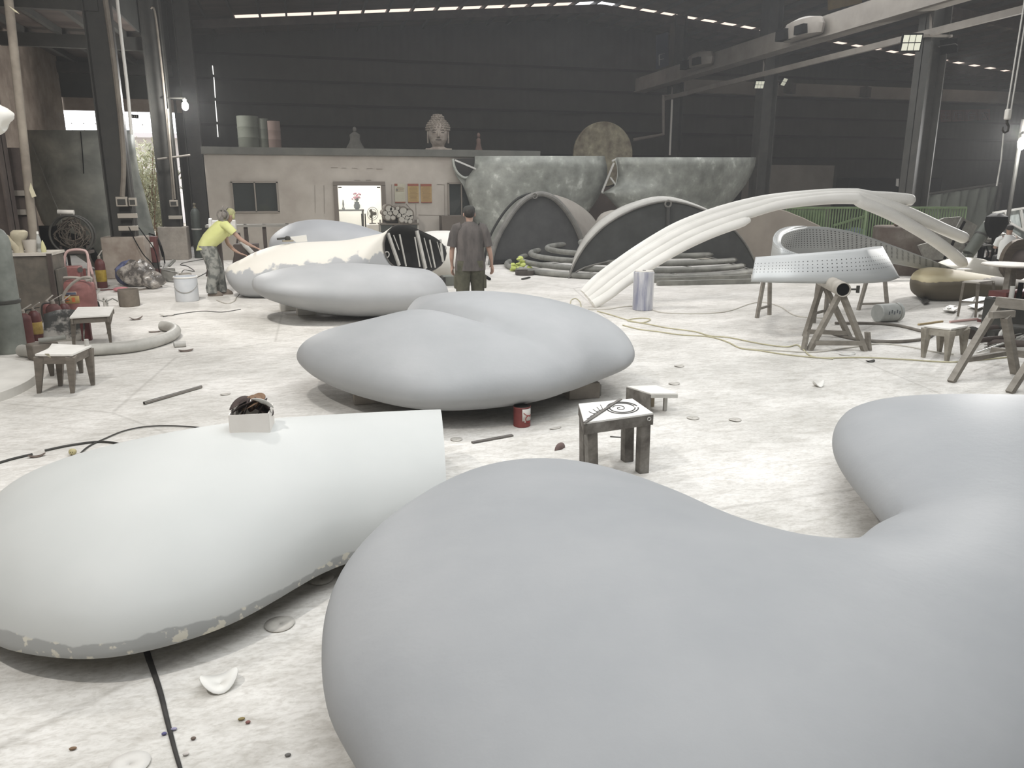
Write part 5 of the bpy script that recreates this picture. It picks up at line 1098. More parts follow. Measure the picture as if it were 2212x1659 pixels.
MB().tube([V(x, y, 22.2-.8*math.sin(math.pi*(x-60)/235)) for x, y in ((64, 300), (80, 340), (95, 380), (115, 430), (133, 470), (132, 500), (120, 520))], .013, 6).build('weld_seam', mat('pale_seam', (132, 132, 124), None, .7), ts, world=True)
MB().tube([V(x, y, 21.47) for x, y in ((174, 284), (178, 330), (181, 375))], .012, 5).build('joint_line', M_black, ts, world=True)
solo('bent_strip', MB().grid([[V(x, y, 20.9) for x, y in ((130, 500), (165, 506), (195, 525), (218, 560), (232, 600), (238, 628))], [V(x, y, 20.9) for x, y in ((130, 512), (160, 519), (184, 536), (203, 566), (214, 603), (218, 632))]]), M_black, 'black bent strip curving down in front of the big curved sheet', 'strip', solid=.05)
# brown cladding panel with cross rails left of the leaning pipe
tq = thing('partition_sheet', 'brown panel with two cross rails at the left edge', 'panel', (-4.9, 15.4, 0))
a, b = V(-70, 300, 15.4), V(52, 300, 15.4); MB().box(((a[0]+b[0])/2, 15.45, 1.35), (b[0]-a[0], .05, 2.7)).build('panel_face', M_steel_brown, tq, world=True)
for y in (417, 458, 503): a, b = V(-70, y, 15.38), V(56, y, 15.38); MB().bar(a, b, .05, .09).build('cross_rail', M_steel_grey, tq, world=True)
lp0, lp1 = V(12, -60, 14.2), V(76, 540, 14.2)
tpp = thing('leaning_pipe', 'pale long pipe leaning against the left edge column, tape rags on it', 'pipe', (lp1[0], 14.2, 0))
e = np.array(lp1)+(np.array(lp1)-np.array(lp0))*(lp1[2]/(lp0[2]-lp1[2])); e[2] = .02
MB().cyl(lp0, e, .065, n=12).build('pipe', mat('pale_dusty_pipe', (112, 104, 94), (138, 130, 118), .8, 3), tpp, world=True)
M_tape = mat('cream_tape', (172, 166, 140), (190, 184, 160), .8)
for pts in (((18, 12), (34, 22), (42, 30), (33, 26)), ((66, 395), (78, 424), (69, 427), (63, 410))):
    MB().prism([tuple(V(x, y, 14.08)) for x, y in pts], (0, .015, 0)).build('tape_rag', M_tape, tpp, world=True)
# white pod tip reaching in from the left
M_wpod = MATS['white_gelcoat']
pts = catmull([V(19, 264, 9), V(5, 258, 9), V(-60, 262, 9), V(-170, 330, 9), V(-260, 520, 9), V(-290, 720, 9), (-6.3, 9.2, .02)], 4, False)
solo('sculpture_shell', MB().tube(pts, [.02, .07, .1, .115, .13]+[.16+.02*i for i in range(len(pts)-5)], 20), M_wpod, 'white rounded sculpture tip reaching in at the left edge above the extinguishers', 'sculpture', sharp=70)
# gas cylinders
def gas_cylinder(label, loc, r_, h_, c1, c2, band=False):
    t = thing('gas_cylinder', label, 'gas cylinder', loc); mt_ = mat('cyl_%d_%d' % c1[:2], c1, c2, .6, 4, bump=.05)
    MB().lathe([(r_*.9, 0), (r_, .03), (r_, h_*.84), (r_*.93, h_*.89), (r_*.72, h_*.935), (r_*.4, h_*.96), (r_*.3, h_*.965)], n=28).build('tank', mt_, t, sharp=50)
    MB().lathe([(r_*.36, h_*.96), (r_*.36, h_*.985), (r_*.2, h_*.99), (r_*.2, h_*1.03), (r_*.32, h_*1.035), (r_*.3, h_*1.06), (.01, h_*1.065)], n=16).build('valve', mat('worn_brass', (120, 112, 96), None, .5), t)
    if band: MB().lathe([(r_+.004, h_*.385), (r_+.014, h_*.39), (r_+.014, h_*.41), (r_+.004, h_*.415)], n=28, caps=False).build('rubber_band', M_steel_dark, t)
    else: MB().lathe([(r_+.002, h_*.55), (r_+.01, h_*.555), (r_+.01, h_*.57), (r_+.002, h_*.575)], n=28, caps=False).build('band', M_strut, t)
    return t
c = G(16, 765); gas_cylinder('tall grey-green gas cylinder cut by the left edge, banded at the middle', (c[0], c[1]+.12, 0), .185, 1.62, (108, 112, 106), (134, 138, 131), True)
c = G(431, 557); gas_cylinder('slim dark gas cylinder with a pale shoulder beside the office, left of the yellow-shirted worker', (c[0], c[1], 0), .135, 1.52, (62, 68, 64), (78, 84, 79))
# cabinet with things on it
CY = 13.2; a, b = V(28, 548, CY), V(110, 548, CY); zc_ = a[2]
tcb = thing('steel_cabinet', 'rusty brown steel cabinet behind the extinguishers, jars and bottle on top', 'cabinet', ((a[0]+b[0])/2-.25, CY+.35, 0))
W_ = b[0]-a[0]+.5
M_cab = mat('rusty_cabinet', (84, 80, 72), (112, 104, 94), .75, 2.2, contrast=(.4, .6), c3=(88, 70, 58), bump=.1)
MB().box((0, 0, zc_/2-.02), (W_-.04, .66, zc_-.06)).build('case', M_cab, tcb)
MB().box((0, 0, zc_-.02), (W_, .72, .04)).build('top', mat('dusty_cabinet_top', (176, 170, 160), (196, 190, 180), .8, 5), tcb)
for x in (-W_/2+.03, W_/2-.03): MB().box((x, -.35, zc_/2), (.06, .05, zc_-.02)).build('corner_post', M_steel_brown, tcb)
MB().box((W_/2+.01, 0, zc_*.45), (.03, .5, zc_*.6)).build('side_panel', M_cab, tcb)
M_foamy = mat('yellowed_plaster', (168, 160, 138), (186, 178, 156), .9, 6)
def cab(px, py=552): q = V(px, py, CY+.2); return (q[0], CY+.2, zc_)
M_bot = bpy.data.materials.new('clear_plastic'); M_bot.use_nodes = True; q = M_bot.node_tree.nodes['Principled BSDF']; q.inputs['Base Color'].default_value = lin((190, 192, 188)); q.inputs['Roughness'].default_value = .15; q.inputs['Alpha'].default_value = .55
tt_ = thing('water_bottle', 'clear plastic water bottle with a white cap on the rusty cabinet', 'bottle', cab(88))
MB().lathe([(.03, 0), (.035, .01), (.036, .16), (.032, .2), (.016, .26), (.014, .28)], n=18).build('bottle', M_bot, tt_); MB().lathe([(.036, .06), (.0375, .065), (.0375, .13), (.036, .135)], n=18, caps=False).build('label_wrap', mat('grey_label', (120, 120, 114), None, .6), tt_); MB().cyl((0, 0, .28), (0, 0, .315), .017, n=14).build('cap', M_white, tt_)
tt_ = thing('plastic_cup', 'off-white plastic tub beside the water bottle on the rusty cabinet', 'tub', cab(69))
MB().lathe([(.075, 0), (.105, .19), (.1, .19), (.07, .01), (.005, .01)], n=22).build('tub', mat('offwhite_tub', (184, 178, 168), None, .6), tt_)
tt_ = thing('foam_bust', 'yellowed foam piece shaped like a flared vase on the rusty cabinet', 'foam piece', cab(46))
MB().rings([[(x+a*math.cos(q), .6*a*math.sin(q), z) for q in [2*math.pi*k/16 for k in range(16)]] for x, a, z in ((0, .05, 0), (0, .05, .08), (-.01, .065, .14), (.0, .1, .2), (.01, .125, .26), (.02, .12, .31), (.02, .08, .34))]).build('foam_body', M_foamy, tt_)
tt_ = thing('foam_bust', 'smaller yellowed foam piece between the tall gas cylinder and the flared one', 'foam piece', cab(30))
MB().rings([[(x+a*math.cos(q), .6*a*math.sin(q), z) for q in [2*math.pi*k/16 for k in range(16)]] for x, a, z in ((.06, .05, 0), (.05, .07, .08), (.0, .08, .16), (-.05, .07, .22), (-.07, .03, .27))]).build('foam_body', M_foamy, tt_)
solo('rag', MB().rings([[(cab(96)[0]+a*math.cos(q), cab(96)[1]+a*math.sin(q), zc_+z) for q in [2*math.pi*k/12 for k in range(12)]] for a, z in ((.035, 0), (.04, .06), (.02, .14), (.005, .18))]), mat('yellow_rag', (186, 182, 140), None, .9), 'small yellowish rag bunched behind the water bottle', 'rag')
# junk bench behind the cabinet: black machine and wire reel
tm_ = thing('black_machine', 'black junk machine under a white roll behind the steel cabinet', 'machine', (V(112, 560, 16.5)[0], 16.5, 0))
zt1 = V(112, 488, 16.5)[2]
MB().box((0, 0, zt1*.78), (.55, .4, zt1*.44)).build('body', M_black, tm_, bevel=.03)
for x in (-.25, .25):
    for y in (-.17, .17): MB().box((x, y, zt1*.3), (.045, .045, zt1*.6)).build('leg', M_steel_brown, tm_)
MB().box((.05, 0, zt1*.4), (.55, .4, .06)).build('shelf', M_steel_grey, tm_)
MB().box((0, -.05, zt1*.5), (.5, .05, .1)).build('blue_rag', mat('dark_blue_cloth', (44, 48, 66), None, .9), tm_)
c = V(157, 507, 16.3); tw = thing('wire_reel', 'large round reel full of tangled wire behind the red trolley', 'reel', (c[0], 16.3, 0)); rr = .36; zc2 = c[2]
for dy in (-.1, .1): MB().tube([(rr*math.cos(t), dy, zc2+rr*math.sin(t)) for t in [2*math.pi*k/30 for k in range(30)]], .022, 8, loop=True).build('rim', M_steel_dark, tw)
random.seed(9); m = MB()
for k in range(26):
    a0 = random.uniform(0, 6.28); q = [(random.uniform(.05, .33)*math.cos(a0+j*.9), random.uniform(-.1, .1), zc2+random.uniform(.1, .33)*math.sin(a0+j*.9)) for j in range(6)]
    m.tube(catmull(q, 3, False), .009, 4)
m.build('tangled_wire', mat('dusty_wire', (74, 66, 58), (100, 92, 82), .9, 9), tw)
for x in (-.25, .25): MB().bar((x, 0, 0), (x*.9, 0, zc2-.2), .04, .04).build('stand_leg', M_steel_brown, tw)
MB().box((0, 0, zc2-.32), (.6, .3, .05)).build('cradle', M_steel_brown, tw)
a, b = V(133, 516, 16.3), V(168, 519, 16.3)
solo('white_roll', MB().cyl((a[0], 16.3, zc2+rr+.06), (b[0], 16.3, zc2+rr+.05), .045, n=14), M_rail_white, 'white roll lying on top of the wire reel', 'roll')
# red trolley frame and the wheeled extinguisher in front
M_red = mat('dusty_red_paint', (116, 72, 68), (138, 92, 88), .6, 5, contrast=(.4, .65), c3=(160, 122, 116))
M_redd = mat('dark_red_paint', (84, 42, 40), (106, 56, 52), .5, 4)
M_pink = mat('dusty_pink_tube', (176, 146, 142), (190, 164, 158), .6, 6)
ty = 15.2; ttr = thing('trolley', 'red two-wheel trolley with an arched pale handle', 'trolley', (V(165, 600, ty)[0], ty, 0))
MB().tube(catmull([V(*p, ty) for p in ((139, 600), (139, 565), (143, 546), (155, 540), (178, 540), (188, 547), (191, 570), (192, 600))], 4, False), .022, 8).build('handle', M_pink, ttr, world=True)
a, b = V(138, 575, ty), V(178, 602, ty); MB().box(((a[0]+b[0])/2, ty, (a[2]+b[2])/2), (b[0]-a[0], .25, a[2]-b[2])).build('red_box', M_red, ttr, world=True, bevel=.02)
MB().cyl(V(173, 583, ty-.14), V(173, 583, ty-.1), .045, n=14).build('round_knob', M_steel_dark, ttr, world=True)
MB().tube([V(191, 560, ty), V(199, 590, ty), G(209, 628)], .022, 8).build('prop_leg', M_pink, ttr, world=True)
for px in (141, 190): q = V(px, 640, ty); MB().box((q[0], ty, .32), (.04, .04, .64)).build('frame_post', M_redd, ttr, world=True)
MB().box((V(165, 600, ty)[0], ty, .06), (.5, .3, .05)).build('foot_plate', M_redd, ttr, world=True)
def extinguisher(label, loc, h_=.46, r_=.075, body=M_redd, lab_c=(196, 160, 70), rz=0, hose=True, name='fire_extinguisher', group='fire extinguishers on the left'):
    t = thing(name, label, 'fire extinguisher', loc, rz, group)
    MB().lathe([(r_*.92, 0), (r_, .02), (r_, h_*.78), (r_*.9, h_*.87), (r_*.55, h_*.95), (r_*.28, h_*.98)], n=22).build('tank', body, t, sharp=50)
    if lab_c: MB().lathe([(r_+.001, h_*.22), (r_+.003, h_*.23), (r_+.003, h_*.6), (r_+.001, h_*.61)], n=22, caps=False).build('label', mat('ext_label_%d' % lab_c[0], lab_c, tuple(max(0, v-26) for v in lab_c), .6, 14), t)
    MB().lathe([(r_*.3, h_*.96), (r_*.3, h_*1.06), (r_*.2, h_*1.08), (.005, h_*1.09)], n=12).build('valve', mat('dusty_metal', (150, 142, 132), None, .6), t)
    MB().bar((-r_*.2, 0, h_*1.06), (r_*1.3, 0, h_*1.24), .02, .012).build('lever', mat('pale_lever', (182, 176, 168), None, .5), t); MB().bar((-r_*.2, 0, h_*1.04), (r_*1.2, 0, h_*1.08), .02, .012).build('carry_handle', M_steel_dark, t)
    if hose: MB().tube(catmull([(-r_*.3, 0, h_*1.0), (-r_*1.2, -.02, h_*.98), (-r_*1.45, -.04, h_*.7), (-r_*1.2, -.06, h_*.4), (-r_*.7, -r_*1.05, h_*.12)], 4, False), .011, 6).build('hose', M_steel_dark, t)
    return t
def gl(px, py): q = G(px, py); return (q[0], q[1], 0)
extinguisher('brown-red extinguisher without a clean label, right beside the tall gas cylinder', gl(60, 742), .42, .085, mat('brown_red', (84, 42, 40), (104, 60, 56), .6, 4), None, .4)
extinguisher('red extinguisher with a clear yellow label, second from the tall gas cylinder', gl(82, 735), .42, .078, M_redd, (190, 162, 92), -.3)
extinguisher('red extinguisher half hidden at the back of the row', (gl(104, 720)[0], gl(104, 720)[1]+.15, 0), .42, .075, M_red, None, .8, hose=False)
extinguisher('red extinguisher with a scorched grey body, bending sheet before it', gl(124, 724), .46, .1, mat('sooty_red', (78, 44, 42), (104, 70, 66), .7, 6), (128, 96, 60), .2)
extinguisher('dark extinguisher under the back stool, next to the scorched one', (gl(146, 716)[0], gl(146, 716)[1], 0), .42, .075, M_redd, None, .5, hose=False)
extinguisher('red extinguisher with yellow and white labels standing alone at the foot of the big sheet', gl(222, 622), .62, .1, M_redd, (176, 150, 60), 1.2, hose=False)
bt = (gl(163, 690)[0], gl(163, 690)[1]+.3)
te_ = thing('wheeled_extinguisher', 'big dusty red wheeled fire extinguisher with a grey hose', 'fire extinguisher', (bt[0], bt[1], 0))
hh = V(163, 604, bt[1])[2]
MB().lathe([(.25, .1), (.27, .14), (.27, hh-.13), (.255, hh-.06), (.2, hh-.02), (.1, hh), (.01, hh)], n=32).build('tank', M_red, te_, sharp=50)
def curved_label(r_, a0, a1, z0, z1): return MB().grid([[(r_*math.cos(a0+(a1-a0)*k/12), r_*math.sin(a0+(a1-a0)*k/12), z) for k in range(13)] for z in (z0, z1)])
curved_label(.274, -2.2, -1.25, hh*.42, hh*.62).build('yellow_label', mat('faded_yellow_label', (172, 146, 88), (158, 132, 84), .7, 9), te_, solid=.003)
curved_label(.275, -2.1, -1.35, hh*.64, hh*.73).build('pale_label', mat('faded_pale_label', (170, 146, 130), None, .7), te_, solid=.003)
m = MB()
for k, a in enumerate(np.linspace(-2.05, -1.45, 6)): m.box((.279*math.cos(a), .279*math.sin(a), hh*.685), (.035, .008, .035), rz=a+math.pi/2)
m.build('label_letters', mat('blue_grey_print', (84, 92, 112), None, .7), te_)
m = MB()
for a in (-2.0, -1.9, -1.55): m.box((.279*math.cos(a), .279*math.sin(a), hh*.52), (.045, .008, .07), rz=a+math.pi/2)
m.build('label_letters', mat('orange_print', (178, 92, 48), None, .7), te_)
for x in (-.22, .22): MB().lathe([(.02, -.025), (.11, -.02), (.11, .02), (.02, .025)], (x, .16, .11), 20, M=Matrix.Rotation(math.pi/2, 3, 'Y')).build('wheel', M_black, te_)
M_hose = mat('grey_hose', (140, 134, 126), (160, 154, 146), .7, 5)
yy = bt[1]-.36
MB().tube(catmull([V(*p, yy) for p in ((132, 655), (139, 634), (152, 616), (170, 603), (186, 599), (196, 600), (196, 604), (186, 606))], 4, False), .022, 8).build('hose', M_hose, te_, world=True)
MB().tube(catmull([V(*p, yy+.2) for p in ((129, 604), (140, 600), (165, 600), (190, 604), (198, 608))], 4, False), .022, 8).build('hose', M_hose, te_, world=True)
c = V(120, 610, 14.4); solo('red_bin', MB().lathe([(.16, 0), (.19, c[2]+.12), (.17, c[2]+.12), (.02, c[2]+.05)], (c[0], 14.4, 0), 20), M_redd, 'red bin tucked between the steel cabinet and the wheeled extinguisher', 'bin')
c = G(185, 738); solo('red_post', MB().box((c[0], c[1]+.1, .22), (.12, .08, .44)), mat('deep_red', (96, 38, 38), None, .5), 'deep red block standing under the back stool', 'block', bevel=.01)
# bent pale sheet leaning between extinguishers and stool
gx_, gy_ = gl(150, 735)[:2]
solo('bent_sheet', MB().grid([[(gx_-.28+.5*u+.05*v, gy_-.12+.06*math.sin(3*u), .03+.36*v+.12*math.sin(math.pi*(u))*(v-.6)) for u in np.linspace(0, 1, 9)] for v in np.linspace(0, 1, 7)]), mat('pale_bent_sheet', (176, 172, 166), (70, 70, 68), .5, 2.2, contrast=(.44, .5)), 'curled pale metal sheet leaning below the back stool', 'sheet', solid=.006)
# stools
M_dustytop = mat('white_dusty_board', (222, 219, 212), (234, 231, 225), .8, 5)
M_stoolw = mat('grey_brown_wood', (104, 97, 88), (126, 118, 108), .8, 6, stretch=(1, 1, 3), bump=.1)
def taper_stool(label, corners, z, feet, apron=.08, lw=.085, mt_=M_stoolw, top=M_dustytop, group='small work stools', cut=False):
    C_ = [np.array([c[0], c[1], z]) for c in corners]; F_ = [np.array([c[0], c[1], 0.0]) for c in feet]; cen = sum(C_)/4
    t = thing('work_stool', label, 'stool', (cen[0], cen[1], 0), 0, group)
    MB().prism([tuple(c) for c in C_], (0, 0, -.022)).build('top', top, t, world=True, bevel=.003)
    ins = [cen+(c-cen)*.985 for c in C_]; m = MB()
    for i in range(4):
        a, b = ins[i].copy(), ins[(i+1) % 4].copy(); d = (cen-(a+b)/2)*.08; a[2] = b[2] = z-.022-apron/2; m = MB().bar(a+d, b+d, .02, apron); m.build('apron_board', mt_, t, world=True)
    for c, f in zip(C_, F_):
        a = cen+(c-cen)*.86; a[2] = z-.03; f = f.copy(); MB().bar(f, a, lw*.42, lw*.42, up=(1, 0, 0), w2=lw, h2=lw).build('leg', mt_, t, world=True)
    return t
taper_stool('brown stool with tapered legs and a dusty white top, near the curved tube', [G(75, 765, .42), G(155, 765, .42), G(198, 746, .42), G(125, 744, .42)], .42, [G(85, 849), G(157, 849), G(201, 832), G(131, 834)])
taper_stool('stool with a white board top in front of the wheeled extinguisher', [G(150, 685, .46), G(236, 680, .46), G(246, 662, .46), G(168, 663, .46)], .46, [G(160, 757), G(240, 745), G(233, 720), G(178, 726)], .07, .06, M_stoolw)
taper_stool('low square stool hidden behind the tapered-leg stool', [G(100, 758, .3), G(160, 762, .3), G(172, 745, .3), G(112, 742, .3)], .3, [G(113, 812), G(158, 816), G(176, 806), G(130, 800)], .06, .08, mat('dark_wood', (84, 78, 70), (102, 95, 86), .8, 5))
t = thing('scrap_block', 'brown scrap block with a short pipe on it beside the tall gas cylinder', 'scrap', gl(90, 778)); MB().box((0, .1, .1), (.3, .2, .2), .7).build('block', M_stoolw, t, bevel=.02); MB().cyl((0, 0, .24), (.28, .06, .26), .03, n=12).build('short_pipe', M_tube, t)
c = G(184, 742, .46); t = thing('metal_can', 'tiny pale can on the corner of the tapered-leg stool', 'can', tuple(G(188, 747, .42)-[0, .0, .0])); MB().cyl((0, 0, 0), (0, 0, .07), .022, n=12).build('can_wall', M_strut, t)
solo('tape_rag', MB().prism([tuple(G(97, 764, .425)), tuple(G(106, 764, .425)), tuple(G(115, 778, .35)), tuple(G(108, 777, .35))], (0, -.012, .002)), M_tape, 'cream strip of tape hanging off the tapered-leg stool', 'tape', flat=True)
# bent tube on the floor
pts = [G(x, y, .075) for x, y in ((46, 757), (100, 762), (170, 757), (230, 754), (290, 748), (335, 738), (368, 726), (379, 714), (366, 706), (350, 704))]
solo('bent_tube', MB().tube(catmull(pts, 4, False), .075, 14), mat('pale_dusty_tube', (160, 158, 151), (186, 184, 177), .5, 4), 'thick pale bent tube lying behind the tapered-leg stool', 'tube', sharp=70)
# round floor plate cut by the left edge
ccx, ccy, cr = -4.35, 8.75, 1.48
solo('round_floor_plate', MB().lathe([(.01, .0), (cr, 0), (cr, .09), (cr-.02, .1), (.01, .1)], (ccx, ccy, 0), 72), mat('dusty_plate', (196, 193, 186), (216, 213, 206), .8, 2.4, bump=.1), 'wide round dusty plate lying on the floor at the left edge', 'plate')
# things around the plinths
def jb(label, px0, px1, py0, py1, y, grey=True):
    a, b = V(px0, py0, y), V(px1, py1, y); t = thing('junction_box', label, 'electrical box', ((a[0]+b[0])/2, y, b[2]), 0, 'boxes on the left columns'); w, h_ = b[0]-a[0], a[2]-b[2]
    MB().box((0, 0, h_/2), (w, .12, h_)).build('case', mat('box_cream', (178, 170, 158), None, .6), t, bevel=.01)
    if grey: MB().box((0, -.063, h_*.45), (w*.72, .012, h_*.6)).build('dark_window', M_steel_dark, t)
yc = 19.5
jb('larger junction box with a dark window, low on the column over the painted plinth', 250, 277, 425, 446, yc)
jb('smaller junction box beside the larger one on the column over the painted plinth', 278, 296, 427, 445, yc)
jb('upper white socket strip on the column over the painted plinth', 254, 297, 461, 471, yc, False); jb('lower white socket strip on the column just above the painted plinth', 256, 299, 488, 498, yc, False)
jb('junction box on the column over the bare plinth', 366, 385, 432, 446, 24.5); jb('white socket strip on the column over the bare plinth', 364, 394, 466, 473, 24.5, False)
def conduit(label, pts, y, r_, mt_): solo('conduit', MB().tube(catmull([V(*p, y) for p in pts], 4, False), r_, 8), mt_, label, 'pipe')
M_cond = mat('dusty_conduit', (120, 112, 102), (140, 132, 120), .7, 4)
conduit('thick dusty conduit running down the column over the painted plinth', ((226, -10), (240, 90), (254, 200), (263, 290), (267, 360), (264, 424)), 19.48, .055, M_cond)
conduit('bright white tube along the right edge of the column over the painted plinth', ((252, -10), (262, 80), (275, 190), (284, 290)), 19.52, .035, mat('bright_white_tube', (244, 242, 236), None, .4))
conduit('thin conduit with a hook bend on the column over the bare plinth', ((325, 18), (334, 24), (345, 110), (356, 210), (366, 320), (374, 432)), 24.5, .03, M_cond)
conduit('second thin conduit beside the hook-bent one, over the bare plinth', ((362, 235), (368, 320), (378, 430)), 24.48, .03, M_cond)
a, b = V(340, 344, 24.57), V(411, 335, 24.57); solo('cross_rod', MB().cyl(a, b, .03, n=8), M_steel_grey, 'thin rod sticking across the column over the bare plinth', 'rod')
sp_ = solo('sign_plate', MB().prism([tuple(V(x, y, 30.3)) for x, y in ((283, 247), (299, 248), (299, 256), (283, 255))], (0, .03, 0)), M_black, 'tiny black plate with pale marks in the daylight opening', 'sign', flat=True)
m = MB()
for x in (285.5, 289.5, 293.5): m.bar(V(x, 253.5, 30.28), V(x+1, 249.5, 30.28), .01, .025, up=(0, 1, 0)); m.bar(V(x+2, 253.5, 30.28), V(x+1, 249.5, 30.28), .01, .025, up=(0, 1, 0))
hb = MB().bar(V(285, 247, 30.3), V(285, 238, 30.1), .012, .012).build('hanger', M_black, sp_, world=True); hb = MB().bar(V(297, 248, 30.3), V(297, 239, 30.1), .012, .012).build('hanger', M_black, sp_, world=True); pm_ = m.build('pale_marks', M_white, sp_, world=True)
# red box, cables, bags and pots beside the plinth
c = V(327, 535, 20.2); t = thing('red_box', 'dark red box standing against the right side of the painted plinth', 'box', (c[0], 20.3, 0)); z1 = V(327, 510, 20.2)[2]
MB().box((0, 0, z1-.32), (.26, .3, .62)).build('case', M_redd, t, bevel=.02); MB().box((0, -.16, z1-.2), (.12, .01, .12)).build('pale_label', M_white, t); MB().box((0, 0, (z1-.63)/2), (.2, .25, max(.05, z1-.63))).build('stand', M_steel_dark, t)
def cable(label, P, r_=.012, mt_=M_black, name='cable', closed=False):
    return solo(name, MB().tube(catmull(P, 5, False), r_, 6), mt_, label, name)
cable('black cable sagging from the column socket strip to the red box', [V(278, 490, 19.35), V(292, 520, 19.2), V(310, 550, 19.1), V(330, 572, 18.9), G(338, 600, .02)])
cable('black cable running from the socket strip down behind the red box', [V(300, 492, 19.4), V(315, 512, 19.2), V(334, 540, 19.0), V(342, 575, 18.6), G(347, 602, .02)])
cable('tangle of black cables hanging right of the red box', [V(322, 505, 20.6), V(335, 510, 20.5), V(345, 530, 20.4), V(352, 555, 20.3), V(349, 535, 20.4), V(341, 515, 20.5), V(352, 545, 20.2), G(356, 568, .02)], .02)
t = thing('plastic_bag', 'blue plastic bag slumped at the foot of the painted plinth', 'bag', (V(268, 590, 18.0)[0], 18.1, 0))
random.seed(3)
def lump(rx, ry, rz_, seed, n=18, amp=.18, pts=0):
    random.seed(seed); ph = [random.uniform(0, 6.28) for _ in range(6)]; R = []
    for i in range(n+1):
        a = -math.pi/2+math.pi*i/n; a = max(min(a, 1.5), -1.5); ring = []
        for k in range(2*n):
            q = math.pi*k/n; s_ = 1+amp*(.5*math.sin(3*q+ph[0]+2*a)+.35*math.sin(5*q+ph[1]-3*a)+.25*math.sin(9*q+ph[2]+4*a)+.2*math.sin(7*a+ph[3]))
            ring.append((rx*math.cos(a)*math.cos(q)*s_, ry*math.cos(a)*math.sin(q)*s_, rz_+rz_*math.sin(a)*(1 if a < 0 else s_)))
        R.append(ring)
    return MB().rings(R)
lump(.2, .18, .22, 3).build('bag', mat('dusty_blue_plastic', (78, 84, 118), (98, 104, 136), .6, 5), t); MB().grid([[(-.2, 0, .35), (-.05, .02, .5), (.12, 0, .55)], [(-.15, -.05, .2), (0, -.08, .3), (.15, -.04, .3)]]).build('bag_flap', MATS['dusty_blue_plastic'], t, solid=.01)
c = G(298, 622); t = thing('plastic_bag', 'heap of clear grey plastic bags in front of the painted plinth', 'bag', (c[0], c[1]+.25, 0))
M_cbag = mat('clear_grey_plastic', (92, 88, 84), (168, 162, 154), .25, 7, contrast=(.45, .62), bump=.6, bscale=9)
lump(.36, .24, .26, 5, amp=.22).build('bag', M_cbag, t)
c = G(312, 626); t = thing('plastic_bag', 'smaller crumpled clear bag on the right of the bag heap', 'bag', (c[0]+.15, c[1]+.1, 0)); lump(.22, .18, .18, 8, amp=.22).build('bag', M_cbag, t)
def can(label, px, py, r_, h_, mt_, name='bucket', cat='bucket', inside=None, open_=True):
    c = G(px, py); t = thing(name, label, cat, (c[0], c[1]+r_, 0))
    MB().lathe([(r_*.94, 0), (r_, .02), (r_, h_), (r_*.93, h_)]+([(r_*.9, .03), (.01, .03)] if open_ else [(.01, h_*.99)]), n=28).build('wall', mt_, t, sharp=40); return t, r_
M_tin = mat('grey_tin', (124, 122, 116), (142, 140, 133), .55, 5)
can('grey tin standing on the floor near the plinth, bars laid over it', 363, 607, .15, .26, M_tin, 'tin', 'tin')
can('dark red open tin beside the grey tin', 338, 603, .13, .22, mat('dark_red_tin', (72, 44, 42), (96, 66, 62), .6, 6), 'tin', 'tin')
can('shallow pale bowl right of the grey tin', 399, 604, .14, .13, mat('pale_bowl', (172, 166, 156), None, .7), 'bowl', 'bowl')
t, r_ = can('white metal bucket with a wire handle standing alone near the worker', 402, 653, .205, .46, mat('white_tin_bucket', (196, 200, 204), (212, 214, 216), .4, 3))
MB().tube([(.2*math.cos(q), .21*math.sin(q)-.0, .33-.16*abs(math.sin(q))) for q in np.linspace(-math.pi, 0, 18)], .008, 5).build('wire_handle', M_tin, t); MB().lathe([(.205, .43), (.215, .435), (.215, .45), (.205, .455)], n=28, caps=False).build('rim', M_white, t)
t, r_ = can('thick-walled brown concrete ring on the floor left of the white bucket', 276, 664, .17, .3, mat('brown_concrete', (104, 96, 86), (122, 114, 103), .9, 6, bump=.2), 'concrete_ring', 'ring')
c = G(262, 630); solo('pink_cloth', MB().ball((c[0], c[1], .05), (.15, .11, .05), 8), mat('pink_cloth_m', (176, 112, 116), (192, 132, 136), .9, 7), 'pink cloth lump on the floor in front of the bags', 'cloth')
for lab, a, b, w, mt_ in (('thin red-brown rod on the floor left of the pink cloth', (196, 628), (250, 625), .02, M_redd), ('dark thin bar on the floor before the bag heap', (288, 628), (350, 619), .025, M_stoolw), ('short pale channel on the floor left of the concrete ring', (200, 641), (214, 625), .05, M_strut), ('pale angle bar on the floor beyond the tins', (352, 583), (374, 562), .05, M_strut), ('second angle bar lying right of the pale one', (366, 575), (378, 563), .04, M_tube), ('short rod laid across the grey tin', (372, 587), (385, 591), .03, M_tube)):
    p, q = G(*a, w/2), G(*b, w/2)
    if 'across' in lab: p[2] += .26; q[2] += .26; p, q = G(352, 583, .275), G(384, 590, .275)
    solo('steel_bar', MB().bar(p, q, w, w), mt_, lab, 'bar')
c = G(229, 663); t = thing('valve_wheel', 'small four-spoke valve handle standing on the floor behind the stool', 'handle', (c[0], c[1], 0))
MB().cyl((0, 0, 0), (0, 0, .12), .04, n=12).build('hub', M_strut, t)
for k in range(4): a = k*1.57+.4; MB().tube([(.03*math.cos(a), .03*math.sin(a), .1), (.12*math.cos(a), .12*math.sin(a), .14), (.2*math.cos(a), .2*math.sin(a), .08)], .012, 6).build('spoke', M_tube, t)
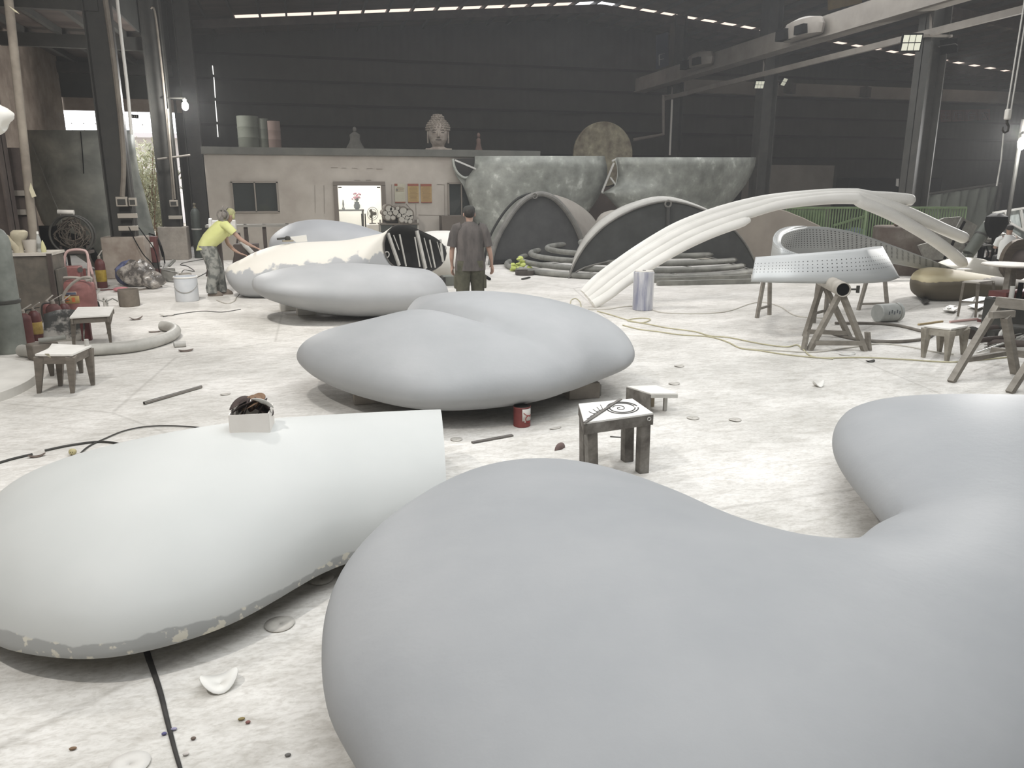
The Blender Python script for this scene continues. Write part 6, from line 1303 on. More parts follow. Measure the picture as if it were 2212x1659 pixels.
# bench and white roll behind the worker
t = thing('work_bench', 'narrow bench with a glass edge behind the bending worker', 'bench', (V(560, 485, 20.5)[0], 20.5, 0)); zb_ = V(580, 484, 20.5)[2]
a, b = V(445, 484, 20.5), V(628, 484, 20.5); MB().box(((a[0]+b[0])/2, 20.5, zb_-.03), (b[0]-a[0], .5, .06)).build('top', mat('grey_bench_top', (136, 134, 126), (150, 146, 138), .5, 3), t, world=True)
for px in (470, 530, 570, 620):
    q = V(px, 484, 20.5); MB().box((q[0], 20.5, zb_/2), (.08, .3, zb_)).build('leg', M_steel_brown, t, world=True)
a, b = V(457, 491, 19.6), V(510, 490, 19.6)
t = thing('paper_roll', 'white flanged roll lying on a trestle left of the bending worker', 'roll', (a[0], 19.6, 0))
MB().cyl(a, b, .16, n=24).build('roll', M_rail_white, t, world=True); MB().cyl(a-[.04, 0, 0], a+[.02, 0, 0], .21, n=24).build('flange', M_white, t, world=True)
for dx in (0.05, .6): MB().bar((a[0]+dx-.25, 19.5, 0), (a[0]+dx, 19.6, a[2]-.14), .04, .04).build('leg', M_steel_brown, t, world=True); MB().bar((a[0]+dx+.1, 19.8, 0), (a[0]+dx, 19.6, a[2]-.14), .04, .04).build('leg', M_steel_brown, t, world=True)
c = V(452, 530, 21); solo('foam_block', MB().box((c[0], 21.3, c[2]/2+.05), (.3, .2, c[2]+.1)), M_stoolw, 'grey block standing below the white flanged roll', 'block', bevel=.02)
solo('metal_tube', MB().cyl(V(522, 523, 17.2), V(546, 548, 17.0), .05, n=12), M_strut, 'short metal tube propped behind the worker\'s arm', 'tube')
c0 = V(534, 552, 17.4); solo('tool_stand', MB().box((V(534, 552, 17.3)[0], 17.3, (V(534, 552, 17.3)[2]+.25)/2), (.5, .35, V(534, 552, 17.3)[2]+.25)), M_steel_brown, 'brown tool stand behind the worker under the metal tube', 'stand', bevel=.02)
# sander and white offcut on the ribbed pod
c = V(622, 522.5, 15.45); t = thing('sander', 'small dark hand sander lying on top of the ribbed pod', 'tool', tuple(c), .2)
MB().box((0, 0, .02), (.2, .1, .025)).build('pad', mat('tan_pad', (150, 140, 120), None, .8), t, bevel=.004); MB().lathe([(.045, .03), (.055, .05), (.05, .09), (.03, .11), (.01, .112)], n=14).build('motor', M_steel_dark, t); MB().cyl((-.05, 0, .07), (-.2, 0, .06), .02, n=10).build('handle', M_steel_dark, t)
solo('white_offcut', MB().prism([tuple(V(x, y, 15.7)) for x, y in ((626, 513), (662, 508.5), (664, 521.5), (640, 523.5))], (0, .25, 0)), M_white, 'white foam offcut lying behind the sander on the ribbed pod', 'foam piece', flat=True, bevel=.005)
# outside: bushes, far pale building with railing
M_leaf = mat('yellow_green_leaf', (176, 178, 140), (228, 227, 198), .7, 2.5, contrast=(.3, .7)); M_twig = mat('dry_twig', (150, 120, 92), None, .9)
def bush(label, c, w, h_, seed, n_leaf=700):
    random.seed(seed); t = thing('bamboo_bush', label, 'bush', c, 0, 'bushes outside the lean-to'); m = MB(); s_ = MB()
    for k in range(22):
        bx, by = random.uniform(-w/2, w/2)*.6, random.uniform(-.4, .4); tx, ty_, tz = bx+random.uniform(-.8, .8), by+random.uniform(-.4, .4), h_*random.uniform(.6, 1)
        s_.tube([(bx, by, 0), ((bx+tx)/2+random.uniform(-.1, .1), (by+ty_)/2, tz*.55), (tx, ty_, tz)], [.02, .015, .006], 5)
        for j in range(n_leaf//22):
            u = random.uniform(.22, 1); p = Vector((bx+(tx-bx)*u+random.uniform(-.35, .35), by+(ty_-by)*u+random.uniform(-.35, .35), tz*u+random.uniform(-.1, .15))); d = Vector((random.uniform(-1, 1), random.uniform(-1, 1), random.uniform(-1, .4))).normalized(); x_ = d.cross(Vector((random.uniform(-1, 1), random.uniform(-1, 1), 1))).normalized(); L_l = random.uniform(.16, .3)
            m.add([p, p+d*L_l*.4+x_*.025, p+d*L_l, p+d*L_l*.4-x_*.025], [(0, 1, 2, 3)])
    s_.build('stems', M_twig, t); m.build('leaves', M_leaf, t, flat=True); return t
bush('leafy yellow-green bush outside, seen between the two plinth columns', (V(330, 450, 34.5)[0]-.5, 35.0, -.02), 2.6, 4.1, 1, 5200)
bush('leafy bush outside, seen in the slit right of the bare plinth column', (V(400, 450, 33.0)[0]-1.1, 31.6, -.02), 1.0, 3.8, 2, 2600)
bush('pale bush outside behind the big curved sheet', (V(250, 450, 38)[0]-.6, 38.2, -.02), 3.2, 3.4, 3, 1500)
t = thing('pale_building', 'pale building with a railing, bleached by daylight beyond the bushes', 'building', (-12, 52, -.02))
MB().box((0, 2, 2.5), (22, 3, 5.0)).build('wall', mat('bleached_wall', (214, 208, 208), (226, 222, 220), .9, 1), t); MB().box((0, 1, 5.1), (23, 5, .25)).build('roof_edge', mat('bleached_roof', (196, 190, 190), None, .9), t)
m = MB()
for k in range(34): m.box((-10.5+k*.64, .3, 5.75), (.05, .05, 1.0))
m.box((0, .3, 6.25), (21.5, .06, .06)); m.box((0, .3, 5.8), (21.5, .05, .05)); m.build('railing', M_white, t)
# ------------------------------------------------------------------ right side: trestles, stools, gold pod, rack, fence, tarpaulin
M_post = mat('grey_brown_post', (122, 116, 107), (148, 142, 132), .8, 6, stretch=(1, 1, 2))
def g3(px, py, z=0): return np.array(G(px, py, z))
# near trestle carrying the pipe stub under the perforated band
tz = .80
t = thing('trestle', 'near trestle with a thick pipe stub on two crossed leg frames, under the perforated band', 'trestle', (6.7, 8.7, 0))
p0 = g3(1822, 626, tz); p1 = p0+np.array([.5, 1.1, 0.0])
MB().tube([p0, p1], .085, 20, caps=False).build('pipe', mat('pale_pipe', (160, 154, 144), (184, 178, 168), .6, 5), t, world=True, solid=.012)
MB().cyl(p0+[.01, .02, 0], p0+[.03, .06, 0], .07, n=20).build('pipe_inside', M_black, t, world=True)
MB().cyl(p0+[.06, .03, .0], p0+[.2, .0, .0], .012, n=8).build('clamp_bolt', M_steel_dark, t, world=True); MB().box(p0+[.21, .0, 0], (.03, .03, .09)).build('clamp_plate', M_steel_dark, t, world=True)
for ap, feet, bar_h in ((p0+[.03, .08, -.03], (g3(1748, 757), g3(1868, 758)), .14), (p1-[.03, .06, .03], (g3(1739, 727), g3(1836, 731)), .10)):
    for f in feet: MB().bar(f, ap+(f-ap)*.04, .055, .075, up=(0, 1, 0)).build('leg', M_post, t, world=True)
    a, b = [f+(ap-f)*bar_h for f in feet]; MB().bar(a-[0, .03, 0], b-[0, .03, 0], .03, .06).build('cross_bar', M_post, t, world=True)
for f, d in ((g3(1745, 757), -.05), (g3(1872, 758), .05)): MB().bar(f+[d, .02, 0], f+[d*.2, .04, .24], .035, .075, up=(0, 1, 0)).build('foot_brace', M_post, t, world=True)
def a_frame(label, feet, top, zt_, w=.05, bar_h=.18, back=.55):
    t = thing('trestle', label, 'trestle', tuple(feet[0])); m = []
    T0, T1 = np.array(V(*top[0], feet[0][1]+.02)), np.array(V(*top[1], feet[1][1]+.02)); T0[2] = T1[2] = zt_
    MB().bar(feet[0], T0, w, w).build('leg', M_post, t, world=True); MB().bar(feet[1], T1, w, w).build('leg', M_post, t, world=True)
    a, b = feet[0]+(T0-feet[0])*bar_h, feet[1]+(T1-feet[1])*bar_h; MB().bar(a, b, .03, .035).build('cross_bar', M_post, t, world=True)
    MB().bar(T0-[.06, 0, -.02], T1+[.06, 0, .02], .06, .04).build('top_bar', M_post, t, world=True); return t
a_frame('narrow trestle at the left end of the perforated band', (g3(1635, 687), g3(1662, 680)), ((1652, 613), (1660, 613)), .82)
a_frame('wide-legged trestle at the right end of the perforated band', (g3(1854, 670), g3(1917, 668)), ((1879, 613), (1901, 613)), .86, bar_h=.12)
a_frame('thin trestle hidden behind the near pipe trestle', (g3(1757, 698), g3(1783, 690)), ((1768, 613), (1788, 613)), .82, w=.05)
# stools on the right
taper_stool('dusty stool with flared metal-capped legs, right of the near trestle', [G(1996, 703, .4), G(2055, 710, .4), G(2091, 703, .4), G(2033, 697, .4)], .4, [G(1994, 772), G(2045, 780), G(2080, 766), G(2029, 762)], .085, .09, mat('pale_stained_wood', (132, 126, 114), (164, 158, 146), .8, 5, contrast=(.4, .6)))
t = thing('tall_stool', 'tall thin-legged stool standing in front of the gold pod', 'stool', tuple(g3(2105, 680)))
TZ = .62; tc_ = [G(2082, 607, TZ), G(2115, 609, TZ), G(2146, 606, TZ), G(2112, 604, TZ)]; ft = [g3(2069, 683), g3(2107, 685), g3(2150, 672), g3(2108, 668)]
MB().prism([tuple(p) for p in tc_], (0, 0, -.025)).build('seat', mat('pale_seat', (168, 162, 152), (184, 178, 168), .8, 5), t, world=True)
for a, b in zip(tc_, ft): MB().bar(b, np.array(a)-[0, 0, .02], .035, .035).build('leg', M_post, t, world=True)
q = [f+(np.array(a)-f)*.42 for a, f in zip(tc_, ft)]
for i in range(4): MB().bar(q[i], q[(i+1) % 4], .025, .025).build('rung', M_post, t, world=True)
MB().prism([tuple(p) for p in [q[0]+[0, 0, .01], q[1]+[0, 0, .01], q[2]+[0, 0, .01], q[3]+[0, 0, .01]]], (0, 0, .01)).build('lower_tray', M_strut, t, world=True)
# nearest sawhorse, cut by the right edge
t = thing('trestle', 'big pale sawhorse cut by the right edge of the view', 'trestle', (7.2, 6.6, 0))
bz = .80; b0, b1 = g3(2153, 652, bz), g3(2300, 668, bz)
MB().bar(b0, b1, .07, .11).build('top_beam', M_post, t, world=True)
f0_, f1_ = g3(2054, 826), g3(2194, 808); hip = g3(2172, 684, .68)
MB().bar(f0_, b0+[.03, 0, -.02], .065, .065).build('leg', M_post, t, world=True); MB().bar(f1_, hip, .075, .075).build('leg', M_post, t, world=True)
MB().bar(hip+[-.17, .03, .02], hip+[.1, 0, .03], .06, .07).build('short_rail', M_post, t, world=True)
a = f0_+(b0-f0_)*.27; MB().bar(a, g3(2175, 762, .16), .05, .05).build('cross_bar', M_post, t, world=True)
MB().bar(g3(2140, 757, .17), g3(2300, 775, .17), .05, .08).build('cross_bar', M_post, t, world=True)
d_ = b1-b0; MB().bar(f0_+d_*1.0+[0, .1, 0], b1-[.03, 0, .02], .065, .065).build('leg', M_post, t, world=True); MB().bar(f1_+d_*.9, hip+d_*.9, .075, .075).build('leg', M_post, t, world=True)
# gold-bottomed pod and cream pod
M_gold = bpy.data.materials.new('cream_over_bronze'); M_gold.use_nodes = True
def _gold():
    nt = M_gold.node_tree; N = nt.nodes; L = nt.links; b = N['Principled BSDF']; b.inputs['Roughness'].default_value = .7; b.inputs['Metallic'].default_value = .0
    tc = N.new('ShaderNodeTexCoord'); sp = N.new('ShaderNodeSeparateXYZ'); L.new(tc.outputs['Object'], sp.inputs[0])
    nz = N.new('ShaderNodeTexNoise'); nz.inputs['Scale'].default_value = 5; nz.inputs['Detail'].default_value = 6; L.new(tc.outputs['Object'], nz.inputs[0])
    ma = N.new('ShaderNodeMath'); ma.operation = 'MULTIPLY_ADD'; ma.inputs[1].default_value = .07; L.new(nz.outputs['Fac'], ma.inputs[0]); L.new(sp.outputs['Z'], ma.inputs[2])
    r = N.new('ShaderNodeValToRGB'); e = r.color_ramp.elements; e[0].position = .34; e[0].color = lin((88, 80, 64)); e[1].position = .40; e[1].color = lin((112, 104, 90))
    for p_, c in ((.405, (190, 178, 144)), (.47, (202, 192, 160)), (.53, (176, 162, 128)), (.62, (190, 180, 150)), (.75, (206, 200, 178))):
        q = e.new(p_); q.color = lin(c)
    L.new(ma.outputs[0], r.inputs[0]); L.new(r.outputs[0], b.inputs['Base Color'])
_gold()
gp = simple_pod('cream and bronze half-painted pod lying on scraps behind the tall stool', [(1965, 604, 612, 12.3, .05), (1970, 590, 628, 12.2, .35), (1985, 580, 640, 12.1, .55), (2010, 577, 649, 12.0, .7), (2050, 581, 656, 12.0, .8), (2100, 589, 655, 12.0, .85), (2150, 597, 649, 12.0, .8), (2200, 604, 640, 12.0, .7), (2250, 612, 632, 12.0, .4), (2262, 620, 626, 12.0, .05)], M_gold, (12.2, 12.0, 0), [((12.1, 11.9, .04), (.5, .3, .08))])
simple_pod('cream smooth pod between the bronze pod and the seated person', [(2010, 575, 590, 14.2, .1), (2035, 562, 600, 14.2, .5), (2065, 557, 606, 14.2, .7), (2095, 556, 610, 14.2, .8), (2125, 561, 612, 14.2, .8), (2155, 572, 612, 14.2, .7), (2185, 585, 610, 14.2, .45), (2200, 596, 604, 14.2, .1)], mat('cream_gelcoat', (224, 220, 206), (236, 232, 220), .5, 2), (14.4, 14.2, 0), [((14.2, 14.2, .12), (.8, .5, .24))])
# fence
M_fg = mat('green_fence_paint', (108, 128, 92), (124, 144, 106), .6, 4)
t = thing('green_fence', 'long light green bar fence behind the white arch', 'fence', (15.6, 17.2, 0))
FA, FB = (V(1700, 447, 17.2)[0], 17.2), (V(2088, 447, 16.3)[0], 16.3); zf = wall_pt(1740, 449, FA, FB)[2]
A3, B3 = np.array([*FA, 0]), np.array([*FB, 0]); nb = 66
MB().bar(A3+[0, 0, zf], B3+[0, 0, zf], .05, .05).build('top_rail', M_fg, t, world=True); MB().bar(A3+[0, 0, .1], B3+[0, 0, .1], .04, .04).build('bottom_rail', M_fg, t, world=True)
for k in range(nb+1): p = A3+(B3-A3)*k/nb; MB().box((p[0], p[1], zf/2), (.028, .028, zf)).build('bar', M_fg, t, world=True)
a, b = wall_pt(1796, 487, FA, FB), wall_pt(1866, 466, FA, FB); MB().bar(a-[0, .08, 0], b-[0, .08, 0], .04, .05).build('slanting_rail', M_fg, t, world=True)
q = wall_pt(1867, 449, FA, FB); MB().box((q[0], q[1]-.08, q[2]/2), (.05, .05, q[2])).build('gate_post', M_fg, t, world=True)
m = MB(); A4, B4 = A3+[.3, 1.2, 0], B3+[-3.2, 1.3, 0]
t2_ = thing('green_gate', 'dense darker green rack of upright bars behind the fence', 'fence', tuple(A4)); M_fg2 = mat('dark_green_bars', (70, 88, 58), (84, 102, 70), .7, 4)
for k in range(34): p = A4+(B4-A4)*k/33; MB().box((p[0], p[1], zf*.46), (.07, .05, zf*.92)).build('bar', M_fg2, t2_, world=True)
MB().bar(A4+[0, 0, zf*.93], B4+[0, 0, zf*.93], .05, .06).build('top_rail', M_fg2, t2_, world=True)
# tarpaulin
M_tarp = mat('olive_tarpaulin', (70, 73, 66), (86, 89, 81), .85, 1.4, stretch=(1, 1, .4), bump=.3, bscale=6)
rows = []; TY = 21.5
for v in np.linspace(0, 1, 10):
    r = []
    for i in range(41):
        u = i/40; x = 1990+170*u; yt = 424-24*u; zt_t = V(x, yt, TY)[2]; p = V(x, yt, TY); r.append((p[0], TY+.22*math.sin(u*22)*(.3+v)+.1*math.sin(u*51+v*3), zt_t*(1-v)+.02*v))
    rows.append(r)
tt_ = thing('tarpaulin', 'olive tarpaulin hung as a curtain right of the nearest right column', 'tarpaulin', (V(2070, 410, TY)[0], TY, 0))
MB().grid(rows).build('cloth', M_tarp, tt_, world=True, solid=.01, sharp=80)
MB().cyl(V(1992, 421, TY), V(2162, 397, TY), .04, n=8).build('hanging_rod', M_steel_dark, tt_, world=True)
for px, py in ((1992, 421), (2162, 397)): q = V(px, py, TY+.05); MB().box((q[0], q[1], q[2]/2), (.07, .07, q[2])).build('post', M_steel_dark, tt_, world=True)
# brown tank, grey slit panels
q = V(1962, 545, 15.6); zt3 = V(1962, 489, 15.6)[2]
t = thing('round_tank', 'brown round tank with a grey-streaked side behind the white arch ends', 'tank', (q[0], 15.9, 0))
MB().lathe([(.62, 0), (.64, .03), (.64, zt3-.03), (.6, zt3), (.01, zt3-.02)], n=40).build('wall', mat('brown_grey_tank', (82, 70, 62), (104, 96, 88), .7, 2, contrast=(.4, .6), c3=(132, 128, 120)), t, sharp=40)
t = thing('fruit_heap', 'small heap of yellow and brown fruit or leaves on the round tank', 'heap', (q[0]-.1, 15.8, zt3)); random.seed(2)
for k in range(7): MB().ball((random.uniform(-.3, .3), random.uniform(-.15, .1), .045), (.07, .06, .05), 6).build('lump', mat(('yellow_lump', 'brown_lump')[k % 2], ((176, 160, 84), (92, 74, 58))[k % 2], None, .8), t)
t = thing('slit_panel', 'grey speckled metal panels with dark slits, curving behind the arch ends', 'sculpture part', (V(2035, 560, 14.9)[0], 14.9, 0))
M_slit = mat('grey_speckled_metal', (128, 126, 120), (150, 148, 142), .6, 9, contrast=(.35, .6), c3=(176, 174, 168))
for k, pts in enumerate((((2000, 488), (2040, 471), (2076, 468), (2064, 492), (2020, 520)), ((2078, 469), (2112, 487), (2095, 520), (2066, 504), (2066, 492)), ((1985, 530), (2020, 520), (2062, 494), (2062, 560), (2000, 562)), ((2064, 506), (2093, 522), (2078, 545), (2062, 558)))):
    MB().prism([tuple(V(x, y, 15.0+.08*k)) for x, y in pts], (0, .06, 0)).build('panel_sheet', M_slit, t, world=True, flat=True)
for a, b in (((2084, 478), (2072, 500)), ((2066, 508), (2056, 530)), ((2050, 538), (2040, 560))): MB().bar(V(*a, 14.93), V(*b, 14.93), .06, .03, up=(0, 1, 0)).build('slit', M_black, t, world=True)
q = V(2030, 560, 15.2); MB().box((q[0], 15.35, q[2]/2), (1.2, .3, q[2])).build('base_block', M_steel_brown, t, world=True)
q = V(2098, 520, 15.2); MB().box((q[0], 15.2, q[2]/2), (.08, .2, q[2])).build('stand_leg', M_steel_brown, t, world=True)
# slanting green pipe with the black motor
t = thing('dust_pipe', 'slanting dark green duct pipe with a black motor at its top, right of the arch', 'machine', (V(2100, 560, 14.6)[0], 14.6, 0))
a, b = V(2092, 548, 14.6), V(2135, 487, 14.6); M_duct = mat('green_duct', (86, 90, 82), (102, 106, 98), .6, 3)
MB().cyl(a, b, .135, n=18).build('pipe', M_duct, t, world=True); mq = (a+b)/2+(b-a)*.12; MB().cyl(mq, mq+(b-a)*.05, .145, n=18).build('pipe_band', M_steel_dark, t, world=True)
MB().cyl(b, b+(b-a)*.06, .13, n=18).build('pipe_end', M_strut, t, world=True)
MB().box((a[0]-.05, 14.6, a[2]/2), (.16, .2, a[2])).build('stand', M_duct, t, world=True)
c = V(2150, 487, 14.4); MB().rings([[(c[0]+1.15*r_*math.cos(q)*(1+.12*math.sin(3*q+k)), c[1]+r_*.8*math.sin(q), c[2]+z) for q in [2*math.pi*j/14 for j in range(14)]] for k, (r_, z) in enumerate(((.08, -.28), (.14, -.2), (.2, -.1), (.24, .05), (.22, .2), (.1, .27)))]).build('motor', M_black, t, world=True)
MB().bar(c+[0, 0, -.2], V(2148, 525, 14.7), .09, .09).build('motor_shaft', M_black, t, world=True)
# workbench with black clutter, chair backs, glass hull frame, wooden wheel, round table
c = V(2140, 560, 14.9); zt4 = V(2140, 527, 14.9)[2]
t = thing('work_table', 'black tangled workbench frame in front of the seated person', 'table', (c[0]+.1, 15.0, 0))
MB().box((0, 0, zt4-.03), (1.15, .6, .05)).build('top', M_steel_dark, t)
for x in (-.52, -.1, .3, .52):
    for y in (-.25, .25): MB().box((x, y, zt4/2-.02), (.05, .05, zt4-.04)).build('leg', M_black, t)
MB().box((0, 0, zt4*.5), (1.1, .5, .05)).build('lower_shelf', M_black, t)
random.seed(12)
for k in range(7):
    x = -.5+k*.16; MB().tube(catmull([(x, -.3, zt4*.95), (x+.06, -.34, zt4*.7), (x-.05, -.33, zt4*.5), (x+.04, -.3, zt4*.15)], 4, False), .018, 6).build('hanging_cable', M_black, t)
t = thing('white_wraps', 'crumpled white wrapping on the black workbench', 'wrapping', (c[0]+.05, 15.0, zt4)); lump(.34, .2, .14, 21, amp=.25).build('wrap', M_white, t)
t = thing('glass_hull', 'boat-like frame of pale glass panes rising behind the seated person', 'sculpture part', (V(2190, 520, 17.5)[0], 17.5, 0))
M_pane = mat('pale_glass_pane', (150, 156, 152), (188, 194, 190), .25, 3, stretch=(3, 1, 1))
for k, pts in enumerate((((2146, 460), (2240, 446), (2240, 512), (2180, 478)), ((2146, 462), (2178, 480), (2240, 514), (2240, 560), (2168, 545), (2150, 500)))):
    MB().prism([tuple(V(x, y, 17.5+.1*k)) for x, y in pts], (0, .04, 0)).build('glass_pane', M_pane if k == 0 else mat('greenish_pane', (112, 118, 114), (138, 144, 140), .3, 3), t, world=True, flat=True)
for a, b in (((2145, 460), (2240, 445)), ((2146, 461), (2240, 514)), ((2170, 458), (2182, 480)), ((2205, 452), (2212, 497)), ((2150, 478), (2240, 540))): MB().bar(V(*a, 17.42), V(*b, 17.42), .05, .05).build('frame_rib', M_strut, t, world=True)
q = V(2190, 545, 17.6); MB().box((q[0], 17.7, q[2]/2), (1.3, .4, q[2])).build('stand', M_steel_brown, t, world=True)
c = V(2268, 545, 13.0); t = thing('wooden_wheel', 'large dark wooden cable drum flange cut by the right edge', 'cable drum', (c[0], 13.0, 0)); rw = .46*1.0
cz = c[2]; MB().tube([(0, -.05, rw+.02), (0, .05, rw+.02)], rw, 36).build('flange', mat('dark_drum_wood', (84, 74, 62), (104, 93, 80), .85, 5, stretch=(1, 1, 6)), t); MB().tube([(0, .05, rw+.02), (0, .7, rw+.02)], rw*.5, 24).build('core', M_steel_brown, t); MB().tube([(0, .7, rw+.02), (0, .8, rw+.02)], rw, 36).build('flange', MATS['dark_drum_wood'], t)
zr_ = V(2170, 572, 9.6)[2]; c = V(2190, 576, 9.6); rx = .42
t = thing('round_table', 'round pale table on a square post at the right edge', 'table', (c[0]+.08, 9.7, 0))
MB().lathe([(.01, zr_-.03), (rx, zr_-.03), (rx+.01, zr_-.015), (rx, zr_), (.01, zr_)], n=36).build('top', mat('pale_table_top', (196, 190, 180), (212, 206, 196), .7, 4), t)
MB().box((0, 0, zr_/2), (.11, .11, zr_-.04)).build('post', M_post, t); MB().box((0, 0, .02), (.5, .5, .04)).build('foot', M_post, t); MB().box((-.1, -.05, zr_-.25), (.05, .1, .4)).build('brace', M_post, t)
# dark pump machine under the round table
t = thing('pump_machine', 'dark row of clamps and motors at the right edge behind the big sawhorse', 'machine', (V(2185, 650, 9.0)[0]+.15, 9.1, 0)); random.seed(6)
MB().box((.2, 0, .22), (1.1, .4, .44)).build('body', M_steel_dark, t, bevel=.03); MB().box((.2, -.02, .5), (1.1, .3, .08)).build('red_rail', M_redd, t)
for k in range(8): MB().cyl((-.3+k*.14, -.22, .4), (-.3+k*.14, -.22, .64+.05*(k % 2)), .035, n=10).build('clamp', M_black if k % 3 else M_strut, t)
# heap of pipes, rods and loops
rp = [((2098, 722), (2150, 712), .07, 'short dark flanged pipe at the left of the pipe heap'), ((2140, 722), (2215, 716), .06, 'dark pipe crossing the middle of the pipe heap'), ((2135, 740), (2240, 746), .05, 'brown pipe at the front of the pipe heap'), ((2160, 705), (2240, 712), .05, 'pipe at the back of the pipe heap'), ((2115, 735), (2190, 728), .035, 'thin dark bar slanting in the pipe heap')]
for k, (a, b, r_, lab) in enumerate(rp):
    p, q = g3(*a, r_+.03*k), g3(*b, r_+.03*k); t = thing('scrap_pipe', lab, 'pipe', tuple(p), 0, 'heap of pipes at the right edge'); MB().cyl(p, q, r_, n=14).build('pipe', M_steel_brown if k % 2 == 0 else M_steel_dark, t, world=True)
    if k == 0: MB().cyl(p, p+(q-p)*.06, r_*1.5, n=18).build('flange', M_steel_dark, t, world=True)
random.seed(33)
for k in range(9):
    a = (2110+random.uniform(0, 30), 742+random.uniform(-12, 20)); b = (2200+random.uniform(0, 30), 730+random.uniform(-14, 28)); solo('thin_rod', MB().cyl(g3(*a, .02+.015*k), g3(*b, .02+.015*k), .009, n=6), M_strut if k % 2 else M_tube, 'thin straight rod tossed in the heap at the right edge', 'rod', 'thin rods in the right heap')
cable('white cable loop lying over the rods at the right edge', [g3(2110, 762, .03), g3(2140, 755, .04), g3(2165, 748, .06), g3(2172, 738, .06), g3(2150, 731, .05), g3(2120, 737, .04), g3(2105, 748, .03)], .012, M_rail_white, 'cable_loop')
c = g3(2172, 728, .12); solo('rubber_ring', MB().tube([c+[.09*math.cos(q), 0.02*math.sin(q), .09*math.sin(q)] for q in [2*math.pi*k/18 for k in range(18)]], .025, 8, loop=True), M_strut, 'pale grey ring standing in the heap at the right edge', 'ring')
# lying bucket, thin bent tubes, wood stick, pink rod, scraps
c = g3(1925, 697); t = thing('bucket', 'grey printed bucket lying on its side near the trestles', 'bucket', (c[0], c[1]+.1, 0), .05); My = Matrix.Rotation(math.pi/2, 3, 'Y')
MB().lathe([(.13, -.2), (.14, -.19), (.14, .18), (.145, .2), (.13, .2), (.12, -.18), (.01, -.18)], (0, 0, .145), 26, M=My).build('wall', mat('grey_bucket', (160, 162, 158), (176, 178, 174), .5, 8), t, sharp=40)
MB().tube([(.14*1, -.14*math.cos(q)*0-.145*math.sin(q), .145+.145*math.cos(q)) for q in np.linspace(0, math.pi, 9)], .006, 5).build('wire_handle', M_tin, t)
m = MB()
for k in range(5): m.box((-.1+.05*k, -.142, .16+.02*(k % 2)), (.02, .004, .05))
m.build('print_marks', mat('faded_print', (100, 104, 108), None, .7), t)
def bent(label, pts, r_, mt_=M_steel_brown): return solo('bent_tube', MB().tube(catmull([g3(x, y, r_) for x, y in pts], 5, False), r_, 8), mt_, label, 'tube', 'thin bent tubes near the trestles')
M_thin = mat('dusty_thin_tube', (98, 92, 84), (130, 124, 115), .6, 5)
bent('thin bent tube ending by the lying bucket, farther of two', ((1804, 698), (1850, 698), (1900, 699), (1945, 704), (1995, 716), (2030, 722)), .022, M_thin)
bent('thin bent tube curving under the near trestle, nearer of two', ((1779, 714), (1805, 722), (1840, 731), (1890, 737), (1940, 738), (1990, 733), (2010, 726), (2018, 718)), .022, M_thin)
solo('wood_stick', MB().bar(g3(1984, 701, .015), g3(2036, 694, .015), .03, .025), mat('yellow_wood', (168, 148, 108), (184, 164, 124), .8, 6), 'yellowish wood stick on the floor behind the stained stool', 'stick')
solo('pink_rod', MB().cyl(g3(2052, 695, .02), g3(2112, 689, .02), .018, n=8), mat('pale_pink_rod', (206, 172, 166), None, .6), 'pale pink rod on the floor beside the yellowish stick', 'rod')
solo('red_bar', MB().bar(g3(2112, 692, .02), g3(2150, 697, .02), .04, .04), M_redd, 'dark red bar on the floor right of the pink rod', 'bar')
for k, pts in enumerate((((1981, 641), (1990, 646), (2001, 643), (2008, 652), (1996, 657)), ((2035, 670), (2055, 664), (2070, 667), (2060, 673)), ((2040, 666), (2052, 660), (2066, 662), (2050, 668)), ((2090, 662), (2110, 656), (2130, 660), (2112, 668)))):
    solo('scrap_sheet', MB().prism([tuple(g3(x, y, .03+.02*(i % 2))) for i, (x, y) in enumerate(pts)], (0, 0, .012)), M_strut if k else M_steel_dark, ('dark pointed sheet scrap at the left under the bronze pod', 'pale sheet scrap lying left of the tall stool legs', 'small curled scrap behind the pale one left of the tall stool', 'pale scrap under the tray of the tall stool')[k], 'scrap', flat=True)
t = thing('foam_ring', 'grey tyre-like ring lying behind the perforated band', 'ring', tuple(g3(1943, 592)+[0, .3, 0])); MB().tube([(.22*math.cos(q), .22*math.sin(q), .09) for q in [2*math.pi*k/24 for k in range(24)]], .09, 10, loop=True).build('ring', mat('grey_ring', (128, 124, 116), (146, 142, 134), .8, 5), t)
a, b = V(1905, 572, 17), V(1985, 590, 17); solo('red_beam', MB().bar((a[0], 17, .25), (b[0]+.6, 16.6, .25), .3, .5), mat('dark_maroon', (70, 38, 36), (84, 48, 44), .8, 3), 'dark maroon beam on the floor behind the bronze pod', 'beam')
# blue stool-like things behind the fence
t = thing('blue_machine', 'blue round-backed machine behind the green fence', 'machine', (V(1845, 505, 19.6)[0], 19.6, 0)); q = V(1845, 472, 19.6)[2]
MB().lathe([(.3, 0), (.34, .1), (.36, q*.5), (.3, q*.72), (.12, q*.78)], n=20).build('body', mat('dull_blue', (62, 70, 90), (76, 84, 104), .7, 4), t); MB().tube([(-.2, 0, q*.75), (-.18, 0, q), (.18, 0, q), (.2, 0, q*.75)], .04, 8).build('arch_handle', M_steel_dark, t)
t = thing('folding_stand', 'dark folding stand with pale legs behind the fence near the tank', 'stand', (V(1905, 530, 17.6)[0], 17.6, 0)); q = V(1905, 497, 17.6)[2]
MB().box((0, 0, q), (.22, .2, .05)).build('top', M_black, t)
for x in (-.22, -.08, .08, .22): MB().bar((x, 0, 0), (x*.4, 0, q), .04, .04).build('leg', M_strut, t)
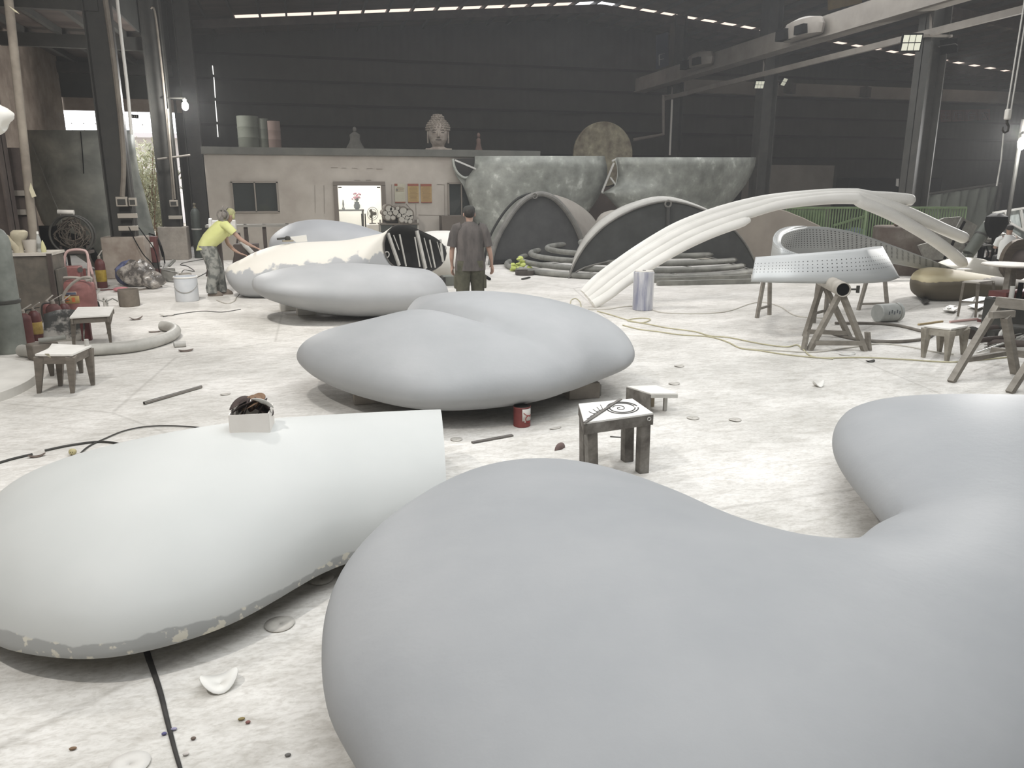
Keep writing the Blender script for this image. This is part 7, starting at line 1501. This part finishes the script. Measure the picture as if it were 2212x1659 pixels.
a = V(1722, 568, 18.0); solo('low_cabinet', MB().box((V(1868, 385, 28)[0]+1.4, 28.2, V(1868, 384, 28)[2]/2), (4.6, .8, V(1868, 384, 28)[2])), M_black, 'dark low cabinet by the back wall beside the nearest right column', 'cabinet', bevel=.01)
solo('hanging_cloth', MB().prism([tuple(V(x, y, 27.76)) for x, y in ((1937, 386), (1942, 386), (1941, 403), (1936, 402))], (0, .03, 0)), M_white, 'small white paper stuck on the dark low cabinet', 'paper', flat=True)
# ------------------------------------------------------------------ things in the middle and near floor
# box of sanding discs on the half pod
def top_of(obj, x, y):
    bpy.context.view_layer.update(); dg = bpy.context.evaluated_depsgraph_get(); e = obj.evaluated_get(dg); Mi = obj.matrix_world.inverted()
    o = Mi@Vector((x, y, 3)); d = (Mi.to_3x3()@Vector((0, 0, -1))).normalized(); ok, loc, nr, i = e.ray_cast(o, d); return (obj.matrix_world@loc).z if ok else 0
shellB = [c for c in tB.children if c.name.startswith('shell')][0]
p = G(545, 938, .74); zb_ = top_of(shellB, p[0], p[1]); p = G(545, 938, zb_)
bx = thing('paper_box', 'white open cardboard box on the pale half pod, full of worn sanding discs', 'box', (p[0], p[1]+.07, top_of(shellB, p[0], p[1]+.07)-.01), -.08)
w_, d_, h_ = .21, .2, .115; M_card = mat('white_card', (232, 226, 218), (240, 235, 228), .8, 4)
for c, s_ in (((0, -d_/2, h_/2), (w_, .006, h_)), ((0, d_/2, h_/2), (w_, .006, h_)), ((-w_/2, 0, h_/2), (.006, d_, h_)), ((w_/2, 0, h_/2), (.006, d_, h_)), ((0, 0, .003), (w_, d_, .006))): MB().box(c, s_).build('side' if s_[2] > .01 else 'bottom', M_card, bx)
M_disc = [mat('worn_disc_dark', (58, 48, 46), (78, 66, 62), .9, 14), mat('worn_disc_brown', (112, 88, 68), (132, 106, 84), .9, 14), mat('worn_disc_white', (222, 220, 214), None, .8)]
random.seed(5); bpos = Vector(bx.location)
for k in range(12):
    a = random.uniform(-.5, .5); t1_ = random.uniform(-1.2, 1.2); M_ = Matrix.Rotation(t1_, 3, 'Y')@Matrix.Rotation(random.uniform(-.4, .4), 3, 'X'); c = Vector((random.uniform(-.06, .07), random.uniform(-.05, .05), h_-.01+.008*k*.6)); mt_ = M_disc[(0, 0, 1, 0, 2, 0, 0, 1, 0, 0, 1, 2)[k]]
    g = [[tuple(bpos+c+M_@Vector((r_*math.cos(q), r_*math.sin(q), .25*r_*math.sin(q)**2))) for q in [2*math.pi*j/20 for j in range(20)]] for r_ in (.004, .035, .065)]
    o = MB().rings(g, caps=False).build('sanding_disc', mt_, None, solid=.003); tag(o, ('dark worn sanding disc bunched in the white box', 'brown worn sanding disc bunched in the white box', 'white sanding disc on top in the white box')[M_disc.index(mt_)], 'sanding disc', 'sanding discs in the white box')
# red paint tin
M_red_tin = mat('red_tin', (112, 50, 48), (130, 64, 60), .45, 8); M_tin_w = mat('tin_white', (206, 202, 196), None, .5)
c = G(1132, 924); t = thing('paint_tin', 'red and white paint tin with dark smears in front of the two-lobed pod', 'tin', (c[0], c[1]+.07, 0), .15)
MB().lathe([(.072, 0), (.076, .006), (.074, .012), (.074, .168), (.078, .176), (.074, .18), (.066, .17), (.064, .15), (.005, .15)], n=30).build('wall', M_red_tin, t, sharp=40)
curved_label(.0755, -1.95, -.5, .06, .166).build('white_label', M_tin_w, t, solid=.001)
m = MB()
for a0, a1, z0, z1, rr in ((-1.2, -.5, .03, .115, .0768),):
    pts = [(.0785*math.cos(a), .0785*math.sin(a), .075+.03*math.sin(q)) for q, a in [(q, -1.2+.36*math.cos(q)) for q in np.linspace(.6, 5.4, 16)]]
    m.tube(pts, .0035, 5)
pts = [(.0785*math.cos(a), .0785*math.sin(a), z) for a, z in ((-1.8, .135), (-1.6, .12), (-1.35, .108), (-1.05, .1), (-.75, .105))]; m.tube(pts, .003, 5); m.build('swirl_mark', mat('tin_red_mark', (150, 40, 42), None, .5), t)
MB().lathe([(.0665, .172), (.07, .178), (.06, .168), (.03, .152), (.004, .151)], n=20).build('dark_paint', M_steel_dark, t)
m = MB()
for z, a0 in ((.05, -1.62), (.06, -1.62)): m.box((.0772*math.cos(a0), .0772*math.sin(a0), z), (.012, .003, .006), rz=a0+math.pi/2)
m.build('print_marks', M_tin_w, t)
# foreground stool with thick legs
ST = .47
cs = [G(1262, 913, ST), G(1411, 892, ST), G(1366, 861, ST), G(1250, 872, ST)]
M_rustleg = mat('rusty_grey_steel', (82, 76, 70), (128, 124, 117), .55, 7, contrast=(.35, .62), c3=(150, 148, 142), bump=.1)
t = thing('work_stool', 'heavy stool with thick square steel legs and a scribbled chalky top', 'stool', (2.08, 4.95, 0))
C3 = [np.array(c) for c in cs]; cen = sum(C3)/4
MB().prism([tuple(c) for c in C3], (0, 0, -.012)).build('top', mat('chalky_top', (222, 219, 213), (238, 236, 231), .7, 12), t, world=True)
for i in range(4):
    a, b = C3[i].copy(), C3[(i+1) % 4].copy(); d = cen-(a+b)/2; d /= np.linalg.norm(d); a[2] = b[2] = ST-.012-.038; MB().bar(a+d*.012, b+d*.012, .022, .075).build('apron', M_rustleg, t, world=True)
for f, c in zip((G(1284, 1001), G(1388, 1014), G(1357, 996), G(1268, 996)), C3):
    q = cen+(c-cen)*.78; q[2] = ST-.05; f = np.array([q[0]*.5+f[0]*.5, q[1]*.5+f[1]*.5, 0]); MB().bar(f, q, .075, .075, up=(1, .1, 0)).build('leg', M_rustleg, t, world=True, bevel=.004)
def on_top(u, v, dz=.002): return (C3[0]*(1-u)+C3[1]*u)*(1-v)+(C3[3]*(1-u)+C3[2]*u)*v+np.array([0, 0, dz])
M_ink = mat('dark_scribble', (74, 72, 70), None, .7)
m = MB()
for r_ in (.30, .24): m.tube([on_top(.66+r_*.82*math.cos(q), .5+r_*1.15*math.sin(q)) for q in np.linspace(0, 6.0, 30)], .0045, 5)
m.tube([on_top(.62+.012*q*math.cos(q), .5+.02*q*math.sin(q)) for q in np.linspace(.5, 9, 40)], .003, 5)
for k in range(4): m.tube([on_top(.05+.06*k, .15+.1*k), on_top(.2+.05*k, .3+.08*k), on_top(.12+.08*k, .5+.1*k)], .0025, 4)
m.build('scribbles', M_ink, t, world=True)
MB().bar(on_top(.0, -.05, .006), on_top(.78, 1.0, .006), .022, .008).build('slat_strip', mat('dark_strip', (88, 84, 80), (116, 112, 106), .7, 8), t, world=True)
MB().tube([on_top(.93, -.03, -.035)+np.array([.012*math.cos(q), -.004, .012*math.sin(q)]) for q in [2*math.pi*k/12 for k in range(12)]], .004, 5, loop=True).build('bolt_ring', M_strut, t, world=True)
# small low bench behind it
t = thing('low_bench', 'small low metal bench with one post leg behind the heavy stool', 'bench', (3.05, 6.3, 0)); bz_ = .2
Q = [G(1354, 834, bz_), G(1418, 832, bz_), G(1464, 850, bz_), G(1406, 850, bz_)]
MB().prism([tuple(q) for q in Q], (0, 0, -.012)).build('top', M_dustytop, t, world=True)
a, b = np.array(Q[0]), np.array(Q[3]); MB().bar((a[0], a[1], (bz_-.012)/2), (b[0], b[1], (bz_-.012)/2), .012, bz_-.014).build('side_plate', M_rustleg, t, world=True)
a, b = np.array(Q[3]), np.array(Q[2]); MB().bar(a-[0, 0, .025], b-[0, 0, .025], .02, .03).build('edge_strip', M_strut, t, world=True)
q = G(1438, 888); MB().box((q[0], q[1]+.02, (bz_-.012)/2), (.03, .03, bz_-.014)).build('post_leg', M_strut, t, world=True)
q = G(1410, 880); MB().box((q[0], q[1]+.05, .07), (.05, .06, .14)).build('inner_block', mat('tan_block', (168, 156, 136), None, .8), t, world=True)
# foam and stone wedges under the two-lobed pod at its right end
p = G(1278, 858); solo('concrete_block', MB().box((p[0], p[1]+.05, .06), (.2, .12, .12), rz=.3), mat('pale_grey_block', (150, 148, 142), (166, 164, 158), .9, 6), 'grey wedge block lying by the right underside of the two-lobed pod', 'block', bevel=.01)
p = G(1262, 848); solo('crumpled_paper', MB().ball((p[0]+.05, p[1]+.2, .09), (.13, .07, .07), 8), mat('crumpled_grey_paper', (142, 140, 134), (182, 180, 173), .7, 16, bump=.8, bscale=20), 'crumpled grey paper stuffed under the right side of the two-lobed pod', 'paper')
# wrapped round pillar
c = G(1397, 672); zt5 = V(1397, 586, c[1]+.17)[2]
t = thing('wrapped_pillar', 'round drum wrapped in blue-streaked clear film standing in front of the white arch', 'pillar', (c[0], c[1]+.17, 0))
M_wrap = mat('blue_streaked_film', (132, 134, 152), (206, 206, 208), .25, 9, stretch=(1, 1, .12), contrast=(.36, .62), bump=.2)
MB().lathe([(.165, 0), (.175, .01), (.175, zt5-.01), (.165, zt5), (.01, zt5)], n=36).build('film_wrap', M_wrap, t, sharp=40); MB().lathe([(.01, zt5+.002), (.16, zt5+.002), (.16, zt5+.012), (.01, zt5+.014)], n=30).build('film_top', M_rail_white, t); MB().cyl((0, 0, zt5+.01), (0, 0, zt5+.02), .03, n=12).build('centre_hole', M_steel_dark, t)
# small things on the far floor
t = thing('leaf_heap', 'little heap of bright yellow-green leaves on the floor right of the walking man', 'leaves', gl(1124, 586)); random.seed(8); m = MB()
for k in range(34):
    q = random.uniform(0, 6.28); r_ = random.uniform(0, .3); p = Vector((r_*math.cos(q), r_*.6*math.sin(q), random.uniform(.03, .36)*(1-r_/.45))); m.ball(p, (.075, .06, .03), 4, M=Matrix.Rotation(random.uniform(-1, 1), 3, 'X')@Matrix.Rotation(random.uniform(0, 6), 3, 'Z'))
m.build('leaves', mat('bright_leaf', (178, 190, 96), (206, 212, 130), .8, 12), t)
t, r_ = can('shallow dark round pan on the floor right of the walking man', 1139, 596, .23, .11, mat('dark_pan', (66, 60, 56), (86, 80, 74), .7, 6), 'pan', 'pan')
solo('dark_tool', MB().bar(G(1128, 603, .02), G(1144, 599, .02), .05, .03), M_steel_dark, 'small dark tool lying in front of the round pan', 'tool')
solo('pry_bar', MB().bar(G(1046, 595, .03), G(1058, 603, .03), .05, .05), M_black, 'short black bar on the floor behind the walking man', 'bar')
a, b = G(958, 618), G(1004, 620); t = thing('steel_box', 'grey-green open box lying on the floor left of the walking man', 'box', ((a[0]+b[0])/2, a[1]+.2, 0)); w = b[0]-a[0]
MB().box((.02, 0, .1), (w, .35, .2)).build('case', mat('grey_green_box', (110, 112, 104), (124, 126, 118), .7, 4), t, bevel=.01); MB().box((-w/2+.02, -.02, .1), (.06, .36, .17)).build('dark_end', M_steel_dark, t)
# steel rod left, plug and cables behind the half pod
t = thing('steel_rod', 'shiny steel rod on the floor above the pale half pod', 'rod', gl(372, 852)); MB().cyl(G(311, 871, .018), G(435, 835, .018), .016, n=14).build('rod', mat('shiny_steel', (150, 146, 140), None, .3, metal=.8), t, world=True)
MB().cyl(G(311, 871, .018)-np.array([.003, 0, 0]), G(312, 870.7, .018), .012, n=12).build('dark_end', M_black, t, world=True)
cable('dark cable running off the left edge toward the flat brown scrap', [G(-40, 1012, .01), G(20, 993, .01), G(70, 981, .01)], .009, M_steel_dark)
cable('dark cable curving behind the pale half pod, ending at the floor crack', [G(97, 973, .01), G(150, 962, .01), G(215, 954, .01), G(262, 960, .01), G(300, 975, .01)], .009, M_steel_dark)
cable('long thin cable arching from the plug to the right behind the half pod', [G(168, 985, .02), G(190, 965, .01), G(225, 948, .01), G(270, 930, .01), G(320, 921, .01), G(380, 920, .01), G(440, 925, .01), G(500, 940, .01)], .006, M_steel_dark)
p = G(157, 985); t = thing('power_socket', 'round yellowish power socket on the floor behind the half pod', 'socket', (p[0], p[1]+.02, 0)); Mp = Matrix.Rotation(math.pi/2-.3, 3, 'X')
MB().lathe([(.022, -.02), (.026, 0), (.026, .02), (.02, .03), (.01, .035)], (0, 0, .028), 18, M=Mp).build('body', mat('cream_plastic', (186, 176, 132), None, .5), t); m = MB()
for dx, dz in ((-.008, .035), (.008, .035), (0, .02)): m.box((dx, -.037, dz), (.004, .004, .004))
m.build('pin_holes', M_black, t)
def flat_scrap(name, label, cat, px, py, rx, ry, mt_, rot=0, curl=.0, group=None, z=.004, th=.004):
    c = np.array(G(px, py, z)); R = []
    for k, f in enumerate((.02, .5, 1.0)):
        R.append([tuple(c+np.array([math.cos(rot)*rx*f*math.cos(q)-math.sin(rot)*ry*f*math.sin(q), math.sin(rot)*rx*f*math.cos(q)+math.cos(rot)*ry*f*math.sin(q), curl*(f*math.cos(q))**2])) for q in [2*math.pi*j/22 for j in range(22)]])
    return solo(name, MB().rings(R, caps=False), mt_, label, cat, group, solid=th)
M_dp = mat('dusty_disc_floor', (176, 172, 164), (196, 192, 184), .9, 14); M_dd = mat('brown_disc_floor', (92, 80, 72), (116, 104, 95), .9, 12)
flat_scrap('sanding_disc', 'brown curled sanding scrap beside the dark cable on the left', 'sanding disc', 80, 986, .06, .025, M_dd, .3, .02)
flat_scrap('sanding_disc', 'large curled white sanding disc on the near floor below the half pod', 'sanding disc', 475, 1478, .075, .07, M_disc[2], .2, .05)
flat_scrap('sanding_disc', 'dusty sanding disc flat in the shadow between the two near shells', 'sanding disc', 604, 1348, .07, .07, M_dp, 0, .004)
flat_scrap('sanding_disc', 'dusty sanding disc in the narrow gap between the two near shells', 'sanding disc', 692, 1250, .07, .07, M_dp, .5, .006)
flat_scrap('sanding_disc', 'faint sanding disc at the bottom edge left of the black strap', 'sanding disc', 280, 1652, .07, .07, mat('faint_disc', (206, 203, 197), (216, 213, 207), .9, 9), 0, .004)
flat_scrap('sanding_disc', 'pale disc on the floor right of the half pod end', 'sanding disc', 986, 949, .05, .05, M_dp, 0, .004)
flat_scrap('sanding_disc', 'pale ring-shaped disc left of the lone pale disc far right of the stool', 'sanding disc', 1497, 903, .055, .055, M_dp, 0, .004)
flat_scrap('sanding_disc', 'pale disc farthest right of the heavy stool', 'sanding disc', 1588, 907, .055, .055, M_dp, .4, .006)
flat_scrap('sanding_disc', 'pale disc behind the small low bench', 'sanding disc', 1456, 829, .06, .055, M_dp, 0, .01)
flat_scrap('sanding_disc', 'curled white disc alone in the open floor before the sawhorse', 'sanding disc', 1767, 834, .06, .05, M_disc[2], 0, .06)
flat_scrap('sanding_disc', 'pale disc on the floor right of the two-lobed pod', 'sanding disc', 1467, 791, .06, .055, M_dp, .2, .01)
flat_scrap('sanding_disc', 'brown sanding disc by the curved tube end', 'sanding disc', 402, 758, .09, .06, M_dd, .2, .02)
flat_scrap('scrap_piece', 'small dark scrap right of the near trestle foot', 'scrap', 1880, 781, .06, .04, M_steel_dark, .1, .02)
flat_scrap('scrap_piece', 'flat pale scrap at the foot of the near trestle', 'scrap', 1830, 765, .12, .06, M_disc[2], .1, .01)
flat_scrap('scrap_piece', 'pale wisp on the floor behind the steel rod', 'scrap', 487, 852, .05, .03, M_dp, .3, .01)
flat_scrap('scrap_piece', 'crumpled brown scrap in the open floor left of the third pod', 'scrap', 294, 690, .1, .07, M_dd, .3, .05)
flat_scrap('scrap_piece', 'pale stick-like scrap left of the third pod shadow', 'scrap', 362, 682, .12, .05, M_dp, .0, .03)
flat_scrap('scrap_piece', 'dark spot of scrap near the curved tube bend', 'scrap', 334, 717, .08, .05, M_dd, .1, .01)
flat_scrap('scrap_piece', 'thin pale strip near the two-lobed pod tin', 'scrap', 1200, 925, .06, .02, M_dp, .3, .006)
p = G(1218, 975); t = thing('sanding_disc', 'brown sanding disc folded in half on the floor left of the heavy stool', 'sanding disc', (p[0], p[1]+.03, 0), .5)
MB().grid([[(r_*math.cos(q), .02*math.sin(r_*20)+.012, .002+r_*math.sin(q)*.9) for q in np.linspace(0, math.pi, 12)] for r_ in (.004, .03, .06)]).build('folded_sheet', mat('purple_brown_disc', (112, 94, 90), (130, 112, 106), .9, 9), t, solid=.004)
t = thing('flat_stick', 'flat dark stick with a nail on the floor right of the half pod end', 'stick', gl(1062, 950)); MB().bar(G(1020, 956, .008), G(1107, 940, .008), .035, .012).build('stick', mat('dark_grey_wood', (96, 92, 88), (118, 114, 108), .8, 9), t, world=True); MB().cyl(G(1062, 945, .015), G(1075, 943, .02), .004, n=6).build('nail', M_strut, t, world=True)
solo('small_blade', MB().bar(G(1318, 943, .004), G(1345, 945, .004), .012, .006), M_steel_dark, 'short dark blade on the floor under the heavy stool', 'blade')
p = G(386, 752); t = thing('pipe_stub', 'short pipe stub on the floor beside the curved tube end', 'pipe', (p[0], p[1]+.05, 0)); MB().tube([(-.06, 0, .04), (.08, .03, .04)], .04, 14).build('stub', M_strut, t); MB().tube([(-.062, 0, .04), (-.058, 0, .04)], .028, 12).build('bore', M_black, t)
# black strap emerging from under the half pod
pts = [(314, 1400), (322, 1425), (335, 1462), (347, 1500), (358, 1545), (368, 1585), (380, 1630), (395, 1680)]
L1, R1 = [G(x-7+i*.4, y, .006) for i, (x, y) in enumerate(pts)], [G(x+8-i*.4, y, .006) for i, (x, y) in enumerate(pts)]
solo('strap', MB().grid([[tuple(q) for q in catmull(L1, 3, False)], [tuple(q) for q in catmull(R1, 3, False)]]), mat('black_rubber_strap', (44, 42, 40), (62, 60, 57), .8, 9), 'flat black strap running from under the half pod to the bottom edge', 'strap', solid=.006)
for k, (px, py, c1, lab) in enumerate(((355, 1588, (92, 90, 130), 'small bluish foil crumb left of the black strap'), (376, 1578, (150, 146, 170), 'shiny violet foil crumb right of the black strap'), (522, 1556, (142, 128, 84), 'ochre crumb on the near floor right of the strap'), (536, 1563, (132, 90, 84), 'tiny reddish crumb beside the ochre one'), (402, 1632, (196, 190, 184), 'pale pebble crumb right of the strap near the bottom edge'), (158, 1620, (128, 104, 80), 'brown crumb on the near floor far left of the strap'), (418, 1598, (110, 96, 86), 'brown crumb right of the violet foil'), (622, 1634, (110, 108, 104), 'grey crumb near the bottom left of the large shell'))):
    p = G(px, py); solo('crumb', MB().ball((p[0], p[1], .007), (.010+.002*(k % 3), .007, .006), 5), mat('crumb_%d' % k, c1, None, .7), lab, 'crumb')
# yellow air hoses on the right floor
M_air = mat('yellow_air_hose', (176, 170, 140), (190, 184, 154), .6, 5); M_air2 = mat('pale_air_hose', (198, 194, 184), None, .6)
def hose(label, pts, mt_=M_air, r_=.009): return solo('air_hose', MB().tube(catmull([G(x, y, r_+.002) for x, y in pts], 6, False), r_, 6), mt_, label, 'hose', 'air hoses on the right floor')
hose('yellowish hose from behind the two-lobed pod past the near trestle foot', [(1345, 702), (1380, 711), (1420, 716), (1470, 723), (1530, 727), (1570, 738), (1600, 752), (1640, 757), (1700, 766), (1780, 773), (1860, 772), (1950, 776), (2050, 782), (2120, 777), (2212, 768)])
hose('yellowish hose with a loop before the near trestle', [(1290, 672), (1320, 680), (1352, 690), (1385, 697), (1405, 690), (1385, 687), (1355, 692), (1400, 700), (1440, 708), (1500, 716), (1532, 725), (1575, 729), (1620, 738), (1660, 745), (1700, 749), (1722, 745), (1735, 755), (1755, 770), (1800, 775)])
hose('pale thin hose passing the wrapped pillar toward the trestles', [(1270, 668), (1310, 668), (1350, 662), (1390, 662), (1425, 674), (1480, 677), (1540, 676), (1580, 670), (1620, 656), (1650, 653), (1685, 662), (1720, 682), (1780, 687)], M_air2)
hose('pale hose looping under the stained stool', [(1600, 752), (1680, 757), (1760, 760), (1840, 750), (1900, 742), (1960, 748), (2020, 760), (2060, 765)], M_air2)
hose('short hose loop standing by the arch foot', [(1232, 659), (1234, 648), (1244, 645), (1253, 652), (1255, 662)], M_air, .008)
hose('thin pale hose at the feet of the bending worker', [(468, 648), (488, 655), (505, 651), (512, 640), (525, 628), (540, 620)], M_air2)
hose('dark cable snaking from the shallow bowl to the gas cylinder', [(396, 604), (392, 592), (398, 583), (420, 586), (405, 575), (390, 572), (400, 567), (440, 560), (470, 556)], M_steel_dark)
hose('dark cable from the tins toward the worker', [(352, 606), (380, 609), (415, 603), (440, 592), (470, 576)], M_steel_dark)
hose('thin wire on the floor right of the white bucket', [(352, 684), (400, 676), (440, 672), (480, 674), (520, 668)], M_steel_dark, .006)
